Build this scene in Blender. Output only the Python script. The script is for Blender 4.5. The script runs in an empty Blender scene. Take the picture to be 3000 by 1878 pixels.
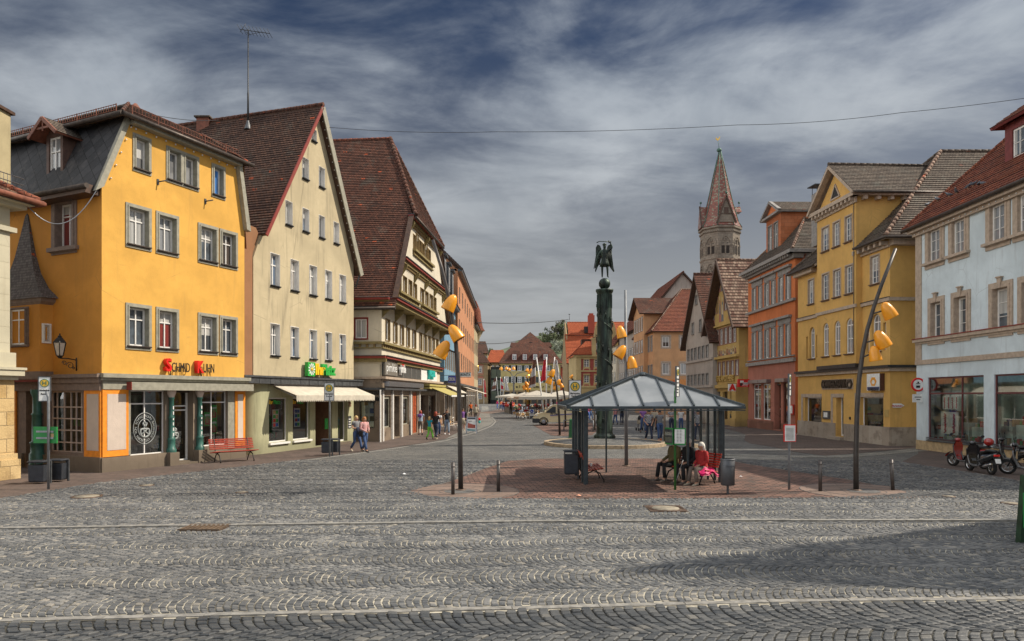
import bpy,math,random
from math import sin,cos,pi,radians,sqrt
from mathutils import Vector,Matrix
from mathutils.geometry import tessellate_polygon
random.seed(7)
S=bpy.context.scene
COL=S.collection
# ------------------------------------------------------------------ camera
FPX,CX,CY,EYE=2000.0,1500.0,1160.0,2.6 # photo pixels (3000 x 1878), horizon row, eye height
cam=bpy.data.objects.new('camera',bpy.data.cameras.new('camera')); COL.objects.link(cam)
cam.location=(0,0,EYE); cam.rotation_euler=(radians(90),0,0)
cam.data.sensor_width=36; cam.data.lens=24.0
cam.data.shift_y=(CY-939)/3000.0
cam.data.clip_start=.1; cam.data.clip_end=6000
S.camera=cam
# ------------------------------------------------------------------ sky, sun, exposure
SUN_EL,SUN_AZ=radians(45),radians(83) # azimuth clockwise from +Y
w=bpy.data.worlds.new('World'); S.world=w; w.use_nodes=True
def make_world():
    nt=w.node_tree; N=nt.nodes; L=nt.links; N.clear()
    def nd(t,**k):
        n=N.new(t)
        for a,b in k.items():setattr(n,a,b)
        return n
    def mth(op,a,b=None,c=None,clamp=False):
        n=nd('ShaderNodeMath',operation=op,use_clamp=clamp)
        for i,v in enumerate((a,b,c)):
            if v is None:continue
            if isinstance(v,(int,float)):n.inputs[i].default_value=v
            else:L.new(v,n.inputs[i])
        return n.outputs[0]
    def mix(f,a,b):
        n=nd('ShaderNodeMix',data_type='RGBA')
        for i,v in((0,f),(6,a),(7,b)):
            if isinstance(v,(int,float)):n.inputs[i].default_value=v
            elif isinstance(v,tuple):n.inputs[i].default_value=v+(1,)
            else:L.new(v,n.inputs[i])
        return n.outputs[2]
    sky=nd('ShaderNodeTexSky',sky_type='NISHITA',sun_disc=False,sun_elevation=SUN_EL,sun_rotation=SUN_AZ,air_density=1.0,dust_density=1.5,ozone_density=3.0)
    geo=nd('ShaderNodeTexCoord')
    sep=nd('ShaderNodeSeparateXYZ'); L.new(geo.outputs['Generated'],sep.inputs[0])
    z=mth('MAXIMUM',sep.outputs[2],0.0)
    zz=mth('ADD',z,0.10)
    px=mth('DIVIDE',sep.outputs[0],zz); py=mth('DIVIDE',sep.outputs[1],zz)
    cmb=nd('ShaderNodeCombineXYZ'); L.new(px,cmb.inputs[0]); L.new(py,cmb.inputs[1])
    def noise(rot,sc,scale,det,rough,dist,off=(0,0,0)):
        mp=nd('ShaderNodeMapping'); mp.inputs['Rotation'].default_value=(0,0,radians(rot)); mp.inputs['Scale'].default_value=sc; mp.inputs['Location'].default_value=off
        L.new(cmb.outputs[0],mp.inputs[0])
        n=nd('ShaderNodeTexNoise'); n.inputs['Scale'].default_value=scale; n.inputs['Detail'].default_value=det
        n.inputs['Roughness'].default_value=rough; n.inputs['Distortion'].default_value=dist
        L.new(mp.outputs[0],n.inputs['Vector']); return n.outputs[0]
    n1=noise(-32,(.70,1.0,1),1.05,10,.58,.45,(3.1,1.3,0))
    n2=noise(-40,(.75,1.0,1),2.7,8,.58,.5,(.4,5.3,0))
    n3=noise(0,(1,1,1),.42,2,.5,0,(1.7,.2,0))
    s=mth('ADD',mth('MULTIPLY',n1,.55),mth('ADD',mth('MULTIPLY',n2,.27),mth('MULTIPLY',n3,.38)))
    s=mth('SUBTRACT',s,mth('MULTIPLY',z,.14)); mr=nd('ShaderNodeMapRange',interpolation_type='SMOOTHSTEP'); L.new(s,mr.inputs[0])
    mr.inputs[1].default_value=.455; mr.inputs[2].default_value=.665
    cov=mr.outputs[0]
    # clear parts are a deep slate blue, taken from the sky texture itself
    gaps=nd('ShaderNodeMix',data_type='RGBA',blend_type='MULTIPLY'); gaps.inputs[0].default_value=1
    L.new(sky.outputs[0],gaps.inputs[6]); gaps.inputs[7].default_value=(.024,.027,.032,1)
    n4=noise(35,(1.0,.5,1),2.3,6,.6,.4,(8.1,2.2,0))
    cl=mix(n4,(.155,.20,.265),(.62,.66,.70))
    c1=mix(cov,gaps.outputs[2],cl)
    # towards the horizon the cloud closes to an even pale grey
    h=nd('ShaderNodeMapRange',interpolation_type='SMOOTHSTEP'); L.new(sep.outputs[2],h.inputs[0])
    h.inputs[1].default_value=.0; h.inputs[2].default_value=.50; h.inputs[3].default_value=.9; h.inputs[4].default_value=0
    c2=mix(h.outputs[0],c1,(.37,.375,.37))
    # unseen sky overhead brightened, added to raise the ambient light
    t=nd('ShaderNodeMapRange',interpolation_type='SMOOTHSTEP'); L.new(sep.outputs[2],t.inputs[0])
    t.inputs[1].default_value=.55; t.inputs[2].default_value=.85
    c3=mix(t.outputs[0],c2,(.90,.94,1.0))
    # added fill light: sky behind the camera brightened as well
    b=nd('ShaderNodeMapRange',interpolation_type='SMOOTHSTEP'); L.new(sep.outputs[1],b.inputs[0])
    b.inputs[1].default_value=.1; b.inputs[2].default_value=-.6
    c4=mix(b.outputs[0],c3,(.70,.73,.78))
    # added glow in the unseen sky at left, lifts the shaded facades
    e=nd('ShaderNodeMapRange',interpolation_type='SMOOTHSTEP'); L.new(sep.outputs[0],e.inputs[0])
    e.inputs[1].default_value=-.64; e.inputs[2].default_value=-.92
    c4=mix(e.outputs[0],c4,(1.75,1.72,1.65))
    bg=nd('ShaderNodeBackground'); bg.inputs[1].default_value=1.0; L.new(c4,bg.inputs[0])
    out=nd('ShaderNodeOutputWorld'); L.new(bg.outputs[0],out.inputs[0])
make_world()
sun=bpy.data.objects.new('sun',bpy.data.lights.new('sun','SUN')); COL.objects.link(sun)
sun.data.energy=5.0; sun.data.angle=radians(.6); sun.data.color=(1.0,.90,.76)
sd=Vector((cos(SUN_EL)*sin(SUN_AZ),cos(SUN_EL)*cos(SUN_AZ),sin(SUN_EL)))
sun.rotation_euler=sd.to_track_quat('Z','Y').to_euler(); sun.location=(60,30,60)
S.view_settings.view_transform='Standard'; S.view_settings.look='None'
S.view_settings.exposure=0.12; S.view_settings.gamma=1.0
# ------------------------------------------------------------------ helpers: pixels to places
def P(px,py,D):return Vector(((px-CX)*D/FPX,D,EYE+(CY-py)*D/FPX))
def P2(px,D):return Vector(((px-CX)*D/FPX,D))
def G(px,py,z=0.0):
    D=FPX*(EYE-z)/(py-CY); return Vector(((px-CX)*D/FPX,D,z))
# ------------------------------------------------------------------ helpers: materials
MT={}
class NT:
    def __init__(s,m):
        s.m=m; m.use_nodes=True; s.N=m.node_tree.nodes; s.L=m.node_tree.links
        s.b=s.N['Principled BSDF']
    def nd(s,t,**k):
        n=s.N.new(t)
        for a,b in k.items():setattr(n,a,b)
        return n
    def set(s,sock,v):
        if v is None:return
        if isinstance(v,(int,float)):sock.default_value=v
        elif isinstance(v,tuple):sock.default_value=v if len(v)==len(sock.default_value) else v+(1,)
        else:s.L.new(v,sock)
    def mth(s,op,a,b=None,clamp=False):
        n=s.nd('ShaderNodeMath',operation=op,use_clamp=clamp); s.set(n.inputs[0],a); s.set(n.inputs[1],b); return n.outputs[0]
    def mix(s,f,a,b,bt='MIX'):
        n=s.nd('ShaderNodeMix',data_type='RGBA',blend_type=bt); s.set(n.inputs[0],f); s.set(n.inputs[6],a); s.set(n.inputs[7],b); return n.outputs[2]
    def noise(s,vec,scale,det=4,rough=.55,dist=0):
        n=s.nd('ShaderNodeTexNoise'); s.L.new(vec,n.inputs['Vector'])
        n.inputs['Scale'].default_value=scale; n.inputs['Detail'].default_value=det; n.inputs['Roughness'].default_value=rough; n.inputs['Distortion'].default_value=dist
        return n.outputs[0]
    def ramp(s,v,lo,hi,a=0.,b=1.):
        n=s.nd('ShaderNodeMapRange',interpolation_type='SMOOTHSTEP'); s.L.new(v,n.inputs[0])
        for i,x in enumerate((lo,hi,a,b)):n.inputs[i+1].default_value=x
        return n.outputs[0]
    def bump(s,h,strength,dist):
        n=s.nd('ShaderNodeBump'); n.inputs['Strength'].default_value=strength; n.inputs['Distance'].default_value=dist
        s.L.new(h,n.inputs['Height']); s.L.new(n.outputs[0],s.b.inputs['Normal'])
    def obj(s):return s.nd('ShaderNodeTexCoord').outputs['Object']
    def uv(s):return s.nd('ShaderNodeTexCoord').outputs['UV']
    def mapped(s,v,sc=(1,1,1),rot=0,loc=(0,0,0)):
        n=s.nd('ShaderNodeMapping'); s.L.new(v,n.inputs[0]); n.inputs['Scale'].default_value=sc; n.inputs['Rotation'].default_value=(0,0,rot); n.inputs['Location'].default_value=loc
        return n.outputs[0]
def _new(key):m=bpy.data.materials.new(key); MT[key]=m; return NT(m)
def sc3(c,k):return tuple(min(1.,x*k) for x in c)
def mat(key,c,rough=.6,metal=0.,var=.12,scale=6.,bump=.0,coat=0.,spec=.5):
    """painted / plain surface with a little mottling"""
    if key in MT:return MT[key]
    t=_new(key); o=t.obj(); n=t.noise(o,scale,5,.6)
    t.L.new(t.mix(t.ramp(n,.3,.7),sc3(c,1-var),sc3(c,1+var)),t.b.inputs['Base Color'])
    t.b.inputs['Roughness'].default_value=rough; t.b.inputs['Metallic'].default_value=metal
    t.b.inputs['Coat Weight'].default_value=coat; t.b.inputs['Specular IOR Level'].default_value=spec
    if bump:t.bump(n,bump,.01)
    return t.m
def plaster(key,c,dirt=.35,dc=(.16,.13,.10),grain=.6):
    """rendered wall: trowel grain, broad patches, rain streaks, hairline cracks, soiled towards joints"""
    if key in MT:return MT[key]
    t=_new(key); o=t.obj()
    big=t.noise(o,.55,5,.6,.4); mid=t.noise(o,3.2,6,.65); fine=t.noise(o,38.,3,.6)
    streak=t.noise(t.mapped(o,(2.6,2.6,.22)),1.6,5,.62)
    c1=t.mix(t.ramp(big,.32,.68),sc3(c,.87),sc3(c,1.08))
    c2=t.mix(t.mth('MULTIPLY',t.ramp(mid,.42,.75),.20),c1,sc3(c,.70))
    c3=t.mix(t.mth('MULTIPLY',t.ramp(streak,.52,.72),dirt),c2,dc)
    v=t.nd('ShaderNodeTexVoronoi',feature='DISTANCE_TO_EDGE'); t.L.new(t.mapped(o,(1,1,.6)),v.inputs['Vector']); v.inputs['Scale'].default_value=.9
    crack=t.mth('MULTIPLY',t.ramp(v.outputs[0],.010,.0),t.ramp(big,.50,.62))
    c4=t.mix(t.mth('MULTIPLY',crack,.45),c3,dc)
    sx=t.nd('ShaderNodeSeparateXYZ'); t.L.new(o,sx.inputs[0]) # splash dirt above the pavement
    c4=t.mix(t.mth('MULTIPLY',t.ramp(t.mth('ADD',sx.outputs[2],t.mth('MULTIPLY',mid,.9)),1.35,.55),.55),c4,dc)
    t.L.new(c4,t.b.inputs['Base Color'])
    t.b.inputs['Roughness'].default_value=.9; t.b.inputs['Specular IOR Level'].default_value=.25
    t.bump(t.mth('ADD',fine,t.mth('MULTIPLY',mid,.8)),grain,.012)
    return t.m
def brickish(key,c1,c2,mortar,bw,bh,ms=.012,off=.5,bump=.5,var=.5,coord='uv',rough=.85,dirt=0.,dc=(.08,.08,.07),spec=.3,rot=0,noisebump=.3):
    if key in MT:return MT[key]
    t=_new(key); v=t.uv() if coord=='uv' else t.obj()
    if rot:v=t.mapped(v,rot=rot)
    b=t.nd('ShaderNodeTexBrick'); b.offset=off; t.L.new(v,b.inputs['Vector'])
    b.inputs['Scale'].default_value=1; b.inputs['Brick Width'].default_value=bw; b.inputs['Row Height'].default_value=bh
    b.inputs['Mortar Size'].default_value=ms; b.inputs['Mortar Smooth'].default_value=.4; b.inputs['Bias'].default_value=0
    b.inputs['Color1'].default_value=c1+(1,); b.inputs['Color2'].default_value=c2+(1,); b.inputs['Mortar'].default_value=mortar+(1,)
    o=t.obj(); big=t.noise(o,.6,5,.6); fine=t.noise(o,22,4,.65)
    col=t.mix(t.mth('MULTIPLY',t.ramp(big,.35,.7),var),b.outputs[0],sc3(c1,.55))
    col=t.mix(t.mth('MULTIPLY',t.ramp(fine,.45,.75),.35),col,sc3(c2,1.25))
    if dirt:col=t.mix(t.mth('MULTIPLY',t.ramp(t.noise(o,1.7,6,.68),.5,.66),dirt),col,dc)
    t.L.new(col,t.b.inputs['Base Color']); t.b.inputs['Roughness'].default_value=rough; t.b.inputs['Specular IOR Level'].default_value=spec
    h=t.mth('ADD',t.mth('SUBTRACT',1,b.outputs[1]),t.mth('MULTIPLY',fine,noisebump)); t.bump(h,bump,.02)
    return t.m
def rooftile(key,c1,c2,odd=(.50,.10,.035),lichen=(.16,.16,.13),la=.35,bw=.18,bh=.16,patch=.45,mortar=(.015,.012,.01)):
    """plain clay tiles: colour differs tile by tile, a few fresh orange replacements, lichen and soot patches"""
    if key in MT:return MT[key]
    t=_new(key); v=t.uv(); o=t.obj()
    b=t.nd('ShaderNodeTexBrick'); b.offset=.5; t.L.new(v,b.inputs['Vector'])
    for k,x in(('Scale',1),('Brick Width',bw),('Row Height',bh),('Mortar Size',bw*.07),('Mortar Smooth',.3),('Bias',0)):b.inputs[k].default_value=x
    b.inputs['Color1'].default_value=(0,0,0,1); b.inputs['Color2'].default_value=(1,1,1,1); b.inputs['Mortar'].default_value=(.5,.5,.5,1)
    r=t.nd('ShaderNodeSeparateColor'); t.L.new(b.outputs[0],r.inputs[0]); rnd=r.outputs[0]
    col=t.mix(rnd,c1,c2)
    big=t.noise(o,.5,6,.62,.3); mid=t.noise(o,2.6,5,.65)
    col=t.mix(t.mth('MULTIPLY',t.ramp(big,.50,.68),patch),col,sc3(c1,.30))
    col=t.mix(t.mth('MULTIPLY',t.ramp(t.noise(o,.9,7,.7,.2),.53,.66),la),col,lichen)
    # isolated replacement tiles
    cell=t.nd('ShaderNodeTexWhiteNoise',noise_dimensions='2D')
    sn=t.nd('ShaderNodeVectorMath',operation='SNAP'); t.L.new(v,sn.inputs[0]); sn.inputs[1].default_value=(bw*1.4,bh,1); t.L.new(sn.outputs[0],cell.inputs['Vector'])
    isodd=t.mth('MULTIPLY',t.mth('GREATER_THAN',cell.outputs[0],.988),t.mth('GREATER_THAN',mid,.47))
    col=t.mix(t.mth('MULTIPLY',isodd,.8),col,odd)
    col=t.mix(t.mth('MULTIPLY',b.outputs[1],.8),col,mortar)
    t.L.new(col,t.b.inputs['Base Color']); t.b.inputs['Roughness'].default_value=.85; t.b.inputs['Specular IOR Level'].default_value=.3
    h=t.mth('ADD',t.mth('MULTIPLY',rnd,.5),t.mth('SUBTRACT',mid,b.outputs[1])); t.bump(h,.8,.02)
    return t.m
def cobble(key,c1,c2,joint,W=1.15,st=.095,rough=.62,bump=.9,jl=.5):
    """segmental arc paving: arcs of small setts bulging one way, band after band"""
    if key in MT:return MT[key]
    t=_new(key); o=t.obj()
    wob=t.nd('ShaderNodeTexNoise'); wob.inputs['Scale'].default_value=.55; wob.inputs['Detail'].default_value=3; t.L.new(o,wob.inputs['Vector'])
    wv=t.nd('ShaderNodeVectorMath',operation='SCALE'); t.L.new(wob.outputs['Color'],wv.inputs[0]); wv.inputs['Scale'].default_value=.36
    jit=t.nd('ShaderNodeTexNoise'); jit.inputs['Scale'].default_value=7; jit.inputs['Detail'].default_value=2; t.L.new(o,jit.inputs['Vector'])
    jv=t.nd('ShaderNodeVectorMath',operation='SCALE'); t.L.new(jit.outputs['Color'],jv.inputs[0]); jv.inputs['Scale'].default_value=.045
    ad=t.nd('ShaderNodeVectorMath',operation='ADD'); t.L.new(o,ad.inputs[0]); t.L.new(wv.outputs[0],ad.inputs[1])
    ad2=t.nd('ShaderNodeVectorMath',operation='ADD'); t.L.new(ad.outputs[0],ad2.inputs[0]); t.L.new(jv.outputs[0],ad2.inputs[1])
    sp=t.nd('ShaderNodeSeparateXYZ'); t.L.new(ad2.outputs[0],sp.inputs[0])
    R=W*.72
    s=t.mth('SUBTRACT',t.mth('FLOORED_MODULO',sp.outputs[1],W),W/2)
    band=t.mth('FLOOR',t.mth('DIVIDE',sp.outputs[1],W))
    arc=t.mth('SQRT',t.mth('SUBTRACT',R*R,t.mth('MULTIPLY',s,s)))
    vv=t.mth('ADD',t.mth('ADD',sp.outputs[0],arc),t.mth('MULTIPLY',band,.37))
    aa=t.mth('MULTIPLY',t.mth('ARCSINE',t.mth('DIVIDE',s,R)),R)
    aa=t.mth('ADD',aa,t.mth('MULTIPLY',band,7.13))
    cm=t.nd('ShaderNodeCombineXYZ'); t.L.new(aa,cm.inputs[0]); t.L.new(vv,cm.inputs[1])
    b=t.nd('ShaderNodeTexBrick'); b.offset=.5; t.L.new(cm.outputs[0],b.inputs['Vector'])
    for k,x in(('Scale',1),('Brick Width',st*1.15),('Row Height',st),('Mortar Size',st*.10),('Mortar Smooth',.55),('Bias',0)):b.inputs[k].default_value=x
    b.inputs['Color1'].default_value=c1+(1,); b.inputs['Color2'].default_value=c2+(1,); b.inputs['Mortar'].default_value=joint+(1,)
    big=t.noise(o,.23,5,.6); fine=t.noise(o,60,4,.7); mid=t.noise(o,1.4,5,.65)
    col=t.mix(t.mth('MULTIPLY',t.ramp(big,.35,.65),.45),b.outputs[0],sc3(c1,.62))
    col=t.mix(t.mth('MULTIPLY',t.ramp(mid,.5,.72),.28),col,sc3(c2,1.5))
    col=t.mix(t.mth('MULTIPLY',t.ramp(fine,.5,.8),.4),col,sc3(c2,1.35))
    col=t.mix(t.mth('MULTIPLY',t.ramp(t.noise(o,5.5,4,.75),.46,.58),.55),col,sc3(c1,.45))
    jn=t.mth('MULTIPLY',b.outputs[1],t.ramp(mid,.35,.62,jl,1.))
    col=t.mix(t.mth('MULTIPLY',jn,t.ramp(t.noise(o,.5,3),.40,.60)),col,sc3(joint,1.6))
    t.L.new(col,t.b.inputs['Base Color']); t.b.inputs['Specular IOR Level'].default_value=.45
    t.L.new(t.ramp(fine,.2,.8,rough-.12,rough+.2),t.b.inputs['Roughness'])
    hh=t.mth('ADD',t.mth('MULTIPLY',t.mth('SUBTRACT',1,b.outputs[1]),1.0),t.mth('MULTIPLY',fine,.22))
    rs=t.nd('ShaderNodeSeparateColor'); t.L.new(b.outputs[0],rs.inputs[0])
    hh=t.mth('ADD',hh,t.mth('MULTIPLY',rs.outputs[0],3.0)); t.bump(hh,bump,.022)
    return t.m
def pane_mat(key,c=(.03,.04,.05),curtain=None,amount=.0,rough=.06):
    """window pane: dark room behind glass, or a curtain / blind hanging right behind the glass"""
    if key in MT:return MT[key]
    t=_new(key); o=t.obj()
    if curtain:
        fold_shade=t.noise(t.mapped(o,(14,14,.4)),1.0,3,.5)  # shade of the folds is put into the curtain colour
        t.L.new(t.mix(t.ramp(fold_shade,.35,.7),curtain,sc3(curtain,.55)),t.b.inputs['Base Color'])
    else:
        n=t.noise(o,1.1,3,.5); t.L.new(t.mix(t.ramp(n,.45,.6),c,sc3(c,2.2)),t.b.inputs['Base Color'])
    t.b.inputs['Roughness'].default_value=.5; t.b.inputs['Coat Weight'].default_value=1; t.b.inputs['Coat Roughness'].default_value=rough*.4
    t.b.inputs['Coat IOR'].default_value=1.7
    return t.m
def glass_mat(key='shop_glass',tint=(.80,.86,.84),refl=.3):
    if key in MT:return MT[key]
    t=_new(key); t.N.remove(t.b)
    tr=t.nd('ShaderNodeBsdfTransparent'); tr.inputs[0].default_value=tint+(1,)
    gl=t.nd('ShaderNodeBsdfGlossy'); gl.inputs['Roughness'].default_value=.02
    fr=t.nd('ShaderNodeFresnel'); fr.inputs[0].default_value=1.5
    f=t.mth('ADD',t.mth('MULTIPLY',fr.outputs[0],1.3),refl*.4,True)
    mx=t.nd('ShaderNodeMixShader'); t.L.new(f,mx.inputs[0]); t.L.new(tr.outputs[0],mx.inputs[1]); t.L.new(gl.outputs[0],mx.inputs[2])
    t.L.new(mx.outputs[0],t.N['Material Output'].inputs[0]); return t.m
# ------------------------------------------------------------------ helpers: meshes
ORG={}; FIT={}
def org(o):return ORG.get(o.name,Vector((0,0,0))) if o else Vector((0,0,0))
class MB:
    """collects shapes; build() links them as ONE mesh object"""
    def __init__(s):s.v=[]; s.f=[]; s.m=[]; s.uv={}; s.mats=[]; s.cur=0; s.smooth=set()
    def use(s,m):
        if m not in s.mats:s.mats.append(m)
        s.cur=s.mats.index(m); return s
    def add(s,vs,fs,smooth=False,uvs=None):
        o=len(s.v); s.v+=[Vector(x) for x in vs]
        for k,f in enumerate(fs):
            if smooth:s.smooth.add(len(s.f))
            if uvs:s.uv[len(s.f)]=uvs[k]
            s.f.append([i+o for i in f]); s.m.append(s.cur)
        return s
    def hexa(s,p): # 8 corners: bottom ring 0-3, top ring 4-7
        return s.add(p,[(3,2,1,0),(4,5,6,7),(0,1,5,4),(1,2,6,5),(2,3,7,6),(3,0,4,7)])
    def box(s,x0,x1,y0,y1,z0,z1):
        return s.hexa([(x0,y0,z0),(x1,y0,z0),(x1,y1,z0),(x0,y1,z0),(x0,y0,z1),(x1,y0,z1),(x1,y1,z1),(x0,y1,z1)])
    def bbox(s,x0,x1,y0,y1,z0,z1,b): # box with chamfered edges
        r=[(x0+b,y0),(x1-b,y0),(x1,y0+b),(x1,y1-b),(x1-b,y1),(x0+b,y1),(x0,y1-b),(x0,y0+b)]
        cx,cy=(x0+x1)/2,(y0+y1)/2
        kx,ky=1-2*b/(x1-x0),1-2*b/(y1-y0)
        ins=[(cx+(x-cx)*kx,cy+(y-cy)*ky) for x,y in r]
        rings=[[(x,y,z0) for x,y in ins],[(x,y,z0+b) for x,y in r],[(x,y,z1-b) for x,y in r],[(x,y,z1) for x,y in ins]]
        return s.loft(rings)
    def loft(s,rings,closed=True,cap0=True,cap1=True,smooth=False,cap=None):
        n=len(rings[0]); vs=[p for r in rings for p in r]; fs=[]
        for i in range(len(rings)-1):
            for j in range(n if closed else n-1):
                k=(j+1)%n; fs.append((i*n+j,i*n+k,(i+1)*n+k,(i+1)*n+j))
        o=len(s.v); s.add(vs,fs,smooth)
        base=o
        if closed and cap0:s.f.append([base+j for j in reversed(range(n))]); s.m.append(s.cur)
        if closed and cap1:s.f.append([base+(len(rings)-1)*n+j for j in range(n)]); s.m.append(s.cur)
        return s
    def tube(s,pts,r,n=8,caps=True,smooth=True):
        pts=[Vector(p) for p in pts]; rr=r if isinstance(r,(list,tuple)) else[r]*len(pts)
        rings=[]; up=None
        for i,p in enumerate(pts):
            d=(pts[min(i+1,len(pts)-1)]-pts[max(i-1,0)]).normalized()
            if up is None:up=Vector((0,0,1)) if abs(d.z)<.9 else Vector((1,0,0))
            a=(up-d*up.dot(d)).normalized(); b=d.cross(a); up=a
            rings.append([p+(a*cos(2*pi*k/n)+b*sin(2*pi*k/n))*rr[i] for k in range(n)])
        return s.loft(rings,cap0=caps,cap1=caps,smooth=smooth)
    def lathe(s,prof,c=(0,0,0),n=16,axis=None,smooth=True,caps=False):
        """prof = [(r, h)...] turned about an axis through c"""
        c=Vector(c); ax=Vector(axis or(0,0,1)).normalized()
        a=Vector((1,0,0)) if abs(ax.x)<.9 else Vector((0,1,0)); a=(a-ax*a.dot(ax)).normalized(); b=ax.cross(a)
        rings=[[c+ax*h+(a*cos(2*pi*k/n)+b*sin(2*pi*k/n))*r for k in range(n)] for r,h in prof]
        return s.loft(rings,cap0=caps,cap1=caps,smooth=smooth)
    def ball(s,c,r,n=12,m=8,sz=(1,1,1)):
        c=Vector(c); rings=[]
        for i in range(m+1):
            t=pi*i/m; t=min(max(t,.02),pi-.02)
            rings.append([c+Vector((sin(t)*cos(2*pi*k/n)*r*sz[0],sin(t)*sin(2*pi*k/n)*r*sz[1],-cos(t)*r*sz[2])) for k in range(n)])
        return s.loft(rings,smooth=True)
    def poly(s,pts):return s.add(pts,[tuple(range(len(pts)))])
    def prism(s,pts,d): # 3D polygon extruded along vector d
        pts=[Vector(p) for p in pts]; d=Vector(d); n=len(pts)
        s.add(pts+[p+d for p in pts],[tuple(reversed(range(n))),tuple(range(n,2*n))]+[(i,(i+1)%n,(i+1)%n+n,i+n) for i in range(n)])
        return s
    def bar(s,a,b,w,h,up=(0,0,1)): # square bar between two points
        a,b=Vector(a),Vector(b); d=(b-a).normalized(); u=Vector(up)
        if abs(d.dot(u))>.95:u=Vector((1,0,0))
        x=d.cross(u).normalized()*w/2; y=x.cross(d).normalized()*h/2
        return s.hexa([a-x-y,a+x-y,b+x-y,b-x-y,a-x+y,a+x+y,b+x+y,b-x+y])
    def build(s,name,m=None,parent=None,world=True):
        me=bpy.data.meshes.new(name)
        o=bpy.data.objects.new(name,me); COL.objects.link(o)
        if parent:o.parent=parent; ORG[o.name]=org(parent)
        off=org(parent) if world else Vector((0,0,0))
        me.from_pydata([tuple(v-off) for v in s.v],[],s.f)
        mats=s.mats if s.mats else[m]
        for x in mats:me.materials.append(x)
        me.polygons.foreach_set('material_index',s.m)
        sm=[i in s.smooth for i in range(len(s.f))]; me.polygons.foreach_set('use_smooth',sm)
        uvl=me.uv_layers.new(name='UVMap'); dat=[0.0]*(2*len(me.loops)); li=0
        for fi,f in enumerate(s.f):
            if fi in s.uv:
                for q in s.uv[fi]:dat[2*li]=q[0]; dat[2*li+1]=q[1]; li+=1
                continue
            p=[s.v[i] for i in f]; nn=Vector((0,0,0))
            for i in range(len(p)):nn+=(p[i]-p[0]).cross(p[(i+1)%len(p)]-p[0])
            nn=nn.normalized() if nn.length>1e-12 else Vector((0,0,1))
            t=Vector((0,0,1)).cross(nn); t=t.normalized() if t.length>.05 else Vector((1,0,0)); b=nn.cross(t)
            for q in p:dat[2*li]=q.dot(t); dat[2*li+1]=q.dot(b); li+=1
        uvl.data.foreach_set('uv',dat); me.update(); return o
def tag(o,label,cat,group=None,kind=None):
    o['label']=label; o['category']=cat
    if group:o['group']=group
    if kind:o['kind']=kind
    return o
def thing(name,label,cat,loc=(0,0,0),rz=0.,group=None):
    o=bpy.data.objects.new(name,None); COL.objects.link(o); o.location=loc; o.rotation_euler=(0,0,rz)
    o.empty_display_size=.2; ORG[o.name]=Vector(loc); tag(o,label,cat,group); return o
KIDS={}
def dup(root,loc,rz,label,group=None,remat=None):
    r=root.copy(); COL.objects.link(r); r.location=loc; r.rotation_euler=(0,0,rz); r['label']=label
    if group:r['group']=group
    def rec(a,b):
        for ch in a.children:
            c=ch.copy(); COL.objects.link(c); c.parent=b
            if remat and c.type=='MESH':
                hit=[k for k,mm in enumerate(c.data.materials) if mm and mm.name in remat]
                if hit:
                    c.data=c.data.copy()
                    for k in hit:c.data.materials[k]=MT[remat[c.data.materials[k].name]]
            rec(ch,c)
    bpy.context.view_layer.update(); rec(root,r); return r
def structure(o,label=None):
    o['kind']='structure'
    if label:o['label']=label
    return o
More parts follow.
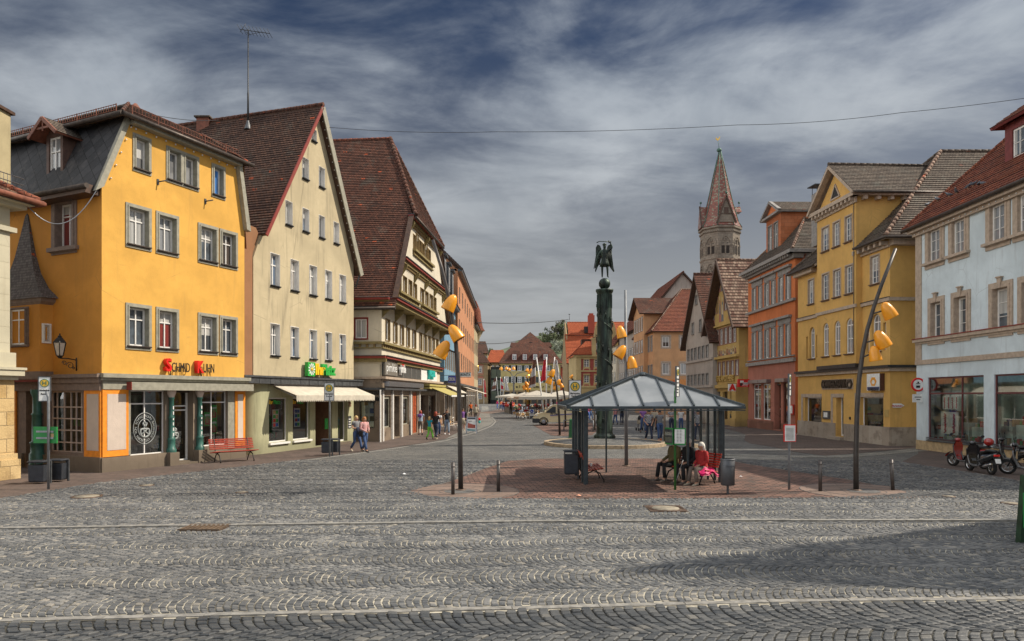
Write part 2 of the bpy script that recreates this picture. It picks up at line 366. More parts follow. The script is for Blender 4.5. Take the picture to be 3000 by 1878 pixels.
class Fac:
    """a vertical facade plane from a (left as seen) to b (right as seen)"""
    def __init__(s,a,b):
        s.a=Vector(a); s.b=Vector(b); s.L=(s.b-s.a).length; s.e=(s.b-s.a).normalized(); s.n=Vector((s.e.y,-s.e.x))
    def off(s,n,u0=0,u1=None):
        u1=s.L if u1 is None else u1
        return Fac(s.a+s.e*u0+s.n*n,s.a+s.e*u1+s.n*n)
    def p(s,u,z,n=0.):q=s.a+s.e*u+s.n*n; return Vector((q.x,q.y,z))
    def uz(s,px,py=None):
        k=(px-CX)/FPX # X = k D ; solve a.x + e.x u = k (a.y + e.y u)
        u=(k*s.a.y-s.a.x)/(s.e.x-k*s.e.y); D=s.a.y+s.e.y*u
        return(u,EYE+(CY-py)*D/FPX) if py is not None else u
    def u(s,px):return s.uz(px)
    def z(s,px,py):return s.uz(px,py)[1]
    def r(s,x0,y0,x1,y1):
        u0,z1=s.uz(x0,y0); u1,z0=s.uz(x1,y1); return(u0,u1,z0,z1)
    def box(s,mb,u0,u1,z0,z1,n0,n1):
        return mb.hexa([s.p(u0,z0,n1),s.p(u1,z0,n1),s.p(u1,z0,n0),s.p(u0,z0,n0),s.p(u0,z1,n1),s.p(u1,z1,n1),s.p(u1,z1,n0),s.p(u0,z1,n0)])
    def ext(s,mb,pts,n0,n1):
        q=[s.p(u,z,n0) for u,z in pts]; d=s.p(0,0,n1)-s.p(0,0,n0)
        return mb.prism(q,d)
    def face(s,mb,outline,holes=(),n=0.,depth=.16):
        """wall face with real openings and their reveals"""
        polys=[[Vector((u,z,0)) for u,z in outline]]+[[Vector((u,z,0)) for u,z in h] for h in holes]
        flat=[q for pl in polys for q in pl]
        tris=tessellate_polygon(polys)
        vs=[s.p(q.x,q.y,n) for q in flat]; fs=[]
        for t in tris:
            a,b,c=[flat[i] for i in t]
            if(b-a).cross(c-a).z<0:t=(t[0],t[2],t[1])
            fs.append(tuple(t))
        mb.add(vs,fs)
        for h in holes:
            k=len(h); vs=[s.p(u,z,n) for u,z in h]+[s.p(u,z,n-depth) for u,z in h]
            mb.add(vs,[(i,(i+1)%k,(i+1)%k+k,i+k) for i in range(k)])
        return mb
    def body(s,mb,outline,holes=(),back=8.,depth=.16):
        s.face(mb,outline,holes,0,depth); k=len(outline)
        vs=[s.p(u,z,0) for u,z in outline]+[s.p(u,z,-back) for u,z in outline]
        mb.add(vs,[((i+1)%k,i,i+k,(i+1)%k+k) for i in range(k)]+[tuple(reversed(range(k,2*k)))])
        return mb
def rect(u0,u1,z0,z1):return[(u0,z0),(u1,z0),(u1,z1),(u0,z1)]
def arch(u0,u1,z0,z1,rise=None,n=8):
    c=(u0+u1)/2; r=(u1-u0)/2; rise=r if rise is None else rise
    return[(u0,z0),(u1,z0)]+[(c+r*cos(pi*k/n),z1-rise+rise*sin(pi*k/n)) for k in range(n+1)]
def window(f,par,r,cols=2,rows=(.62,),fw=.065,depth=.13,sur=0.,sp=.035,smat=None,fmat=None,pane=None,sill=None,key=False,lintel=None,arc=None,holes=None,name='window',label=None,mull=.04,n=0.,shutters=None,bars=0):
    """one window: surround, sill, frame and glazing bars in one mesh; the pane is its child. Returns nothing, adds its opening to holes"""
    u0,u1,z0,z1=r; mb=MB(); fmat=fmat or MT['frame_white']; smat=smat or MT['trim_grey']
    hole=arch(u0,u1,z0,z1,arc) if arc is not None else rect(u0,u1,z0,z1)
    if holes is not None:holes.append(hole)
    d=-depth+n; rise=0 if arc is None else arc
    mb.use(fmat); e=.004
    f.box(mb,u0+e,u0+fw,z0+e,z1-rise,d-.05,d); f.box(mb,u1-fw,u1-e,z0+e,z1-rise,d-.05,d)
    f.box(mb,u0+fw,u1-fw,z0+e,z0+fw,d-.05,d)
    if arc is None:f.box(mb,u0+fw,u1-fw,z1-fw,z1-e,d-.05,d)
    else:
        c=(u0+u1)/2; R=(u1-u0)/2
        for k in range(8):
            a0,a1=pi*k/8,pi*(k+1)/8
            q=[(c+R*cos(a0),z1-rise+rise*sin(a0)),(c+R*cos(a1),z1-rise+rise*sin(a1)),(c+(R-fw)*cos(a1),z1-rise+(rise-fw)*sin(a1)),(c+(R-fw)*cos(a0),z1-rise+(rise-fw)*sin(a0))]
            f.ext(mb,q,d-.05,d)
        f.box(mb,u0+fw,u1-fw,z1-rise-.04,z1-rise+.02,d-.05,d+.004)
        f.box(mb,c-.015,c+.015,z1-rise+.02,z1-fw,d-.045,d-.004)
    for k in range(1,cols):
        u=u0+(u1-u0)*k/cols; f.box(mb,u-mull/2,u+mull/2,z0+fw,z1-max(fw,rise),d-.045,d+.012)
    for q in rows:
        z=z0+(z1-z0)*q; f.box(mb,u0+fw,u1-fw,z-mull/2,z+mull/2,d-.045,d+.008)
    if bars:
        for c in range(cols):
            a=u0+(u1-u0)*c/cols; b=u0+(u1-u0)*(c+1)/cols
            for k in range(1,bars+1):
                z=z0+(z1-z0)*k/(bars+1); f.box(mb,a+fw*.7,b-fw*.7,z-.011,z+.011,d-.03,d+.002)
    mb.use(smat)
    if sur and depth>.03:
        for a,b in((u0-.001,u0+.006),(u1-.006,u1+.001)):f.box(mb,a,b,z0+.002,z1-rise,d,-.0005+n*.9)
        if arc is None:f.box(mb,u0+.007,u1-.007,z1-.007,z1+.001,d,-.0005)
    if sur:
        f.box(mb,u0-sur,u0,z0-sur,z1+sur,-.03,sp); f.box(mb,u1,u1+sur,z0-sur,z1+sur,-.03,sp)
        f.box(mb,u0,u1,z1,z1+sur,-.03,sp+.002); f.box(mb,u0,u1,z0-sur,z0,-.03,sp+.002)
        f.box(mb,u0-sur*.45,u0-.015,z0-sur*.4,z1+sur*.45,sp,sp+.022); f.box(mb,u1+.015,u1+sur*.45,z0-sur*.4,z1+sur*.45,sp,sp+.022)
        f.box(mb,u0-sur*.45,u1+sur*.45,z1+.015,z1+sur*.45,sp+.004,sp+.026)
    if key:
        c=(u0+u1)/2; f.ext(mb,[(c-.07,z1+.01),(c+.07,z1+.01),(c+.12,z1+sur+.16),(c-.12,z1+sur+.16)],sp,sp+.06)
        f.box(mb,c-.15,c+.15,z1+sur+.16,z1+sur+.21,-.02,sp+.10)
    if lintel:
        h,pr=lintel; f.box(mb,u0-.16,u1+.16,z1+.08,z1+.08+h,-.02,pr); f.box(mb,u0-.12,u1+.12,z1+.01,z1+.08,-.02,pr*.6)
    if sill:
        ex,pr,h,m2=sill; mb.use(m2); f.box(mb,u0-ex,u1+ex,z0-h,z0,-depth+n,pr)
        f.box(mb,u0-ex*.7,u1+ex*.7,z0-h-.03,z0-h,-.02,pr*.6)
    if shutters:
        mb.use(shutters); wv=(u1-u0)*.52
        for a,b in((u0-wv-.05,u0-.05),(u1+.05,u1+wv+.05)):
            f.box(mb,a,b,z0,z1,0,.05)
            for k in range(7):
                z=z0+.06+(z1-z0-.12)*k/7; f.box(mb,a+.05,b-.05,z,z+(z1-z0)*.09,.05,.062)
    o=mb.build(name,None,par)
    if label:o['label']=label
    pb=MB(); e=.002; q=arch(u0+e,u1-e,z0+e,z1-e,arc) if arc is not None else rect(u0+e,u1-e,z0+e,z1-e)
    pb.use(pane or random.choice(PANES)); pb.poly([f.p(u,z,d-.03) for u,z in q]); rr=random.random(); pb.use(MT['blind'])
    if arc is None and u1-u0>.4 and rr<.28:f.box(pb,u0+.01,u1-.01,z1-(z1-z0)*random.uniform(.22,.6),z1-.01,d-.028,d-.022)
    elif arc is None and rr<.58:w_=(u1-u0)*random.uniform(.16,.3); f.box(pb,u0+.01,u0+w_,z0+.01,z1-.01,d-.028,d-.024); f.box(pb,u1-w_*random.uniform(.5,1),u1-.01,z0+.01,z1-.01,d-.028,d-.024)
    pb.build('pane',None,o)
    return o
def clip_half(poly,a,b,c): # keep a*x + b*y <= c
    out=[]
    for i in range(len(poly)):
        p,q=poly[i],poly[(i+1)%len(poly)]; fp=a*p[0]+b*p[1]-c; fq=a*q[0]+b*q[1]-c
        if fp<=0:out.append(p)
        if(fp<0<fq) or(fq<0<fp):
            t=fp/(fp-fq); out.append((p[0]+(q[0]-p[0])*t,p[1]+(q[1]-p[1])*t))
    return out
def roof(mb,pts,course=.17,lift=.035,thick=.14,mt=None,under=None,scallop=True):
    """tiled slope over a planar polygon, laid course by course so that every row throws its own edge shadow"""
    pts=[Vector(p) for p in pts]; nn=Vector((0,0,0))
    for i in range(len(pts)):nn+=(pts[i]-pts[0]).cross(pts[(i+1)%len(pts)]-pts[0])
    nn.normalize()
    if nn.z<0:nn=-nn; pts.reverse()
    t=Vector((0,0,1)).cross(nn).normalized(); b=nn.cross(t)
    o=min(pts,key=lambda p:p.dot(b))
    q=[((p-o).dot(t),(p-o).dot(b)) for p in pts]
    vmax=max(y for x,y in q); k=0
    if under:mb.use(under)
    mb.prism([p-nn*.004 for p in pts],-nn*thick)
    if mt:mb.use(mt)
    v=0.
    while v<vmax-1e-4:
        v1=min(v+course,vmax); pl=clip_half(clip_half(q,0,1,v1),0,-1,-v)
        if len(pl)>=3:
            def up(x,y):
                return o+t*x+b*y+nn*(lift*(1-.8*(y-v)/course)+.002)
            vs=[up(*w) for w in pl]; mb.add(vs,[tuple(range(len(vs)))],uvs=[[(w[0],w[1]) for w in pl]])
            lo=[w for w in pl if abs(w[1]-v)<1e-5]
            if len(lo)>=2:
                xa,xb=min(w[0] for w in lo),max(w[0] for w in lo)
                A,B=o+t*xa+b*v,o+t*xb+b*v
                mb.add([A,B,B+nn*lift,A+nn*lift],[(0,1,2,3)],uvs=[[(xa,v),(xb,v),(xb,v+.01),(xa,v+.01)]])
        v+=course
    return mb
def ridge(mb,a,b,m,r=.11,seg=.38):
    a,b=Vector(a),Vector(b); n=max(2,int((b-a).length/seg)); mb.use(m)
    for i in range(n):
        p,q=a.lerp(b,i/n),a.lerp(b,(i+1.08)/n); mb.tube([p,q],[r,r*.86],7,True,True)
def text(s,f_or_m,u,z,size,m,parent,n=.03,ext=.01,name='lettering',align='CENTER',sx=1.,shear=0.,bold=0.,rz=0.,fit=None):
    """lettering on a facade: characters read left to right along the facade"""
    c=bpy.data.curves.new(name,'FONT'); c.body=s; c.size=size; c.extrude=ext; c.align_x=align; c.align_y='CENTER'; c.shear=shear; c.offset=bold; c.resolution_u=3
    c.materials.append(m); o=bpy.data.objects.new(name,c); COL.objects.link(o)
    f=f_or_m
    M=Matrix(((f.e.x*sx,0,f.n.x,0),(f.e.y*sx,0,f.n.y,0),(0,1,0,0),(0,0,0,1)))
    if rz:M=M @Matrix.Rotation(rz,4,'Z')
    loc=f.p(u,z,n)
    if parent:o.parent=parent; ORG[o.name]=org(parent); loc=loc-org(parent)
    M.translation=loc; o.matrix_local=M
    if fit:FIT[o.name]=fit
    return o
# ------------------------------------------------------------------ common materials
mat('frame_white',(.78,.76,.72),.45,var=.06); mat('trim_grey',(.29,.275,.215),.7,var=.15,bump=.2); mat('trim_beige',(.42,.33,.25),.75,var=.15,bump=.2)
mat('dark_metal',(.045,.048,.052),.4,.6,var=.2); mat('black',(.012,.012,.012),.5); mat('zinc',(.10,.105,.11),.5,.5,var=.25)
mat('steel',(.30,.31,.33),.38,.85,var=.15); mat('wood_dark',(.07,.035,.02),.6,var=.3); mat('white',(.75,.75,.72),.5)
mat('gutter',(.07,.055,.045),.5,.5,var=.3); mat('stone_grey',(.26,.24,.22),.85,var=.22,bump=.4); mat('rust_rail',(.20,.07,.04),.7,var=.3)
pane_mat('pane_dark'); pane_mat('pane_blue',(.05,.07,.10)); pane_mat('pane_warm',(.05,.035,.025)); pane_mat('pane_curtain',curtain=(.42,.42,.40)); pane_mat('pane_red',curtain=(.22,.02,.015)); pane_mat('pane_grey',(.10,.10,.10)); pane_mat('pane_net',curtain=(.22,.23,.24))
pane_mat('blind',curtain=(.50,.49,.46)); PANES=[MT['pane_dark'],MT['pane_dark'],MT['pane_blue'],MT['pane_curtain'],MT['pane_net'],MT['pane_warm']]
GL=glass_mat()
T_BROWN=rooftile('tile_brown',(.072,.033,.023),(.165,.066,.041)); T_DARK=rooftile('tile_dark',(.060,.032,.024),(.13,.065,.042),la=.25)
T_RED=rooftile('tile_red',(.15,.042,.026),(.27,.09,.048),la=.12,patch=.35); T_ORANGE=rooftile('tile_orange',(.34,.07,.026),(.46,.12,.045),la=.05,patch=.2)
T_GREY=rooftile('tile_grey',(.075,.055,.042),(.16,.125,.095),la=.45,odd=(.22,.08,.05)); T_MIX=rooftile('tile_mottled',(.11,.045,.03),(.36,.25,.18),la=.2,bw=.24,bh=.34)
SLATE=brickish('slate',(.020,.021,.024),(.058,.058,.062),(.008,.008,.008),.42,.42,.014,off=0.,bump=.8,rot=pi/4,dirt=.4,dc=(.11,.10,.095),rough=.72,spec=.3)
# ------------------------------------------------------------------ ground
COB=cobble('cobble',(.085,.090,.092),(.20,.195,.182),(.24,.22,.18),bump=1.6)
COBN=cobble('cobble_near',(.050,.053,.058),(.125,.122,.116),(.05,.045,.035),W=1.5,st=.115,jl=.3,bump=1.0)
COBL=cobble('cobble_light',(.15,.148,.135),(.26,.25,.22),(.34,.31,.25),W=.9,st=.085)
BRK=brickish('paver_red',(.085,.058,.050),(.27,.150,.112),(.024,.020,.018),.30,.155,.020,bump=1.2,coord='obj',dirt=.55,dc=(.075,.068,.06),rot=-.12)
SLAB=brickish('paver_brown',(.095,.072,.062),(.145,.105,.088),(.045,.035,.03),.36,.18,.008,bump=.4,coord='obj',dirt=.45,dc=(.10,.085,.07),rot=.4)
PINK=brickish('paver_pink',(.17,.12,.095),(.235,.168,.135),(.09,.07,.056),.9,.45,.012,bump=.3,coord='obj',dirt=.25,dc=(.15,.12,.10),rot=.3)
CONC=mat('kerb_stone',(.21,.20,.18),.85,var=.3,scale=9,bump=.5)
mat('kerb_dark',(.10,.095,.09),.9,var=.3,scale=9)
IRON=mat('cast_iron',(.10,.065,.045),.6,.4,var=.35,scale=20,bump=.4)
def sheet(name,pts,z,m,label=None):
    mb=MB(); v=[Vector((p[0],p[1],0)) for p in pts]; tr=tessellate_polygon([v]); fs=[]
    for t in tr:
        a,b,c=v[t[0]],v[t[1]],v[t[2]]; fs.append(tuple(t) if(b-a).cross(c-a).z>0 else(t[0],t[2],t[1]))
    mb.add([(p.x,p.y,z) for p in v],fs); return structure(mb.build(name,m),label)
def gp(*a):return[G(x,y) for x,y in a]
mb=MB(); mb.box(-900,900,-80,2500,-1.2,0); structure(mb.build('ground',COB))
sheet('road',[(-14,-6),(14,-6),(14,8.62)]+[(p.x,p.y-.02) for p in gp((2950,1757),(2250,1765),(1500,1786),(600,1806),(0,1822))]+[(-14,7.7)],.004,COBN)
def strip(name,px,wd,z0,h,m,label=None,side=0):
    """raised or flush strip of kerb stones along a line of pixels"""
    pts=[G(*p) for p in px]; mb=MB(); mb.use(m)
    for i in range(len(pts)-1):
        a,b=pts[i],pts[i+1]; n=max(1,int((b-a).length/1.02)); d=(b-a).normalized(); q=Vector((-d.y,d.x,0))*wd/2
        for k in range(n):
            s,e=a.lerp(b,k/n)+d*.006,a.lerp(b,(k+1)/n)-d*.006; dz=random.uniform(-.004,.004); s.z=e.z=z0
            mb.hexa([s-q,e-q,e+q,s+q]+[v+Vector((0,0,h+dz)) for v in(s-q,e-q,e+q,s+q)])
    return structure(mb.build(name,None),label)
strip('kerb',[(0,1553),(700,1543),(1500,1533),(2300,1529),(3000,1530)],.14,-.05,.105,CONC)
strip('kerb',[(0,1822),(600,1806),(1500,1786),(2250,1765),(2950,1757),(3300,1752)],.11,-.05,.075,CONC)
strip('kerb',[(0,1467),(300,1418),(600,1384),(900,1348),(1100,1322),(1300,1292),(1390,1268),(1440,1248),(1452,1235),(1440,1222)],.16,-.05,.062,CONC)
left_walk=gp((0,1462),(300,1414),(600,1380),(900,1345),(1100,1319),(1250,1297),(1330,1282),(1352,1262),(1366,1245),(1400,1225),(1410,1205),(1395,1185))
sheet('pavement',[(-34,17.2)]+[(p.x,p.y) for p in left_walk]+[(-9,208),(-40,200),(-40,40)],.008,SLAB)
sheet('path',gp((1352,1262),(1366,1245),(1400,1225),(1410,1205),(1412,1190),(1430,1190),(1436,1222),(1448,1235),(1436,1246),(1385,1265),(1300,1289)),.012,COBL)
right_walk=gp((3000,1413),(2900,1395),(2800,1379),(2700,1364),(2640,1354))
sheet('pavement',[(p.x,p.y) for p in right_walk]+[(p.x,p.y) for p in gp((2690,1330),(2690,1312))]+[(40,35),(40,10),(22,10)],.008,SLAB)
sheet('pavement',[(p.x,p.y) for p in gp((2680,1313),(2420,1336),(2330,1324),(2260,1309),(2200,1300),(2180,1290),(2185,1272),(2150,1262),(2050,1240))]+[(19.3,90),(40,90),(40,34)],.009,SLAB)
strip('kerb',[(2690,1319),(2560,1331),(2440,1339),(2300,1337),(2100,1331)],.9,-.05,.063,COBL)
strip('kerb',[(2200,1250),(2120,1253),(2000,1256),(1800,1259)],.5,-.05,.060,COBL)
strip('kerb',[(2000,1229),(1880,1229),(1800,1229)],.9,-.05,.060,COBL)
strip('kerb',[(2640,1451),(2400,1462)],.05,-.05,.06,CONC)
strip('kerb',[(2320,1345),(2120,1340)],1.3,-.05,.064,COBL)
# island of red pavers under the shelter
sheet('pavement',gp((1235,1447),(1262,1455),(1400,1461),(1700,1462),(2100,1461),(2400,1459),(2560,1454),(2640,1444),(2600,1428),(2480,1405),(2330,1382),(2200,1362),(2140,1350),(1900,1344),(1600,1344),(1490,1350),(1420,1374),(1330,1408),(1270,1426)),.010,BRK)
sheet('pavement',gp((1560,1245),(1640,1240),(1745,1238),(1750,1262),(1735,1275),(1650,1278),(1615,1276)),.010,BRK)
sheet('pavement',gp((1395,1210),(1470,1199),(1560,1200),(1610,1214),(1500,1203),(1440,1212)),.013,PINK)
ISL=[(p.x,p.y-.05) for p in gp((1235,1447),(1262,1455),(1400,1461),(1700,1462),(2100,1461),(2400,1459),(2560,1454),(2660,1444),(2600,1426),(2480,1403),(2330,1380),(2200,1360),(2140,1348),(1900,1342),(1600,1342),(1490,1348),(1420,1371),(1330,1405),(1255,1426),(1195,1440))]
LWK=[(-60,17.)]+[(p.x,p.y-.12) for p in left_walk]+[(-60,200)]; RWK=[(p.x,p.y-.1) for p in right_walk]+[(14,40),(60,40),(60,10)]
def disc(name,c,rad,z,m,n=48,sy=1.):
    return sheet(name,[(c[0]+rad*cos(2*pi*k/n),c[1]+rad*sy*sin(2*pi*k/n)) for k in range(n)],z,m)
for px,py in((1347,1441),(2530,1440)):
    c=G(px,py); disc('pavement',c,1.62,.014,PINK); mb=MB(); mb.use(MT['kerb_dark'])
    for r in(.55,1.1,1.60):mb.lathe([(r,0),(r,.02),(r+.018,.02),(r+.018,0)],(c.x,c.y,0),40)
    structure(mb.build('pavement_rings',None)); disc('pavement',c,.42,.020,MT['kerb_dark'])
# mound of setts round the monument, edged with a ring of kerb stone
MON=Vector((4.96,36.6,0))
mb=MB(); mb.use(COB); mb.lathe([(3.02,0.0),(3.02,.14),(2.2,.21),(1.2,.31),(.5,.35),(.01,.355)],MON,64)
structure(mb.build('ground_mound',None))
mb=MB(); mb.use(mat('kerb_sandstone',(.38,.29,.19),.85,var=.25,bump=.4))
for k in range(26):
    a0,a1=2*pi*k/26+.004,2*pi*(k+1)/26-.004; q=[]
    for a in(a0,(a0+a1)/2,a1):
        q.append(a)
    ring=lambda r,z:[MON+Vector((r*cos(a),r*sin(a),z)) for a in q]
    i0,o0,i1,o1=ring(3.0,-.02),ring(3.24,-.02),ring(3.0,.165),ring(3.24,.165)
    for j in range(2):mb.hexa([i0[j],o0[j],o0[j+1],i0[j+1],i1[j],o1[j],o1[j+1],i1[j+1]])
structure(mb.build('kerb',None))
# every sett of the nearest paving is a stone of its own height and tilt (one mesh: nobody would count them)
def settmat(key,c1,c2,c3):
    t=_new(key); g=t.nd('ShaderNodeNewGeometry'); o=t.obj(); fine=t.noise(o,55,4,.7); mid=t.noise(o,1.1,5,.65); r=g.outputs['Random Per Island']
    col=t.mix(t.mth('POWER',r,1.6),c1,c2); col=t.mix(t.mth('MULTIPLY',t.mth('GREATER_THAN',r,.95),.7),col,c3)
    col=t.mix(t.mth('MULTIPLY',t.ramp(mid,.48,.70),.35),col,sc3(c2,1.4)); col=t.mix(t.mth('MULTIPLY',t.ramp(t.noise(o,.35,5,.6),.42,.62),.40),col,sc3(c1,.6)); col=t.mix(t.mth('MULTIPLY',t.ramp(fine,.5,.8),.45),col,sc3(c2,1.5))
    t.L.new(col,t.b.inputs['Base Color']); t.L.new(t.ramp(fine,.2,.8,.42,.78),t.b.inputs['Roughness']); t.b.inputs['Specular IOR Level'].default_value=.5; t.bump(fine,.6,.006); return t.m
def jointmat(key,c):
    t=_new(key); o=t.obj(); n=t.noise(o,1.3,6,.68); t.L.new(t.mix(t.ramp(n,.40,.60),sc3(c,.22),c),t.b.inputs['Base Color']); t.b.inputs['Roughness'].default_value=.95; return t.m
def inside(p,poly):
    r=False
    for i in range(len(poly)):
        a,b=poly[i],poly[i-1]
        if(a[1]>p[1])!=(b[1]>p[1]) and p[0]<(b[0]-a[0])*(p[1]-a[1])/(b[1]-a[1])+a[0]:r=not r
    return r
def setts(name,W,st,ylo,yhi,m,lod=0,keep=(),seed=1):
    rnd=random.Random(seed); R=W*.72; vs=[]; fs=[]
    def sag(x,y):return .055*sin(x*.9+y*.5)+.04*sin(x*2.3-y*1.7)
    b0,b1=int(math.floor(ylo(0)/W))-1,int(math.ceil(yhi(0)/W))+1; amax=math.asin(W/2/R)
    for b in range(b0,b1+1):
        yc=b*W+W/2; hw=(yc+W)*.9+2; na=max(3,int(round(2*amax*R/(st*1.02)))); nr=int(2*hw/st)
        for i in range(nr):
            v=-hw+i*st+(b%2)*.04; ofs=(i%2)*.5
            for j in range(-1,na+1):
                a0=max(-amax,min(amax,-amax+2*amax*(j+ofs)/na)); a1=max(-amax,min(amax,-amax+2*amax*(j+1+ofs)/na))
                if a1-a0<.03:continue
                g=.0085/R; a0+=g; a1-=g; v0,v1=v+.008,v+st-.008; h=rnd.uniform(.020,.034); tx,ty=rnd.uniform(-.004,.004),rnd.uniform(-.004,.004); q=[]
                for a,vv in((a0,v0),(a0,v1),(a1,v1),(a1,v0)):
                    x=vv-R*cos(a)+R+rnd.uniform(-.007,.007); y=yc+R*sin(a)+rnd.uniform(-.005,.005); q.append((x,y+sag(x,y)))
                cx_,cy_=sum(p[0] for p in q)/4,sum(p[1] for p in q)/4
                if not(ylo(cx_)<cy_<yhi(cx_)) or abs(cx_)>cy_*(.9 if not lod else .8)+(2 if not lod else .6):continue
                if any(inside((cx_,cy_),k_) for k_ in keep):continue
                o=len(vs); q.reverse() if(q[1][0]-q[0][0])*(q[2][1]-q[1][1])-(q[1][1]-q[0][1])*(q[2][0]-q[1][0])<0 else None
                for k,s_ in(((1.,0),(.94,.70),(.70,1.)) if not lod else((1.,0),(.78,1.))):vs+=[(cx_+(x-cx_)*k,cy_+(y-cy_)*k,.002+h*s_+(tx*(x-cx_)+ty*(y-cy_))*12*s_) for x,y in q]
                for r_ in((0,4) if not lod else(0,)):fs+=[(o+r_+k,o+r_+(k+1)%4,o+r_+4+(k+1)%4,o+r_+4+k) for k in range(4)]
                fs.append(tuple(range(len(vs)-4,len(vs))))
    me=bpy.data.meshes.new(name); me.from_pydata(vs,[],fs); me.materials.append(m); me.update(); o=bpy.data.objects.new(name,me); COL.objects.link(o); structure(o); o['kind']='stuff'; o['label']='grey granite setts laid in waving arcs'; return o
k1=[G(*q) for q in((0,1822),(600,1806),(1500,1786),(2250,1765),(2950,1757),(3300,1752))]; k2=[G(*q) for q in((0,1553),(700,1543),(1500,1533),(2300,1529),(3000,1530))]
def along(k,d):
    def f(x):
        for a,b in zip(k,k[1:]):
            if x<=b.x or b is k[-1]:return a.y+(b.y-a.y)*(x-a.x)/(b.x-a.x)+d
    return f
SM1=settmat('sett_grey',(.070,.075,.080),(.195,.190,.178),(.29,.26,.21)); SM2=settmat('sett_dark',(.034,.039,.044),(.110,.110,.106),(.16,.15,.13))
setts('setts',1.15,.098,along(k1,.08),along(k2,-.09),SM1,seed=3); setts('setts',1.5,.130,lambda x:6.4,along(k1,-.08),SM2,seed=5); setts('setts',1.1,.098,along(k2,.09),lambda x:17.12,SM1,seed=7)
setts('setts',1.1,.102,lambda x:17.12,lambda x:27.5,SM1,1,(ISL,LWK,RWK,[(p.x,p.y) for p in gp((2700,1345),(2300,1352),(2100,1345),(2100,1315),(2700,1300))],[(MON.x+3.3*cos(k*.5),MON.y+3.3*sin(k*.5)) for k in range(12)]),seed=9)
sheet('setts_bedding',[(-9.6,along(k1,.0)(-9.6)),(9.8,along(k1,.0)(9.8)),(17.3,17.12),(-17.3,17.12)],.013,jointmat('bedding_sand',(.46,.42,.33))); sheet('setts_bedding',[(-7.8,6.4),(7.8,6.4),(9.8,along(k1,.0)(9.8)),(0,along(k1,.0)(0)),(-9.4,along(k1,.0)(-9.4))],.006,jointmat('bedding_dark',(.07,.065,.05)))
# ironwork set in the paving
def cover(label,px,py,r,kind):
    c=G(px,py); t=thing('manhole_cover' if kind!='drain' else 'drain_grate',label,'manhole cover' if kind!='drain' else 'drain',(c.x,c.y,.024)); mb=MB()
    if kind=='square':
        mb.use(IRON).box(-r,r,-r,r,-.02,.016)
        for k in range(4):mb.lathe([(r*(.80+.05*k),.016),(r*(.80+.05*k),.024),(r*(.82+.05*k),.024),(r*(.82+.05*k),.016)],n=36)
        mb.build('frame',None,t,False); MB().use(mat('cover_concrete',(.23,.20,.15),.85,var=.3)).lathe([(.001,.027),(r*.72,.027),(r*.74,.01)],n=36).build('lid',None,t,False)
    elif kind=='round':
        mb.use(IRON).lathe([(r,-.02),(r,.016),(r*.8,.018),(r*.8,-.01)],n=36); mb.build('frame',None,t,False)
        MB().use(mat('cover_concrete',(.23,.20,.15),.85,var=.3)).lathe([(.001,.020),(r*.78,.019),(r*.79,0)],n=36).build('lid',None,t,False)
    else:
        mb.use(IRON).box(-r,r,-r*.7,r*.7,-.05,.006); mb.build('frame',None,t,False); g=MB().use(mat('grate_rust',(.13,.09,.06),.7,.3,var=.3))
        for k in range(9):x=-r+.04+k*(2*r-.08)/8; g.box(x-.018,x+.018,-r*.66,r*.66,.006,.035)
        g.box(-r,r,-r*.7,-r*.62,.006,.036); g.box(-r,r,r*.62,r*.7,.006,.036); g.build('grate',None,t,False)
cover('square iron manhole frame with pale round lid before the shelter',1950,1494,.42,'square')
cover('round manhole cover in the setts at far left',255,1458,.36,'round')
cover('rusty slotted drain grate on the long kerb line',600,1551,.40,'drain')
cover('small iron cover in the setts below the red bench',430,1425,.2,'round')
cover('small iron cover in the setts below the rubbish bins',708,1446,.16,'round')
cover('small iron cover in the sunlit strip at right',2780,1458,.15,'round')
cover('iron cover near the right edge of the sunlit strip',2960,1478,.2,'round')
# scraps of litter
for i,(px,py,c,lb) in enumerate([(1695,1455,(.75,.35,.22),'crumpled orange paper scrap on the pavers before the shelter'),(2170,1399,(.8,.8,.8),'white paper scrap on the pavers right of the round bin'),(1184,1391,(.85,.85,.85),'white paper scrap on the setts left of the leaning lamp')]):
    p=G(px,py); mb=MB(); random.seed(i); ring=[[(.06*k*cos(a)*random.uniform(.7,1.3),.05*k*sin(a)*random.uniform(.7,1.3),.012+.03*(1-k)+random.uniform(0,.02)) for a in[2*pi*j/7 for j in range(7)]] for k in(1,.6,.1)]
    mb.use(mat('litter_%s'%'abc'[i],c,.8)).loft(ring); o=mb.build('paper_scrap',None,None); o.location=p+Vector((0,0,.01)); tag(o,lb,'litter')
random.seed(11)
# ------------------------------------------------------------------ buildings, left side
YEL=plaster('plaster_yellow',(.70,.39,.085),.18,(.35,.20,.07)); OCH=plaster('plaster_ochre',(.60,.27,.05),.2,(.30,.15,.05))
CREAM=plaster('plaster_cream',(.50,.42,.27),.55,(.20,.17,.12)); CREAM2=plaster('plaster_buff',(.62,.56,.44),.25,(.28,.24,.17)); OLIVE=mat('timber_olive',(.22,.17,.065),.7,var=.25); REDL=mat('timber_red',(.22,.03,.02),.7)
BROWNP=plaster('plaster_brown',(.30,.15,.075),.2)
ORNG=mat('paint_orange',(.78,.26,.015),.75,var=.12,bump=.2); PANEL=plaster('plaster_pale',(.60,.50,.42),.25,(.36,.29,.24)); STONE=plaster('plinth_stone',(.24,.19,.14),.5,(.10,.08,.06)); GREENC=mat('column_green',(.035,.12,.095),.45,var=.2)
SAND=brickish('sandstone_block',(.50,.33,.13),(.62,.46,.24),(.28,.20,.11),.62,.42,.012,bump=.8,dirt=.4,dc=(.25,.16,.08),noisebump=1.2)
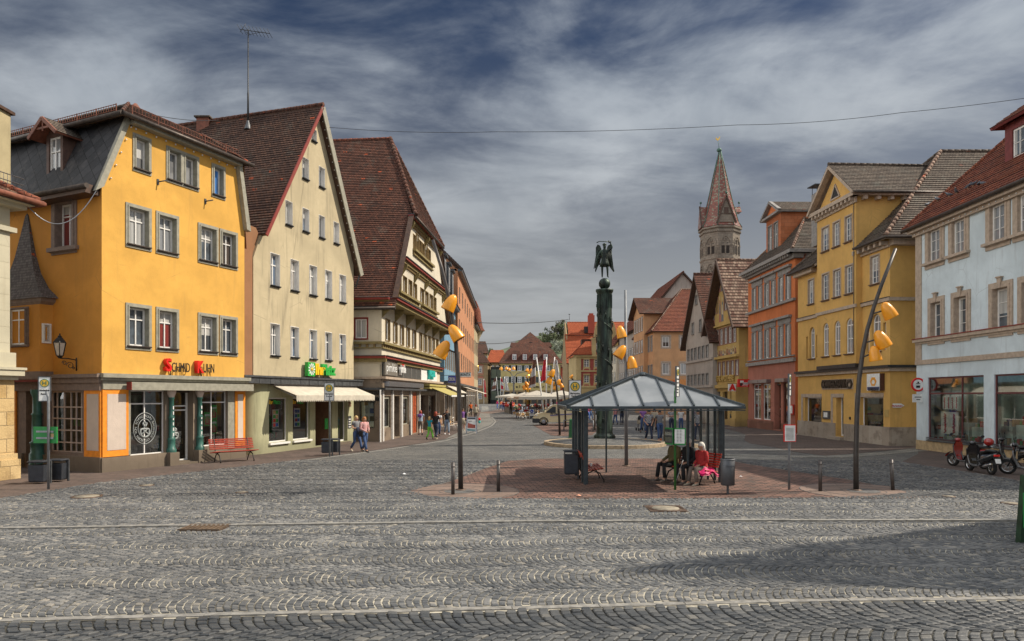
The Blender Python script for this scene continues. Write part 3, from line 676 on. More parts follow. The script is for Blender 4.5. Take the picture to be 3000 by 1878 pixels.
INT=mat('shop_inside',(.11,.085,.065),.9,var=.4,scale=1.5)
def building(name,label,c=(0,0)):return thing(name,label,'building',(c[0],c[1],0))
def shop_room(par,f,u0,u1,z1,back=2.4,m=None):
    """floor, rear wall and shelves of the shop behind the panes"""
    mb=MB().use(m or INT); f.box(mb,u0,u1,.0,.12,-back,-.25); f.box(mb,u0,u1,.12,z1,-back-.1,-back); f.box(mb,u0,u1,z1,z1+.1,-back,-.2)
    for k in range(int((u1-u0)/.9)):
        a=u0+.2+k*.9; h=random.uniform(.9,2.1); mb.use(m or INT); f.box(mb,a,a+.7,.12,h,-back+.05,-back+.5)
        for q in range(4):
            c=random.choice(['goods_white','goods_red','goods_green','goods_blue','goods_tan']); mb.use(MT[c])
            f.box(mb,a+.05+q*.16,a+.16+q*.16,h*.45,h*.45+random.uniform(.1,.3),-back+.5,-back+.62); f.box(mb,a+.05+q*.16,a+.16+q*.16,h+.002,h+random.uniform(.1,.35),-back+.1,-back+.4)
    mb.build('shop_interior',None,par)
for k,c in(('goods_white',(.6,.6,.58)),('goods_red',(.5,.04,.03)),('goods_green',(.05,.28,.06)),('goods_blue',(.05,.12,.35)),('goods_tan',(.45,.3,.15))):mat(k,c,.6)
def shop_window(par,f,r,holes,cols=(.5,),rows=(.8,),fm=None,fw=.05,d=.14,name='shop_window',bot=0.):
    u0,u1,z0,z1=r; holes.append(rect(u0,u1,z0,z1)); mb=MB().use(fm or MT['frame_white']); e=.003
    f.box(mb,u0+e,u0+fw,z0+e,z1-e,-d-.05,-d); f.box(mb,u1-fw,u1-e,z0+e,z1-e,-d-.05,-d)
    f.box(mb,u0+fw,u1-fw,z0+e,z0+fw+bot,-d-.05,-d+.002); f.box(mb,u0+fw,u1-fw,z1-fw,z1-e,-d-.05,-d+.002)
    for q in cols:u=u0+(u1-u0)*q; f.box(mb,u-fw*.4,u+fw*.4,z0+fw,z1-fw,-d-.045,-d+.006)
    for q in rows:z=z0+(z1-z0)*q; f.box(mb,u0+fw,u1-fw,z-fw*.5,z+fw*.5,-d-.045,-d+.010)
    o=mb.build(name,None,par); g=MB().use(GL); g.poly([f.p(u,z,-d-.025) for u,z in rect(u0+.01,u1-.01,z0+.01,z1-.01)]); g.build('pane',None,o); return o
def band(par,f,u0,u1,z0,z1,n1,m,name='cornice',n0=-.05,steps=1,mb=None):
    own=mb is None; mb=mb or MB(); mb.use(m)
    for k in range(steps):f.box(mb,u0-(n1*(k+1)/steps if steps>1 else 0),u1+(n1*(k+1)/steps if steps>1 else 0),z0+(z1-z0)*k/steps,z0+(z1-z0)*(k+1)/steps-(0 if k==steps-1 else .002),n0,n1*(k+1)/steps)
    if own:mb.build(name,None,par)
def text_sign(*a,**k):return text(a[0],*a[1:],**k)
# ---- yellow corner house
A=P2(298,23.1); B=P2(716,28.85); dF=(B-A).normalized(); gL=Vector((-dF.y,dF.x)); fa=Fac(A,B); fl=Fac(A+gL*9.5,A)
yb=building('corner_house','yellow corner house with slate mansard roof and orange framed shop front',A); W=fa.L
zk=fa.z(298,536); uTL,zT=fa.uz(373,346); uTR=W-.45; zT2=fa.z(690,478); zT=(zT+zT2)/2; zC=fa.z(298,1104)
mb=MB().use(YEL); holes=[]
WHT=MT['frame_white']; GR=MT['trim_grey']; LEAD=MT['zinc']
r1=fa.r(378,606,433,725); zr=r1[2:]; row=[(378,433),(466,514),(588,631),(651,688)]
sl=(.10,.10,.04,MT['gutter'])
for i,(a,b) in enumerate(row):window(fa,yb,(fa.u(a),fa.u(b),zr[0],zr[1]),2,(.68,),sur=.14,sill=sl,holes=holes,depth=.16,pane=[MT['pane_curtain'],MT['pane_net'],MT['pane_dark'],MT['pane_warm']][i])
r2=fa.r(378,899,433,1016); zr2=r2[2:]
for i,(a,b) in enumerate(row):window(fa,yb,(fa.u(a),fa.u(b),zr2[0],zr2[1]),2,(.70,),sur=.14,sill=sl,holes=holes,depth=.16,pane=MT['pane_dark'] if i!=1 else MT['pane_red'])
r3=fa.r(398,402,433,503); zr3=r3[2:]
for i,(a,b) in enumerate([(398,433),(495,527),(543,574),(627,652)]):window(fa,yb,(fa.u(a),fa.u(b),zr3[0],zr3[1]),1,(),sur=.13,sill=sl,holes=holes,depth=.16,pane=MT['pane_grey'] if i<3 else pane_mat('pane_sky',(.03,.16,.45)))
outl=[(0,zC),(W,zC),(W,fa.z(716,657)),(uTR,zT),(uTL,zT),(0,zk)]
fa.face(mb,outl,holes,0,.16); mb.build('wall',None,yb)
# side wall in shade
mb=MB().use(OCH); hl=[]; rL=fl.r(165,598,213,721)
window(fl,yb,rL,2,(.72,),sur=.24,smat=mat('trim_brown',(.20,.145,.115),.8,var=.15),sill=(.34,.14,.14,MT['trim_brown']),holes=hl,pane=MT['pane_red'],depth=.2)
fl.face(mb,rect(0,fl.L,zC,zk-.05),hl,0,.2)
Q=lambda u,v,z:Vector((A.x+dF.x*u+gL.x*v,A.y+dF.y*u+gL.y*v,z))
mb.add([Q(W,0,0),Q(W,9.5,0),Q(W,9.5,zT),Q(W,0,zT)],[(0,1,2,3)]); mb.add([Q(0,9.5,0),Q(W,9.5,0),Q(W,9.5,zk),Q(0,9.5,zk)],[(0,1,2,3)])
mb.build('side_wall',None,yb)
# mansard slopes and flat upper roof
mb=MB(); o_=.28
roof(mb,[Q(-.26,.03,zk-.30),Q(-.26,9.8,zk-.30),Q(uTL,9.8,zT+.05),Q(uTL,.03,zT+.05)],9.,.03,.12,SLATE,SLATE)
roof(mb,[Q(W+.30,.02,fa.z(716,657)-.2),Q(W+.30,9.8,fa.z(716,657)-.2),Q(uTR+.05,9.8,zT+.05),Q(uTR+.05,.02,zT+.05)],9.,.03,.12,SLATE,MT['trim_grey'])
apex=1.25; zR=fa.z(357,300)+.0
ins=1.5; zR=zT+.95
base=[Q(uTL-.45,-.35,zT),Q(uTR+.4,-.35,zT),Q(uTR+.4,9.9,zT),Q(uTL-.45,9.9,zT)]; top=[Q(uTL+.75,.95,zR),Q(uTR-.9,.95,zR),Q(uTR-.9,9,zR),Q(uTL+.75,9,zR)]
for k in range(4):roof(mb,[base[k],base[(k+1)%4],top[(k+1)%4],top[k]],.16,.03,.10,T_GREY if k else T_DARK,MT['wood_dark'])
mb.use(T_GREY).poly(top);
for k in range(4):ridge(mb,base[k]+Vector((0,0,.06)),top[k]+Vector((0,0,.06)),T_BROWN,.07)
ridge(mb,top[0],top[1],T_DARK,.06); ridge(mb,top[0],top[3],T_GREY,.08)
mb.build('roof',None,yb)
mb=MB().use(MT['gutter']) # eaves gutters and soffits
mb.tube([Q(uTL-.5,-.42,zT-.02),Q(uTR+.55,-.42,zT-.02)],.085,8); mb.tube([Q(uTL-.5,-.42,zT-.02),Q(uTL-.5,9.8,zT-.02)],.085,8); mb.tube([Q(-.52,.0,zk-.22),Q(-.52,9.8,zk-.22)],.09,8)
mb.use(GR); mb.bar(Q((uTL+uTR)/2-2.4,-.15,zT-.10),Q((uTL+uTR)/2+2.5,-.15,zT-.10),.34,.14)
fa.ext(mb,[(-.28,zk-.34),(.02,zk-.12),(uTL+.06,zT-.08),(uTL-.06,zT+.06)],-.06,.10); fa.ext(mb,[(W-.06,fa.z(716,657)-.25),(W+.16,fa.z(716,657)-.3),(uTR+.12,zT-.05),(uTR-.06,zT-.05)],-.02,.22)
mb.use(MT['wood_dark']); mb.bar(Q(-.25,0.1,zk-.28),Q(-.25,9.8,zk-.28),.5,.3)
mb.use(MT['white'])
for k in range(12):u=uTL+.3+(uTR-uTL-.4)*k/11; c=fa.p(u,zT-.25,.04); mb.ball(c,.035,6,4)
for k in range(5):c=fa.p(uTL*(1-k/5)+.12,zT+(zk-zT)*k/5-.25,.04); mb.ball(c,.03,6,4)
mb.build('gutter',None,yb)
mb=MB().use(MT['rust_rail']) # snow guard rails along both eaves
for a,b in((Q(uTL+.1,-.12,zT+.30),Q(uTR,-.12,zT+.30)),(Q(uTL-.2,.3,zT+.30),Q(uTL-.2,9.4,zT+.30))):
    for h in(.0,.2):mb.tube([a+Vector((0,0,h)),b+Vector((0,0,h))],.014,5)
    n=int((b-a).length/.13)
    for k in range(n+1):
        p=a.lerp(b,k/n); mb.bar(p-Vector((0,0,.02 if k%8 else .22)),p+Vector((0,0,.22)),.012 if k%8 else .03,.012 if k%8 else .03)
mb.build('snow_guard',None,yb)
# gabled dormer in the slate slope
mb=MB(); dc=2.75; ud=.16; wd_=.46; z0=zk+.55; z1=z0+1.55
fd=Fac(Q(ud,dc+wd_,0).xy,Q(ud,dc-wd_,0).xy); dh=[]
dr=(.14,.78,z0+.12,z1-.06)
dm=building # keep names short
dorm=MB().use(mat('dormer_wood',(.10,.055,.04),.7,var=.25)); fd.body(dorm,[(0,z0),(2*wd_,z0),(2*wd_,z1),(wd_,z1+.42),(0,z1)],[rect(*dr)],1.7,.08)
do=dorm.build('dormer',None,yb)
window(fd,do,dr,2,(.62,),fw=.07,depth=.05,pane=MT['pane_net'],name='dormer_window')
mb=MB(); e=.32
for sgn in(-1,1):
    a=fd.p(wd_+sgn*(wd_+e),z1-.12,.42); b=fd.p(wd_,z1+.50,.42); c=fd.p(wd_,z1+.50,-1.9); d=fd.p(wd_+sgn*(wd_+e),z1-.12,-1.9); roof(mb,[a,b,c,d],.16,.02,.06,T_GREY,MT['rust_rail'])
mb.use(MT['rust_rail'])
for sgn in(-1,1):mb.bar(fd.p(wd_+sgn*(wd_+e),z1-.16,.44),fd.p(wd_,z1+.46,.44),.05,.13)
mb.bar(fd.p(.05,z1+.12,.40),fd.p(2*wd_-.05,z1+.12,.40),.05,.07); mb.bar(fd.p(wd_,z1-.0,.40),fd.p(wd_,z1+.45,.40),.06,.05)
mb.build('dormer_roof',None,do)
# oriel with its witch's-hat roof, on the side wall
ox0,oz1=fl.uz(60,885); ou1=fl.u(155); oz0=fl.z(100,1090); ou0=ou1-2.9; pr=.42
corner=fl.u(140)
plan=[(ou0,0),(ou0+.1,pr),(ou1-.05,pr),(ou1,.0)]
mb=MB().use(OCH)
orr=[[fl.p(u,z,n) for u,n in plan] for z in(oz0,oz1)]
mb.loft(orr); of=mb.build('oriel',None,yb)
fo=Fac(fl.p(plan[1][0],0,pr).xy,fl.p(plan[2][0],0,pr).xy)
window(fo,of,(fo.L-1.62,fo.L-.66,oz0+.95,oz1-.35),2,(.7,),sur=.07,smat=MT['trim_brown'],n=.13,depth=.12,sill=(.1,.1,.05,MT['trim_brown']),pane=MT['pane_warm'],name='oriel_window')
fo2=Fac(fl.p(plan[2][0],0,pr).xy,fl.p(plan[3][0],0,0).xy); window(fo2,of,(.12,.30,oz0+1.05,oz0+1.62),1,(),sur=.06,smat=WHT,n=.1,depth=.1,pane=MT['pane_red'],name='oriel_window')
mb=MB().use(rooftile('tile_small',(.10,.085,.08),(.17,.15,.14),bw=.09,bh=.10,patch=.2))
prof=[(1.22,0),(1.16,.08),(.86,.38),(.55,.95),(.36,1.6),(.20,2.4),(.06,3.1),(.0,3.2)]
uc=fl.u(80); rings=[[fl.p(uc+(u-uc)*k,oz1+h,n*k-(.0 if k>.9 else .0)) for u,n in[(ou0,-.0),(ou0+.1,pr),(ou1-.05,pr),(ou1,0)]] for k,h in prof]
mb.loft(rings); mb.build('oriel_roof',None,of)
mb=MB().use(MT['trim_brown']); mb.loft([[fl.p(uc+(u-uc)*k,z,n*k) for u,n in plan] for k,z in((1.0,oz1-.22),(1.1,oz1-.12),(1.12,oz1+.02))]); mb.loft([[fl.p(uc+(u-uc)*k,z,n*k) for u,n in plan] for k,z in((.96,oz0-.30),(1.02,oz0-.26),(1.02,oz0))]); mb.use(REDL).loft([[fl.p(uc+(u-uc)*k,z,n*k) for u,n in plan] for k,z in((.98,oz0-.36),(1.04,oz0-.301))])
mb.build('oriel_cornice',None,of)
# ground floor: plinth, cornice, orange piers with pale panels, green iron columns
zc0=fa.z(298,1130); zp=.52; mb=MB()
mb.use(GR); gh=[]
band(yb,fa,-.12,W+.12,zC-.02,zC+.12,.26,GR,mb=mb); band(yb,fa,-.08,W+.08,zC-.12,zC-.022,.16,GR,mb=mb); band(yb,fa,0,W,zC-.42,zC-.122,.08,GR,mb=mb)
band(yb,fl,0,fl.L+.1,zC-.02,zC+.10,.24,MT['trim_brown'],mb=mb); band(yb,fl,0,fl.L+.05,zC-.2,zC-.022,.14,MT['trim_brown'],mb=mb); band(yb,fl,0,fl.L,zC-.46,zC-.202,.08,MT['trim_brown'],mb=mb)
mb.use(GR); fa.box(mb,fa.u(362),W+.1,zC-.44,zC-.16,.18,.42); mb.use(REDL); fa.box(mb,fa.u(362)-.02,fa.u(362),zC-.44,zC-.16,.18,.43)
mb.build('cornice',None,yb)
mb=MB(); zt=zC-.42
w1=(fa.u(382),fa.u(485),fa.z(382,1336),zt-.02); w2=(fa.u(589),fa.u(667),w1[2]+.12,zt-.02); dr_=(fa.u(506),fa.u(566),.12,zt-.02)
shop_window(yb,fa,w1,gh,(.45,),(.79,),d=.12,fw=.045); shop_window(yb,fa,w2,gh,(.45,),(.79,),d=.12,fw=.045)
shop_window(yb,fa,dr_,gh,(.28,.93),(.78,.72),d=.30,name='shop_door',fw=.05)
mb.use(STONE); fa.face(mb,rect(0,W,0,zt),gh,-.0,.35);
mb.use(STONE); fa.box(mb,-.06,dr_[0]-.02,0,zp-.02,.0,.10); fa.box(mb,dr_[1]+.02,W,0,zp-.12,.0,.10); fa.box(mb,dr_[0]-.1,dr_[1]+.1,0,.08,0,.25)
mb.use(GR); fa.box(mb,fa.u(374),w1[0],zp,zt,0,.02); fa.box(mb,w2[1],fa.u(686),zp-.1,zt,0,.02)
mb.build('shop_front',None,yb)
for a,b,c,d in((0,fa.u(374),fa.u(311),fa.u(366)),(fa.u(687),W,fa.u(694),fa.u(709))):
    mb=MB().use(ORNG); fa.box(mb,a,b,zp,zt,0,.05); mb.use(PANEL); fa.box(mb,c,d,zp+.22,zt-.16,.05,.062)
    if not a:mb.use(ORNG); fl.box(mb,fl.u(250),fl.L-.001,zp,zt,0,.05); mb.use(PANEL); fl.box(mb,fl.u(259),fl.u(293),zp+.22,zt-.16,.05,.062)
    mb.build('pier',None,yb)
mb=MB().use(ORNG); fl.box(mb,fl.u(40)-.3,fl.u(50),zp,zt,0,.05); mb.build('pier',None,yb)
for a in(497,580):
    c=fa.p(fa.u(a),0,.10); mb=MB().use(GREENC); mb.lathe([(.17,.50),(.17,.62),(.13,.66),(.13,.95),(.15,1.0),(.10,1.05),(.095,1.75),(.12,1.8),(.085,1.86),(.08,zt-.35),(.11,zt-.32),(.11,zt-.28)],(c.x,c.y,0),12)
    mb.use(PANEL).lathe([(.10,zt-.28),(.17,zt-.10),(.17,zt-.02)],(c.x,c.y,0),8); mb.use(STONE); fa.box(mb,fa.u(a)-.2,fa.u(a)+.2,0,.5,-.05,.28)
    mb.use(MT['white'])
    for k in range(6):fa.box(mb,fa.u(a)-.02,fa.u(a)+.02,1.1+k*.2,1.22+k*.2,.19,.205)
    mb.build('column',None,yb)
shop_room(yb,fa,.3,W-.2,zt-.1)
# round sign on the glass: ring, pretzel and grains
def pretzel(f,u,z,s,par,n=-.10,ring=True):
    mb=MB().use(mat('etched_glass',(.30,.32,.31),.6)); R=s
    if ring:
        for r in(R,R*.60):mb.tube([f.p(u+r*.92*sin(2*pi*k/40),z+r*1.12*cos(2*pi*k/40),n) for k in range(41)],.014,5)
    pts=[]
    for k in range(33):
        t=k/32*2*pi; pts.append(f.p(u+.42*R*sin(t)*(1+.15*cos(2*t)),z-.28*R-.30*R*cos(t)-.05*R*cos(2*t),n))
    mb.tube(pts,.035,6); mb.tube([f.p(u-.34*R,z-.48*R,n),f.p(u,z-.22*R,n),f.p(u+.22*R,z-.02*R,n)],.03,6); mb.tube([f.p(u+.34*R,z-.48*R,n),f.p(u,z-.22*R,n),f.p(u-.22*R,z-.02*R,n)],.03,6)
    for dx,dz in((0,.42),(-.14,.32),(.14,.32),(-.05,.17),(.08,.2)):c=f.p(u+dx*R,z+dz*R,n); mb.ball(c,.035,6,4,(1,1,1.7))
    o=mb.build('window_emblem',None,par)
    if ring:
        for i,ch in enumerate('VON SCHMID KUHN BACKHAUS UND KORN '):
            if ch==' ':continue
            an=-1.9+i*2*pi/34; text(ch,f,u+.80*R*.92*sin(an),z+.80*R*1.12*cos(an),.13,MT['etched_glass'],par,n,.003,'window_lettering',rz=-an)
pretzel(fa,fa.u(430),fa.z(430,1255),.50,yb); pretzel(fa,fa.u(527),fa.z(527,1268),.36,yb,-.26,False)
mb=MB()
for a,b,c,d in((627,1187,645,1228),(607,1208,626,1248),(626,1230,645,1271)):
    r=fa.r(a,b,c,d); mb.use(mat('poster_green',(.04,.42,.05),.5)); fa.box(mb,r[0],r[1],r[2],r[3],-.18,-.172); mb.use(MT['goods_red']); fa.box(mb,r[0]+.05,r[1]-.04,r[2]+.06,r[2]+.3,-.172,-.168); mb.use(MT['goods_tan']); fa.box(mb,r[0]+.09,r[1]-.1,r[2]+.12,r[2]+.38,-.168,-.164); mb.use(MT['white']); fa.box(mb,r[0]+.04,r[1]-.04,r[3]-.16,r[3]-.08,-.172,-.166)
mb.build('poster',None,yb)
# side shop front
hs=[]; zs=zt; sw_=(fl.u(140),fl.u(242),.62,zs-.06); sdr=(fl.u(76),fl.u(112),.12,zs-.06)
PINKW=mat('frame_pinkish',(.46,.36,.30),.6)
shop_window(yb,fl,sw_,hs,(.15,.36,.55,.70,.85),(.16,.36,.55,.74),fm=PINKW,fw=.045,d=.15); shop_window(yb,fl,sdr,hs,(.5,),(.35,.52,.68,.80),fm=PINKW,fw=.06,d=.2,name='shop_door',bot=.55)
mb=MB().use(MT['trim_brown']); fl.face(mb,rect(0,fl.L,0,zs),hs,0,.3); mb.use(STONE); fl.box(mb,sdr[1]+.1,fl.L+.05,0,zp,0,.10); fl.box(mb,0,sdr[0]-.1,0,zp,0,.10); mb.build('side_shop_front',None,yb)
shop_room(yb,fl,2.0,fl.L-.4,zt-.1,2.2)
c=fl.p(fl.u(122),0,.16); mb=MB().use(GREENC).lathe([(.24,0),(.24,.55),(.2,.6),(.2,.9),(.24,.95),(.16,1.0),(.15,1.9),(.19,1.95),(.14,2.0),(.13,zs-.3),(.2,zs-.1),(.2,zs)],(c.x,c.y,0),12); mb.build('column',None,yb)
# shop name over the cornice
RED=mat('sign_red',(.65,.015,.012),.4); BLK=MT['black']
def words(f,par,items,name='shop_lettering'):
    for s,px,py,size,m,ex,px1 in items:u,z=f.uz(px,py); text(s,f,u,z,size,m,par,.12,ex,name,'LEFT',fit=f.u(px1)-u,bold=.015 if ex>.05 else .0)
words(fa,yb,[('S',475,1071,.66,RED,.09,492),('K',566,1077,.66,RED,.09,586),('CHMID',496,1077,.50,BLK,.012,549),('UHN',589,1080,.50,BLK,.012,620)])
mb=MB().use(MT['black'])
for a in(497,586):u=fa.u(a); f_=fa; mb.bar(fa.p(u,zC+.12,.06),fa.p(u,zC+.5,.06),.03,.03)
mb.build('sign_bracket',None,yb)
mb=MB().use(MT['zinc']) # small fittings
for px,py in((462,533),(601,590),(384,362)):
    u,z=fa.uz(px,py); fa.box(mb,u-.04,u+.04,z-.1,z+.1,0,.03); mb.tube([fa.p(u,z,.03),fa.p(u+.12,z+.05,.3)],.025,6)
u,z=fl.uz(258,556); fl.box(mb,u-.12,u+.12,z-.12,z+.10,.1,.32)
mb.build('wall_bracket',None,yb)
mb=MB().use(MT['rust_rail']); c=Q(uTL+1.9,2.1,zR); mb.lathe([(.09,-.6),(.09,.45),(.16,.5),(.16,.56),(.05,.7),(.0,.72)],c,8); mb.build('vent_pipe',None,yb)
# ---- cream gabled house
A2=P2(742,29.9); B2=P2(1036,37.95); f2=Fac(A2,B2); cb=building('gabled_house','cream rendered house with one tall brown tiled gable and a drugstore below',A2); W2=f2.L
zE1=f2.z(770,678)+.0; zAp=f2.z(933,326); uAp=f2.u(930); uLe=f2.u(768); zc2=f2.z(742,1122); zc2t=f2.z(742,1100)
wins=[]; hs=[]
def row2(px0,y0,x1,y1,xs,**k):
    r=f2.r(px0,y0,x1,y1)
    for a,b in xs:window(f2,cb,(f2.u(a),f2.u(b),r[2],r[3]),holes=hs,depth=.15,sur=.035,sp=.012,smat=WHT,sill=(.03,.10,.05,MT['black']),**k)
LX=[(793,818),(852,874),(907,927),(953,971),(995,1012)]
k=dict(cols=2,rows=(.66,),fw=.05,mull=.05)
row2(793,741,818,840,LX,**k); row2(793,948,818,1042,LX,**k)
row2(837,587,855,662,[(837,855),(887,904),(935,950),(978,992)],cols=1,rows=()); row2(886,460,903,528,[(886,903),(935,950)],cols=1,rows=()); row2(913,376,926,417,[(913,926)],cols=1,rows=())
mb=MB().use(CREAM); f2.body(mb,[(0,zc2),(W2,zc2),(W2,zE1-.3),(W2-.02,zE1),(uAp,zAp),(uLe,zE1),(0,zE1-1.3)],hs,13,.24); mb.build('wall',None,cb)
mb=MB(); oh=.30
def Q2(u,v,z):return f2.p(u,z,-v)
for s0 in(-1,1):
    slope=(zAp-zE1)/(uAp-uLe if s0<0 else W2-uAp); ue=uLe-.12 if s0<0 else W2+.34; ze=zE1-(.12 if s0<0 else .34)*slope*.8
    rp=[Q2(ue,-oh,ze),Q2(uAp,-oh,zAp+.20),Q2(uAp,13.2,zAp+.20),Q2(ue,13.2,ze)]
    roof(mb,rp,.165,.04,.12,T_DARK if s0<0 else T_BROWN,MT['wood_dark'])
    mb.use(REDL if s0<0 else GR); mb.bar(Q2(ue,-oh-.03,ze-.07),Q2(uAp,-oh-.03,zAp+.13),.05,.16 if s0<0 else .34)
ridge(mb,Q2(uAp,-.35,zAp+.27),Q2(uAp,13,zAp+.27),T_BROWN,.12); mb.build('roof',None,cb)
mb=MB().use(MT['white'])
for q in range(20):t_=q/20; mb.ball(f2.p(uAp+(W2-uAp)*t_+.02,zAp+(zE1-zAp)*t_-.15,.2),.03,6,4)
mb.build('fairy_light',None,cb)
mb=MB().use(MT['zinc']); p=f2.p(W2+.3,zE1-.6,.2); mb.tube([p+Vector((0,0,.5)),p,p+Vector((-.2,-.1,-.7))],.05,6); mb.bar(p+Vector((0,0,.5)),f2.p(W2+.45,zE1-.1,-12),.14,.12); mb.build('gutter',None,cb)
mb=MB().use(BROWNP); f3=Fac(f2.p(-1.5,0,-.45).xy,f2.p(0,0,0).xy); f2.box(mb,-.9,-.02,zc2,zE1-1.0,-2.5,-.03); f2.ext(mb,[(-.3,zE1-1.1),(.0,zE1-1.3),(uLe-.1,zE1-.15),(uLe-.3,zE1+.1),(-.4,zE1+.1)],-1.5,-.1); mb.build('side_strip',None,cb)
mb=MB().use(MT['zinc']); f2.box(mb,-1.0,W2+.45,zc2-.02,zc2t-.08,-.2,.32); f2.box(mb,-1.0,W2+.45,zc2t-.08,zc2t,-.2,.38)
for q in range(12):f2.box(mb,q*.75,q*.75+.03,zc2-.02,zc2t-.09,.32,.335)
mb.build('cornice',None,cb)
GRN=plaster('plaster_sage',(.43,.42,.26),.5,(.20,.19,.12)); mb=MB(); gh=[]
s1=f2.r(788,1165,844,1292); s2=(f2.u(858),f2.u(909),s1[2],s1[3]); dd=(f2.u(924),f2.u(973),.05,f2.z(924,1150)); gd=(f2.u(990),f2.u(1018),.15,f2.z(990,1172))
shop_window(cb,f2,s1,gh,(),(),d=.12,fw=.06); shop_window(cb,f2,s2,gh,(),(),d=.12,fw=.06); shop_window(cb,f2,gd,gh,(),(),d=.2,fw=.08,name='shop_door')
gh.append(rect(*dd)); mb.use(GRN); f2.face(mb,rect(.5,W2,0,zc2),gh,0,.25)
q=[f2.p(.5-.0,0,0),f2.p(.2,0,-.06),f2.p(.0,0,-.25),f2.p(-.12,0,-.6),f2.p(-.12,0,-3)]; vs=[v for v in q]+[Vector((v.x,v.y,zc2)) for v in q]; mb.add(vs,[(i+1,i,i+5,i+6) for i in range(4)],True)
mb.add([f2.p(W2,0,0),f2.p(W2,0,-4),f2.p(W2,zc2,-4),f2.p(W2,zc2,0)],[(0,1,2,3)])
mb.use(mat('jamb_brown',(.20,.11,.06),.8)); f2.box(mb,dd[0]-.3,dd[1]+.3,0,dd[3]+.2,-1.5,-1.3); f2.box(mb,dd[1],dd[1]+.05,0,dd[3],-1.3,-.22); f2.box(mb,dd[0]-.05,dd[0],0,dd[3],-1.3,-.22)
mb.use(WHT); f2.box(mb,s1[0]-.02,s1[1]+.05,s1[2]-.1,s1[2]-.01,0,.10); f2.box(mb,s2[0]-.02,s2[1]+.05,s2[2]-.1,s2[2]-.01,0,.10); mb.use(STONE); f2.box(mb,gd[0]-.05,gd[1]+.15,0,.13,0,.18)
mb.build('shop_front',None,cb); shop_room(cb,f2,.9,dd[0]-.35,zc2-.2,2.0); mb=MB().use(INT); f2.box(mb,gd[0]-.2,gd[1]+.1,0,2.6,-1.6,-1.5); mb.build('shop_interior',None,cb)
mb=MB()
for a,b,c,d in((806,1200,825,1252),(870,1196,887,1250)):
    r=f2.r(a,b,c,d); mb.use(WHT); f2.box(mb,*r,-.17,-.15)
    for i in range(4):
        for j in range(2):mb.use(MT[random.choice(['goods_red','goods_green','goods_tan','goods_blue'])]); u=r[0]+.06+j*(r[1]-r[0]-.1)/2; z=r[2]+.05+i*(r[3]-r[2])/4.3; f2.box(mb,u,u+.17,z,z+.15,-.15,-.145)
mb.build('poster',None,cb)
mb=MB().use(GLG:=mat('sign_green',(.03,.36,.06),.4)); r=f2.r(956,1226,960,1257); f2.box(mb,r[0],r[0]+.3,r[2],r[3],-.1,-.08); mb.build('door_sign',None,cb)
mb=MB().use(MT['zinc']); r=f2.r(1019,1219,1028,1254); f2.box(mb,*r,0,.03); mb.use(WHT)
for i in range(4):f2.box(mb,r[0]+.04,r[1]-.04,r[2]+.05+i*.14,r[2]+.1+i*.14,.03,.035)
mb.build('intercom',None,cb)
YLW=mat('sign_yellow',(.85,.52,.02),.4)
u,z=f2.uz(1024,1185); text('32',f2,u,z,.32,REDL,cb,.02,.01,'house_number')
for s,px,m in(('Ihr',792,YLW),('Platz',806,GLG),('Ihr',862,YLW),('Platz',875,GLG)):u,z=f2.uz(px,1171); text(s,f2,u,z-.12,.26,m,cb,-.09,.005,'window_lettering','LEFT',bold=.008)
sg=thing('shop_sign','green and yellow drugstore letters with a white daisy standing on the dark cornice','sign',f2.p(f2.u(925),zc2t,.2))
mb=MB(); r=f2.r(887,1072,908,1104); zb=zc2t+.08; mb.use(GLG); f2.box(mb,r[0],r[1]+.0,zb,zb+.68,.12,.30); mb.use(MT['dark_metal']); f2.box(mb,r[0],f2.u(962),zb-.08,zb-.03,.15,.2)
mb.build('daisy_panel',None,sg); mb=MB().use(MT['white']); cu,cz=(r[0]+r[1])/2,zb+.34
for q in range(11):an=2*pi*q/11; f2.ext(mb,[(cu+.07*cos(an),cz+.07*sin(an)),(cu+.25*cos(an-.16),cz+.27*sin(an-.16)),(cu+.29*cos(an),cz+.31*sin(an)),(cu+.25*cos(an+.16),cz+.27*sin(an+.16))],.302,.32)
mb.build('daisy',None,sg); mb=MB().use(YLW); mb.lathe([(0,.35),(.07,.35),(.08,.3)],f2.p(cu,cz,0),12,(f2.n.x,f2.n.y,0)); mb.build('daisy_centre',None,sg)
text('Ihr',f2,f2.u(908)+.05,zb+.33,.74,YLW,sg,.22,.07,'lettering','LEFT',bold=.03); text('Platz',f2,f2.u(930),zb+.33,.74,GLG,sg,.22,.07,'lettering','LEFT',bold=.03,sx=.86)
mb=MB(); AWN=mat('awning_cream',(.52,.47,.38),.85,var=.12,scale=3); ua,ub=f2.u(794),f2.u(1034); za,zf,pj=f2.z(794,1128),EYE+.03,1.35
mb.use(AWN); n=22
mb.prism([f2.p(ua,za,.1),f2.p(ub,za,.1),f2.p(ub,zf,pj),f2.p(ua,zf,pj)],Vector((0,0,-.02)))
for q in range(n*2):
    a=ua+(ub-ua)*q/(2*n); b=ua+(ub-ua)*(q+1)/(2*n); c=(a+b)/2; f2.ext(mb,[(a,zf-.22),(c,zf-.31),(b,zf-.22),(b,zf),(a,zf)],pj-.005,pj+.005)
mb.use(MT['steel']); f2.box(mb,ua-.05,ub+.05,za-.02,za+.12,0,.2)
for u in(ua+.05,ub-.05):mb.tube([f2.p(u,za-.1,.15),f2.p(u,zf-.1,pj-.03)],.02,6)
aw=mb.build('awning',None,None); tag(aw,'cream scalloped awning over the drugstore windows','awning')
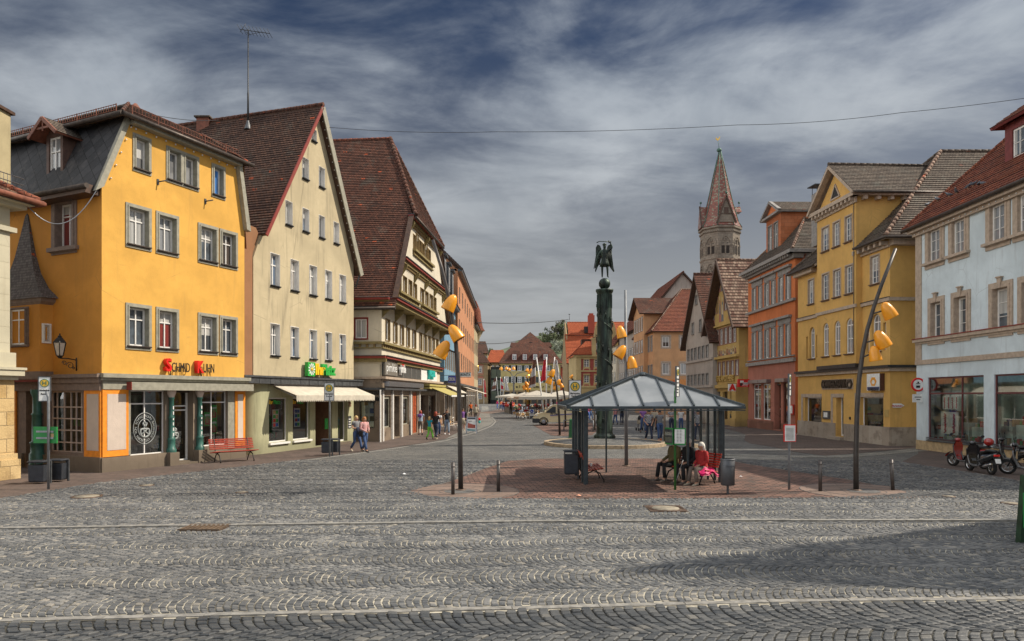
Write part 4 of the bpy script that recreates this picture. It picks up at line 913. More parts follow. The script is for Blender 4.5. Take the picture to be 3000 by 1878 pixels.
# chimney and tall television aerial on the long roof
mb=MB().use(MT['rust_rail']); v_=min([q*.05 for q in range(20,240)],key=lambda v:abs(Q2(uAp,v,0).x/Q2(uAp,v,0).y*FPX+CX-600)); c=Q2(uAp,v_,zAp-.9); mb.box(c.x-.33,c.x+.33,c.y-.3,c.y+.3,c.z,c.z+1.28); mb.use(T_GREY).box(c.x-.42,c.x+.42,c.y-.4,c.y+.4,c.z+1.28,c.z+1.36); mb.build('chimney',None,cb)
av=min([q*.05 for q in range(20,240)],key=lambda v:abs(Q2(uAp-.5,v,0).x/Q2(uAp-.5,v,0).y*FPX+CX-727)); base=Q2(uAp-.5,av,zAp-.6); t_=thing('tv_aerial','tall thin black television aerial rising from the brown tiled roof','aerial',base)
Dm=base.y; zt_=EYE+(CY-85)*Dm/FPX; xt=(727-CX)*Dm/FPX; topv=Vector((xt+.0,Dm,zt_)); mb=MB().use(MT['black']); mb.tube([base,base.lerp(topv,.35),base.lerp(topv,.36),topv],[.055,.05,.035,.03],6); mb.use(MT['zinc']).lathe([(.2,-.1),(.1,.2),(.06,.35)],base,8)
mb.build('mast',None,t_); mb=MB().use(MT['black']); l,rr=P(703,86,Dm),P(790,98,Dm); mb.tube([l,rr],.018,5)
for q in range(9):p=l.lerp(rr,q/8); mb.tube([p+Vector((-.05,-.25,.12)),p+Vector((.05,.25,-.12))],.012,4)
mb.tube([topv.lerp(base,.06),l.lerp(rr,.7)],.012,4); mb.tube([topv.lerp(base,.05),l.lerp(rr,.15)],.012,4); mb.tube([l+Vector((0,0,-.15)),l+Vector((.3,0,.3))],.012,4); mb.build('antenna',None,t_)
# ---- timbered house with jettied gable
VX,VD=190.0,2000.0
A3=P2(1118,38.7); B3=P2(1289,55.2); f3=Fac(A3,B3); W3=f3.L; s3=Fac(f3.p(0,0,-9).xy,A3); tb=building('timbered_house','cream timbered house with huge brown tiled roof and jettied upper storeys',A3)
zr1=f3.z(1119,1050); zsil=f3.z(1119,1000); zw1=f3.z(1131,934); zw0=f3.z(1131,998)+.03; zt1=f3.z(1135,888)
fG=f3.off(.62); hs=[]
cx3=[(375,412),(440,474),(498,530),(552,580),(603,634),(662,686),(699,724),(735,758),(768,793),(806,824)]
for a,b in cx3:a,b=f3.u(1000+a/2.907),f3.u(1000+b/2.907); window(f3,tb,(a,b-.06,zw0,zw1-.02),2 if b-a>.6 else 1,(),fw=.08,sur=.04,smat=mat('timber_ochre',(.25,.17,.07),.7,var=.2),holes=hs,depth=.10,pane=random.choice([MT['pane_dark'],MT['pane_curtain'],MT['pane_net']]))
mb=MB().use(CREAM2); f3.face(mb,rect(0,W3,zr1-.1,zt1+.1),hs,0,.1)
hs=[]; rS=s3.r(1040,934,1075,991); window(s3,tb,rS,2,(),fw=.08,sur=.08,smat=REDL,holes=hs,depth=.08,pane=MT['pane_curtain'])
s3.face(mb,rect(0,s3.L,zr1-1.8,zt1+.1),hs,0,.1); mb.add([f3.p(W3,0,0),f3.p(W3,0,-8),f3.p(W3,12,-8),f3.p(W3,12,0)],[(0,1,2,3)])
f3.box(mb,.0,W3,zr1-.1,zr1,0,.02)
mb.build('wall',None,tb)
uT0,zG0=fG.uz(1199,636); uT1,zG1=fG.uz(1289,716); zG=(zG0+zG1)/2-.1; uB0,zB=0.05,zt1+.12; uB1=fG.L-.15; uT1=uB1-uT0+uB0
lerp=lambda a,b,t:a+(b-a)*t
hs=[]
def c8(x,y):return(1130+x/4.445,560+y/4.445)
z2=fG.z(*c8(160,1060)),fG.z(*c8(165,1285))
for a,b in((166,200),(225,272),(297,340),(358,402),(450,495),(513,553),(570,610),(622,655)):window(fG,tb,(fG.u(1130+a/4.445),fG.u(1130+b/4.445)-.08,z2[1],z2[0]),2,(),fw=.09,sur=.05,smat=MT['timber_ochre'],holes=hs,depth=.12,pane=random.choice([MT['pane_dark'],MT['pane_curtain'],MT['pane_net']]))
z3=fG.z(*c8(360,570)),fG.z(*c8(360,745))
for i,(a,b) in enumerate(((358,385),(393,425),(433,460),(470,498),(503,540),(550,580))):window(fG,tb,(fG.u(1130+a/4.445),fG.u(1130+b/4.445)-.06,z3[1],z3[0]+(.25 if i in(1,4) else 0)),2 if i in(1,4) else 1,(),fw=.05,sur=.07,smat=MT['timber_ochre'],arc=.35 if i in(1,4) else None,holes=hs,depth=.12,pane=MT['pane_curtain'])
mb=MB().use(CREAM2); fG.body(mb,[(uB0,zB),(uB1,zB),(uT1,zG),(uT0,zG)],hs,9,.12); mb.build('gable',None,tb)
mb=MB()
def beam(f,u0,u1,z,n0=0,big=1,dent=True,brk=0):
    mb.use(REDL); f.box(mb,u0,u1,z,z+.13*big,n0,.34+n0*0); mb.use(OLIVE); f.box(mb,u0,u1,z-.20*big,z-.002,n0,.20); mb.use(MT['zinc']); f.box(mb,u0,u1,z+.13*big,z+.17*big,n0,.40)
    if dent:
        mb.use(MT['timber_ochre']); n=int((u1-u0)/.22)
        for q in range(n):u=u0+.05+(u1-u0-.1)*q/n; f.box(mb,u,u+.10,z-.36*big,z-.202*big,.0,.12)
    mb.use(OLIVE)
    for q in range(brk):u=u0+.2+(u1-u0-.55)*q/(brk-1); a=f.p(0,0,0); f.ext(mb,[(u+.02,z-.95),(u+.12,z-.95),(u+.14,z-.25),(u,z-.25)],.0,.06); mb.prism([f.p(u,z-.85,.06),f.p(u,z-.26,.06),f.p(u,z-.26,.36),f.p(u,z-.40,.36)],f.p(.12,0,0)-f.p(0,0,0))
beam(fG,-.1,W3+.1,zt1-.0,-.6,1,False); beam(s3,s3.L-6,s3.L+.5,zt1-.0,0,1,False)
m1=fG.z(*c8(205,868)); k_=(m1-zB)/(zG-zB); beam(fG,lerp(uB0,uT0,k_),lerp(uB1,uT1,k_),m1-.1,0,1,True,5); beam(fG,uT0-.3,uT1+.3,zG-.16,0,1.1,True,3)
for f,a,b,z in((f3,-.1,W3,zsil),(fG,fG.u(c8(150,0)[0]),fG.u(c8(432,0)[0]),z2[1]-.02),(fG,fG.u(c8(452,0)[0]),fG.u(c8(665,0)[0]),z2[1]-.02),(fG,fG.u(c8(350,0)[0]),fG.u(c8(605,0)[0]),z3[1]-.02),(s3,s3.L-6,s3.L+.1,zsil)):
    mb.use(OLIVE); f.box(mb,a,b,z-.16,z-.02,0,.22); f.box(mb,a,b,z-.40,z-.33,0,.12); mb.use(MT['timber_ochre'])
    for q in range(int((b-a)/.42)):f.box(mb,a+.08+q*.42,a+.20+q*.42,z-.33,z-.16,0,.10)
mb.use(OLIVE)
for q in range(7):u=.1+q*(W3-.3)/6; mb.prism([f3.p(u,zt1-.95,0),f3.p(u,zt1-.2,0),f3.p(u,zt1-.2,.55),f3.p(u,zt1-.38,.55)],f3.p(.13,0,0)-f3.p(0,0,0))
beam(f3,-.15,W3+.1,zr1,0,1,False); beam(s3,s3.L-6,s3.L+.3,zr1,0,1,False)
for sg_,(a,b) in((-1,(uB0,uT0)),(1,(uB1,uT1))):mb.use(OLIVE); mb.bar(fG.p(a+.05*sg_,zB,.12),fG.p(b+.05*sg_,zG,.12),.20,.16); mb.use(MT['wood_dark']); mb.bar(fG.p(a+.2*sg_,zB,.2),fG.p(b+.2*sg_,zG,.2),.3,.05)
mb.build('timber_frame',None,tb)
mb=MB(); uc3=(uB0+uB1)/2; zR3=EYE+745*47.1/2000; zR3=20.1; oh=.35
slope=(zG-zB)/(uT0-uB0); zRr=zG+(uc3-uT0)*slope*.93; zR3=zB+(uc3-uB0)*slope+.12
pk=fG.p(uc3,zR3,-2.9); bk=fG.p(uc3,zR3,-12)
k0=(zR3-1.05*1.0-zG)/(zR3-zG)
a0,a1,a2,a3=fG.p(uB0-.42,zB-.45,.25),fG.p(uT0-.05,zG+.1,.25),fG.p(uc3,zR3,-2.4),fG.p(uc3,zR3,-12); a4=fG.p(uB0-.42,zB-.45,-12)
# keep the left slope planar: main slope polygon in one plane through eave and ridge
def onslope(u,n,sgn=-1):
    return fG.p(u,zB+.12+((u-uB0) if sgn<0 else(uB1-u))*slope,n)
hipu=uT0-.12;
roof(mb,[onslope(uB0-.42,.25),onslope(hipu,.25),onslope(uc3,-2.4),onslope(uc3,-12),onslope(uB0-.42,-12)],.17,.045,.14,T_BROWN,MT['wood_dark'])
h2=uB1-hipu+uB0
roof(mb,[onslope(uB1+.42,.25,1),onslope(h2,.25,1),onslope(uc3,-2.4,1),onslope(uc3,-12,1),onslope(uB1+.42,-12,1)],.17,.04,.14,T_BROWN,MT['wood_dark'])
ha,hb,hc=onslope(hipu,.45),onslope(h2,.45,1),onslope(uc3,-2.4)
ha.z=hb.z=min(ha.z,hb.z); roof(mb,[ha,hb,hc],.17,.04,.12,T_MIX if False else T_BROWN,MT['wood_dark'])
ridge(mb,ha+Vector((0,0,.05)),hc+Vector((0,0,.05)),T_BROWN,.14); ridge(mb,hb,hc,T_BROWN,.12); ridge(mb,hc,onslope(uc3,-12),T_RED,.13)
mb.build('roof',None,tb)
mb=MB().use(MT['gutter']); mb.tube([ha+Vector((0,0,-.1)),hb+Vector((0,0,-.1))],.09,6); mb.tube([onslope(uB0-.5,.3),onslope(uB0-.5,-9)],.1,6); mb.build('gutter',None,tb)
p0,p1=onslope(1.9,-3.6),onslope(2.6,-3.6); mb=MB().use(MT['steel']); t0=(p1-p0); q=fG.p(0,0,-1.0)-fG.p(0,0,0); lift=Vector((0,0,.14))+Vector((-.08,0,0)); mb.prism([p0+lift,p0+q*.75+lift,p1+q*.75+lift,p1+lift],Vector((.06,0,-.1))); mb.use(MT['pane_blue']); l2=lift*1.12; mb.poly([p0.lerp(p1,.1)+l2+q*.06,p0.lerp(p1,.1)+q*.69+l2,p0.lerp(p1,.9)+q*.69+l2,p0.lerp(p1,.9)+l2+q*.06]); mb.build('skylight',None,tb)
# shops under it
MARB=brickish('marble_brown',(.22,.17,.12),(.30,.23,.17),(.14,.11,.08),1.3,1.1,.006,dirt=.8,dc=(.10,.075,.055),bump=.1,rough=.4)
gh=[]; gs=[]; zg=f3.z(1119,1142)
def c6(x):return f3.u(1000+x/5.4)
zf_=.55; wz=(zf_+.25,zg-.45)
shop_window(tb,f3,(c6(672),c6(778),.75,zg-.35),gh,(),(.93,),fm=MT['trim_grey'],fw=.07,d=.1); shop_window(tb,f3,(c6(838),c6(922),.08,zg-.35),gh,(),(.93,),fm=MT['trim_grey'],fw=.06,d=.5,name='shop_door'); shop_window(tb,f3,(c6(975),c6(1066),.75,zg-.35),gh,(),(.93,),fm=MT['trim_grey'],fw=.07,d=.1)
shop_window(tb,f3,(c6(1255),c6(1375),.05,zg-.3),gh,(.35,),(.85,),fm=mat('frame_brown',(.10,.045,.03),.5),fw=.08,d=.4,name='shop_door'); shop_window(tb,f3,(c6(1385),c6(1488),.4,zg-.3),gh,(.5,),(),fm=MT['frame_brown'],fw=.08,d=.15)
rdoor=(c6(1130),c6(1196),.08,zg-.1); gh.append(rect(*rdoor))
shop_window(tb,s3,s3.r(1053,1174,1097,1255),gs,(),(),fm=MT['black'],fw=.05,d=.04,name='showcase')
mb=MB().use(MARB); f3.face(mb,rect(0,W3,0,zg),gh,0,.4); s3.face(mb,rect(0,s3.L,0,zg),gs,0,.25)
mb.use(WHT)
for x in(612,658,812,958,1100,1235,1495):u=c6(x); f3.box(mb,u-.09,u+.09,0,zg,0,.05)
mb.use(MT['stone_grey'])
for x in(795,940,1080):u=c6(x); f3.box(mb,u-.13,u+.13,0,zg,0,.03)
mb.build('shop_front',None,tb); shop_room(tb,f3,.3,W3-.3,zg-.3,2.4)
mb=MB().use(MT['white']); r=s3.r(1053,1174,1097,1255); s3.box(mb,r[0]+.1,r[1]-.1,r[2]+.1,r[3]-.1,-.2,-.17)
for i in range(5):mb.use(MT[['goods_tan','black','goods_white','goods_blue','goods_tan'][i]]); u=r[0]+.2+(i%2)*.35; z=r[2]+.4+(i//2)*.45; s3.box(mb,u,u+.26,z,z+.28,-.17,-.165)
mb.build('showcase_board',None,tb)
mb=MB().use(mat('door_red',(.36,.07,.02),.45,var=.2)); f3.box(mb,*rdoor,-.12,-.06)
for i in range(3):
    z=rdoor[2]+.15+i*.85; um=(rdoor[0]+rdoor[1])/2
    for a,b in((rdoor[0]+.12,um-.05),(um+.05,rdoor[1]-.12)):f3.box(mb,a,b,z,z+.7,-.06,-.035)
mb.build('door',None,tb)
mb=MB().use(MT['zinc']); f3.box(mb,-.25,W3+.1,zg,zg+.12,-.1,.30); s3.box(mb,s3.L-7,s3.L+.25,zg,zg+.12,-.1,.25); mb.use(MARB); f3.box(mb,-.02,W3,zg+.12,zg+.62,-.1,.06); s3.box(mb,s3.L-7,s3.L+.0,zg+.12,zg+.62,-.1,.05); mb.use(MT['trim_beige']); f3.box(mb,-.15,W3+.1,zg+.62,zg+.76,-.1,.28); s3.box(mb,s3.L-7,s3.L+.15,zg+.62,zg+.74,-.1,.2)
mb.use(CREAM2); f3.box(mb,0,W3,zg+.76,zr1-.34,-.1,-.02); mb.use(MT['steel']); f3.box(mb,.4,c6(1230),zg+.2,zg+.5,.06,.34); mb.use(mat('awning_olive',(.38,.32,.10),.8)); f3.box(mb,c6(1290),W3,zg+.16,zg+.3,.06,.5); f3.box(mb,c6(1290),W3,zg+.36,zg+.5,.06,.5)
mb.use(mat('panel_dark',(.10,.105,.10),.35,.3)); f3.box(mb,.15,c6(1238),zg+.8,zg+1.62,0,.08); mb.use(MT['stone_grey'])
for x in(958,1085,1160):f3.box(mb,c6(x)-.03,c6(x)+.03,zg+.8,zg+1.62,.08,.1)
mb.use(MT['white']); f3.box(mb,c6(1243),c6(1492),zg+.76,zg+1.95,0,.1); mb.build('fascia',None,tb)
SGP=mat('sign_taupe',(.17,.155,.13),.5); mb=MB().use(SGP); f3.box(mb,.05,c6(840),zg+.85,zg+1.75,.1,.2); mb.build('name_board',None,tb)
text('pimkie',f3,(c6(840)+.05)/2,zg+1.28,.72,MT['white'],tb,.21,.01,fit=c6(815)-c6(650)); text('pimkie',f3,c6(900),zg+1.3,.66,MT['white'],tb,.28,.06,bold=.02,fit=c6(940)-c6(862)); text('..',f3,c6(905),zg+1.72,.7,RED,tb,.28,.05,bold=.03)
TEAL=mat('sign_teal',(.02,.42,.38),.5); text('yeppa',f3,c6(1385),zg+1.38,.9,TEAL,tb,.2,.08,'lettering',bold=.03)
u,z=s3.uz(1075,1152); text('BUCHDRUCKEREI',s3,u,z,.30,BLK,tb,.03,.02,bold=.006,fit=1.5); text('Karl Nagel',s3,u,s3.z(1075,1167),.46,BLK,tb,.04,.02,shear=.35,bold=.014,fit=1.55)
mb=MB().use(MT['awning_olive']); a,b=c6(1330),W3+.2; mb.prism([f3.p(a,3.35,.1),f3.p(b,3.35,.1),f3.p(b,2.62,1.9),f3.p(a,2.62,1.9)],Vector((0,0,-.03))); mb.use(MT['white']); f3.box(mb,a,b,2.54,2.66,1.9,1.95); aw=mb.build('awning',None); tag(aw,'olive yellow awning over the shop beside the red door','awning')
# ------------------------------------------------------------------ buildings, right side
MUST=plaster('plaster_mustard',(.64,.385,.12),.25,(.32,.22,.08)); PALEB=plaster('plaster_pale_blue',(.61,.69,.72),.25,(.26,.27,.27)); TERRA=plaster('plaster_terracotta',(.58,.18,.065),.35,(.22,.09,.05)); ROSE=plaster('plaster_rose',(.42,.17,.12),.25,(.2,.1,.07))
OCHR=plaster('plaster_gold',(.50,.34,.12),.4,(.22,.15,.08)); GREYP=plaster('plaster_greige',(.42,.37,.32),.5,(.2,.17,.15)); PEACH=plaster('plaster_peach',(.58,.33,.17),.3,(.3,.17,.1)); BEI=MT['trim_beige']
TRAV=brickish('travertine',(.34,.28,.22),(.42,.36,.29),(.25,.2,.15),.62,1.3,.006,dirt=.6,dc=(.16,.12,.09),bump=.15)
def hiproof(mb,corners,za,rdg,over,m,under,course=.2,lift=.04,rm=None):
    """corners = 4 xy points round the eaves, rdg = two ridge points; edges alternate long, hip, long, hip starting with corners 0-1"""
    c=sum((Vector(p) for p in corners),Vector((0,0)))/4
    e=[Vector((p[0],p[1],za))+((Vector(p)-c).normalized()*over).to_3d() for p in corners]
    r0,r1=Vector(rdg[0]),Vector(rdg[1])
    for q in([e[0],e[1],r1,r0],[e[1],e[2],r1],[e[2],e[3],r0,r1],[e[3],e[0],r0]):roof(mb,q,course,lift,.12,m,under)
    rm=rm or m; up=Vector((0,0,.06))
    for a,b in((e[0],r0),(e[3],r0),(e[1],r1),(e[2],r1),(r0,r1)):ridge(mb,a+up,b+up,rm,.11)
    return e
# ---- pale blue house at the right edge
fw_=Fac((19.85,33.5),(19.7,20.5)); wb=building('pale_blue_house','pale blue house with beige window surrounds at the right edge',(19.85,33.5)); L=fw_.L
hs=[]; zt1_,zt0_=fw_.z(2726,678),fw_.z(2726,763)
up=[(2726,2753),(2796,2824),(2908,2942),(2990,3036)]
for a,b in up:window(fw_,wb,(fw_.u(a)-.08,fw_.u(b)+.08,zt0_-.1,zt1_),2,(),fw=.07,bars=2,sur=.30,sp=.05,smat=BEI,fmat=MT['frame_white'],sill=(.36,.20,.12,BEI),holes=hs,depth=.06,pane=MT['pane_net'],key=False,name='window')
za,zb_=fw_.z(2742,893),fw_.z(2742,990)
for a,b in((2738,2754),(2808,2829),(2922,2950),(3010,3048)):window(fw_,wb,(fw_.u(a)-.22,fw_.u(b)+.10,zb_-.05,za+.1),1,(),fw=.08,bars=2,sur=.26,sp=.05,smat=BEI,holes=hs,depth=.16,pane=MT['pane_dark'],key=True)
zM=fw_.z(2690,999); zE=fw_.z(2690,668); zG2=fw_.z(2690,1062); zS=fw_.z(2690,1108)
mb=MB().use(PALEB); fw_.face(mb,rect(0,L,zG2,zE),hs,0,.18); mb.add([fw_.p(0,0,0),fw_.p(0,zE,0),fw_.p(0,zE,-11),fw_.p(0,0,-11)],[(0,1,2,3)]); mb.add([fw_.p(L,0,0),fw_.p(L,zE,0),fw_.p(L,zE,-11),fw_.p(L,0,-11)],[(3,2,1,0)]); mb.add([fw_.p(0,0,-11),fw_.p(L,0,-11),fw_.p(L,zE,-11),fw_.p(0,zE,-11)],[(3,2,1,0)])
mb.build('wall',None,wb)
mb=MB().use(BEI); f=fw_
f.box(mb,-.02,.45,zG2,zE-.2,0,.05); f.box(mb,-.1,L,zM-.08,zM+.06,0,.16); f.box(mb,0,L,zM-.18,zM-.08,0,.08); f.box(mb,-.02,L,zG2-.12,zG2+.10,-.05,.07); f.box(mb,-.2,L,zE-.25,zE+.02,0,.35); f.box(mb,-.1,L,zE-.42,zE-.252,0,.16)
mb.use(REDL); f.box(mb,-.1,L,zM+.06,zM+.10,0,.19); mb.use(MT['white'])
for q in range(34):mb.ball(f.p(.15+q*.38,zE-.33,.19),.03,6,4)
mb.build('cornice',None,wb)
gh=[]; mb=MB(); zg0=fw_.z(2717,1306); FR=mat('frame_maroon',(.13,.035,.035),.5)
for a,b in((2718,2882),(2912,3120)):shop_window(wb,fw_,(fw_.u(a),fw_.u(b),.55,fw_.z(2718,1106)),gh,(.62 if a<2800 else .5,),(.74,),fm=FR,fw=.07,d=.06)
mb.use(PALEB); fw_.face(mb,rect(0,L,.45,zG2-.12),gh,0,.3); mb.use(mat('plinth_tan',(.40,.29,.16),.85,var=.2)); fw_.box(mb,0,L,0,.45,-.1,.03); mb.use(MT['zinc'])
for a,b in((2718,2882),(2912,3120)):
    for q in range(3):fw_.box(mb,fw_.u(a),fw_.u(b),.46+q*.07,.50+q*.07,.03,.09)
mb.build('shop_front',None,wb); SIN=mat('shop_inside_green',(.50,.60,.54),.9,var=.35,scale=1.2); shop_room(wb,fw_,.3,L-.3,zG2-.3,1.1,SIN)
mb=MB(); SKT=mat('sketch_red',(.50,.06,.08),.7); random.seed(5)
for px0,px1,y0,y1,nf in((2752,2798,1160,1200,4),(2747,2798,1206,1275,2)):
    r=fw_.r(px0,y0,px1,y1); mb.use(MT['white']); fw_.box(mb,*r,-.16,-.15)
    for q in range(nf): # loose red chalk figures
        cu=r[0]+(r[1]-r[0])*(q+.5)/nf; sc_=(r[3]-r[2]); mb.use(SKT)
        for st_ in range(9):
            z0_=r[2]+sc_*(.06+.09*st_); dx=sc_*.10*random.uniform(-1,1); mb.tube([fw_.p(cu+dx,z0_,-.145),fw_.p(cu-dx*.6+.04,z0_+sc_*.07,-.145),fw_.p(cu+dx*.5,z0_+sc_*.13,-.145)],sc_*.034,5)
mb.build('poster',None,wb); random.seed(12)
mb=MB(); e=hiproof(mb,[(19.85,33.5),(19.7,20.5),(31,20.5),(31,33.5)],zE-.02,[(25.4,28.7,17.4),(25.4,25.0,17.4)],.62,T_RED,MT['wood_dark'],.2,.045,T_RED)
mb.use(MT['gutter']); mb.tube([e[0]+Vector((-.05,0,-.03)),e[1]+Vector((-.05,0,-.03))],.09,8); mb.build('roof',None,wb)
mb=MB().use(MT['rust_rail']); a,b=e[0].lerp(e[3],.06).lerp(e[1],.05),e[1]; a=Vector((20.0,32.6,zE+.62)); b=Vector((19.9,20.6,zE+.62))
for h in(0,.16):mb.tube([a+Vector((0,0,h)),b+Vector((0,0,h))],.014,5)
for q in range(80):p=a.lerp(b,q/80); mb.bar(p-Vector((0,0,.04 if q%6 else .25)),p+Vector((0,0,.18)),.012,.012)
mb.build('snow_guard',None,wb)
fdr=Fac((20.9,28.95),(20.9,27.35)); z0=zE+1.4; mb=MB().use(mat('dormer_maroon',(.16,.03,.028),.6,var=.2)); fdr.body(mb,rect(0,1.6,z0,z0+1.85),[rect(.42,1.18,z0+.3,z0+1.5)],4,.1); dmr=mb.build('dormer',None,wb); window(fdr,dmr,(.42,1.18,z0+.3,z0+1.5),2,(),bars=1,fw=.08,depth=.06,pane=MT['pane_dark'],name='dormer_window')
mb=MB(); zz=z0+1.85; c_=[fdr.p(-.35,zz,.4),fdr.p(1.95,zz,.4),fdr.p(1.95,zz+.2,-4),fdr.p(-.35,zz+.2,-4)]; rr=[fdr.p(.8,zz+.75,-.5),fdr.p(.8,zz+.75,-4)]
for q in([c_[0],c_[1],rr[0]],[c_[1],c_[2],rr[1],rr[0]],[c_[3],c_[0],rr[0],rr[1]]):roof(mb,q,.2,.03,.12,T_RED,MT['dormer_maroon'])
mb.build('dormer_roof',None,dmr)
# pigeons on the eaves of the pale blue house
t_pig=thing('pigeon','grey pigeon nearest the corner of the red tiled eaves','pigeon',(0,0,0),0,'pigeons on the red roof'); mb=MB().use(mat('feather_grey',(.09,.10,.12),.7,var=.3))
mb.loft([[Vector((x+rx*0,ry*cos(2*pi*k/8),z+ry*sin(2*pi*k/8))) for k in range(8)] for x,z,ry,rx in((-.22,.08,.01,0),(-.12,.10,.04,0),(-.02,.12,.065,0),(.08,.15,.06,0),(.13,.20,.035,0),(.15,.245,.03,0),(.18,.25,.018,0),(.21,.245,.004,0))],smooth=True); mb.build('body',None,t_pig,False)
MB().use(MT['goods_tan']).bar((0,.02,0),(0,.02,.08),.01,.01).bar((0,-.02,0),(0,-.02,.08),.01,.01).build('leg',None,t_pig,False)
spots=[(2716,600),(2746,584),(2780,571),(2802,562),(2836,547),(2850,540),(2866,540),(2880,538)]
def pigeon_at(px,py): # where the photo ray meets the tiled slope, about .25 m above the gutter line
    X=19.75+(py and 0); D=19.75*FPX/(px-CX); z=EYE+(CY-py)*D/FPX; X+=max(0,(z-zE-.2))*.7; D=X*FPX/(px-CX); return Vector((X,D,EYE+(CY-py)*D/FPX-.10))
lbl=['grey pigeon nearest the corner of the red tiled eaves','second grey pigeon from the corner on the tiled eaves','third grey pigeon from the corner, facing uphill','fourth grey pigeon from the corner on the tiled eaves','pigeon at the near edge of the clustered four','pigeon second in the clustered four on the eaves','pigeon third in the clustered four on the eaves','last pigeon of the row, closest to the maroon dormer']
for i,(x,y) in enumerate(spots):
    if i==0:t_pig.location=pigeon_at(x,y); t_pig.rotation_euler.z=.5
    else:dup(t_pig,pigeon_at(x,y),.5+i*1.1,lbl[i])
# ---- mustard bank house
Am,Bm=Vector((19.1,45.6)),Vector((19.6,35.4)); fm=Fac(Am,Bm); sm_=Fac(Bm,Bm+Vector((12,.6))); bb=building('bank_house','mustard yellow bank house with a pedimented middle bay',Am); L=fm.L
zB1=fm.z(2611,873); zB2=fm.z(2606,1075); zE=10.75; hs=[]; mb=MB()
fb=fm.off(.35); fb=fm.off(.35,fb.u(2394),fb.u(2508)); hb=[]
WF=MT['frame_white']; slm=(.10,.12,.05,mat('sill_brown',(.16,.09,.05),.7))
for lst,f,hh,y0,y1,rf in(([(2409,2428),(2442,2460),(2477,2495)],fb,hb,671,733,(2410,2427)),([(2410,2428),(2443,2462),(2478,2498)],fb,hb,806,875,(2411,2427))):
    z1=f.z(rf[0],y0); z0=f.z(rf[0],y1+6)
    for a,b in lst:window(f,bb,(f.u(a),f.u(b),z0,z1),2,(),bars=3,fw=.07,sur=.10,sp=.02,smat=BEI,sill=slm,holes=hh,depth=.08,pane=MT['pane_blue'])
def bigw(f,a,b,y0,y1,**k):r=f.r(a,y0,b,y1); window(f,bb,r,2,(),bars=3,fw=.08,sur=.10,sp=.02,smat=BEI,sill=slm,depth=.08,pane=MT['pane_blue'],**k)
bigw(fm,2552,2575,755,828,holes=hs); bigw(fm,2369,2384,823,888,holes=hs)
za,zb_=fb.z(2478,934),fb.z(2478,1037)
for a,b in((2411,2428),(2444,2462),(2478,2500)):window(fb,bb,(fb.u(a),fb.u(b),zb_,za),2,(.42,),fw=.08,arc=(fb.u(b)-fb.u(a))/2,sur=0,sill=slm,holes=hb,depth=.08,pane=MT['pane_net'])
for a,b,arc_ in((2371,2387,1),(2362,2367,0),(2391,2395,0),(2553,2580,1),(2538,2547,0),(2587,2596,0)):
    window(fm,bb,(fm.u(a),fm.u(b),zb_,za-(0 if arc_ else .55)),2 if arc_ else 1,(.42,),fw=.08 if arc_ else .06,arc=(fm.u(b)-fm.u(a))/2 if arc_ else None,holes=hs,depth=.14,sill=slm if arc_ else None,pane=MT['pane_net'])
mb.use(MUST); fm.face(mb,rect(0,L,zB2-.1,zE),hs,0,.2); sm_.face(mb,rect(0,12,0,zE),[],0); mb.add([fm.p(0,0,0),fm.p(0,zE,0),fm.p(0,zE,-12),fm.p(0,0,-12)],[(0,1,2,3)]); mb.add([fm.p(L,0,-12),fm.p(0,0,-12),fm.p(0,zE,-12),fm.p(L,zE,-12)],[(0,1,2,3)])
mb.build('wall',None,bb)
# middle bay with pediment and its own ridge running back
zbt=fb.z(2508,640)-.0; zbt=fm.z(2508,606); bw_=fb.L; ua_=bw_/2; zap=15.75; zbt=13.78
mb=MB().use(MUST); fb.body(mb,[(0,zB2+.3),(bw_,zB2+.3),(bw_,zbt),(ua_,zap),(0,zbt)],hb,8,.2); mb.use(BEI)
fb.box(mb,-.35,bw_+.35,zbt-.1,zbt+.12,0,.38); fb.box(mb,-.1,bw_+.1,zbt-.42,zbt-.1,0,.10)
for q in range(11):u=-.1+q*(bw_)/10.2; fb.box(mb,u,u+.16,zbt-.30,zbt-.102,.10,.34)
for s_ in(-1,1):mb.bar(fb.p(ua_+s_*(ua_+.40),zbt+.06,.3),fb.p(ua_,zap+.28,.3),.34,.16)
for q in range(6):
    p=fb.p(bw_,zbt-.30,-.4-q*.75); mb.box(p.x-.1,p.x+.1,p.y-.34,p.y,zbt-.30,zbt-.10)
a_=fb.p(bw_,0,-8); p=fb.p(bw_,0,.3); mb.box(p.x,a_.x,p.y-.38,p.y,zbt-.1,zbt+.10)
mb.use(MT['black']); fb.ext(mb,[(ua_-.42,zbt+.5),(ua_+.42,zbt+.5),(ua_,zbt+1.15)],0,.03); mb.use(BEI)
for a,b in(((-.5,.44),(.5,.44)),((.52,.42),(0,1.25)),((-.52,.42),(0,1.25))):mb.bar(fb.p(ua_+a[0],zbt+a[1],.03),fb.p(ua_+b[0],zbt+b[1],.03),.06,.09)
mb.use(MT['zinc']); mb.tube([fb.p(bw_-.15,5,.06),fb.p(bw_-.15,zbt,.06)],.02,5); mb.build('middle_bay',None,bb)
mb=MB()
for s_ in(-1,1):roof(mb,[fb.p(ua_+s_*(ua_+.5),zbt+.08,.45),fb.p(ua_,zap+.42,.45),fb.p(ua_,zap+.42,-7.6),fb.p(ua_+s_*(ua_+.5),zbt+.08,-7.6)],.2,.035,.1,T_GREY,BEI)
ridge(mb,fb.p(ua_,zap+.48,.45),fb.p(ua_,zap+.48,-7.6),T_GREY,.1); mb.use(MT['gutter']).tube([fb.p(bw_+.55,zbt+.04,.45),fb.p(bw_+.55,zbt+.04,-6.5)],.08,6)
mb.build('bay_roof',None,bb)
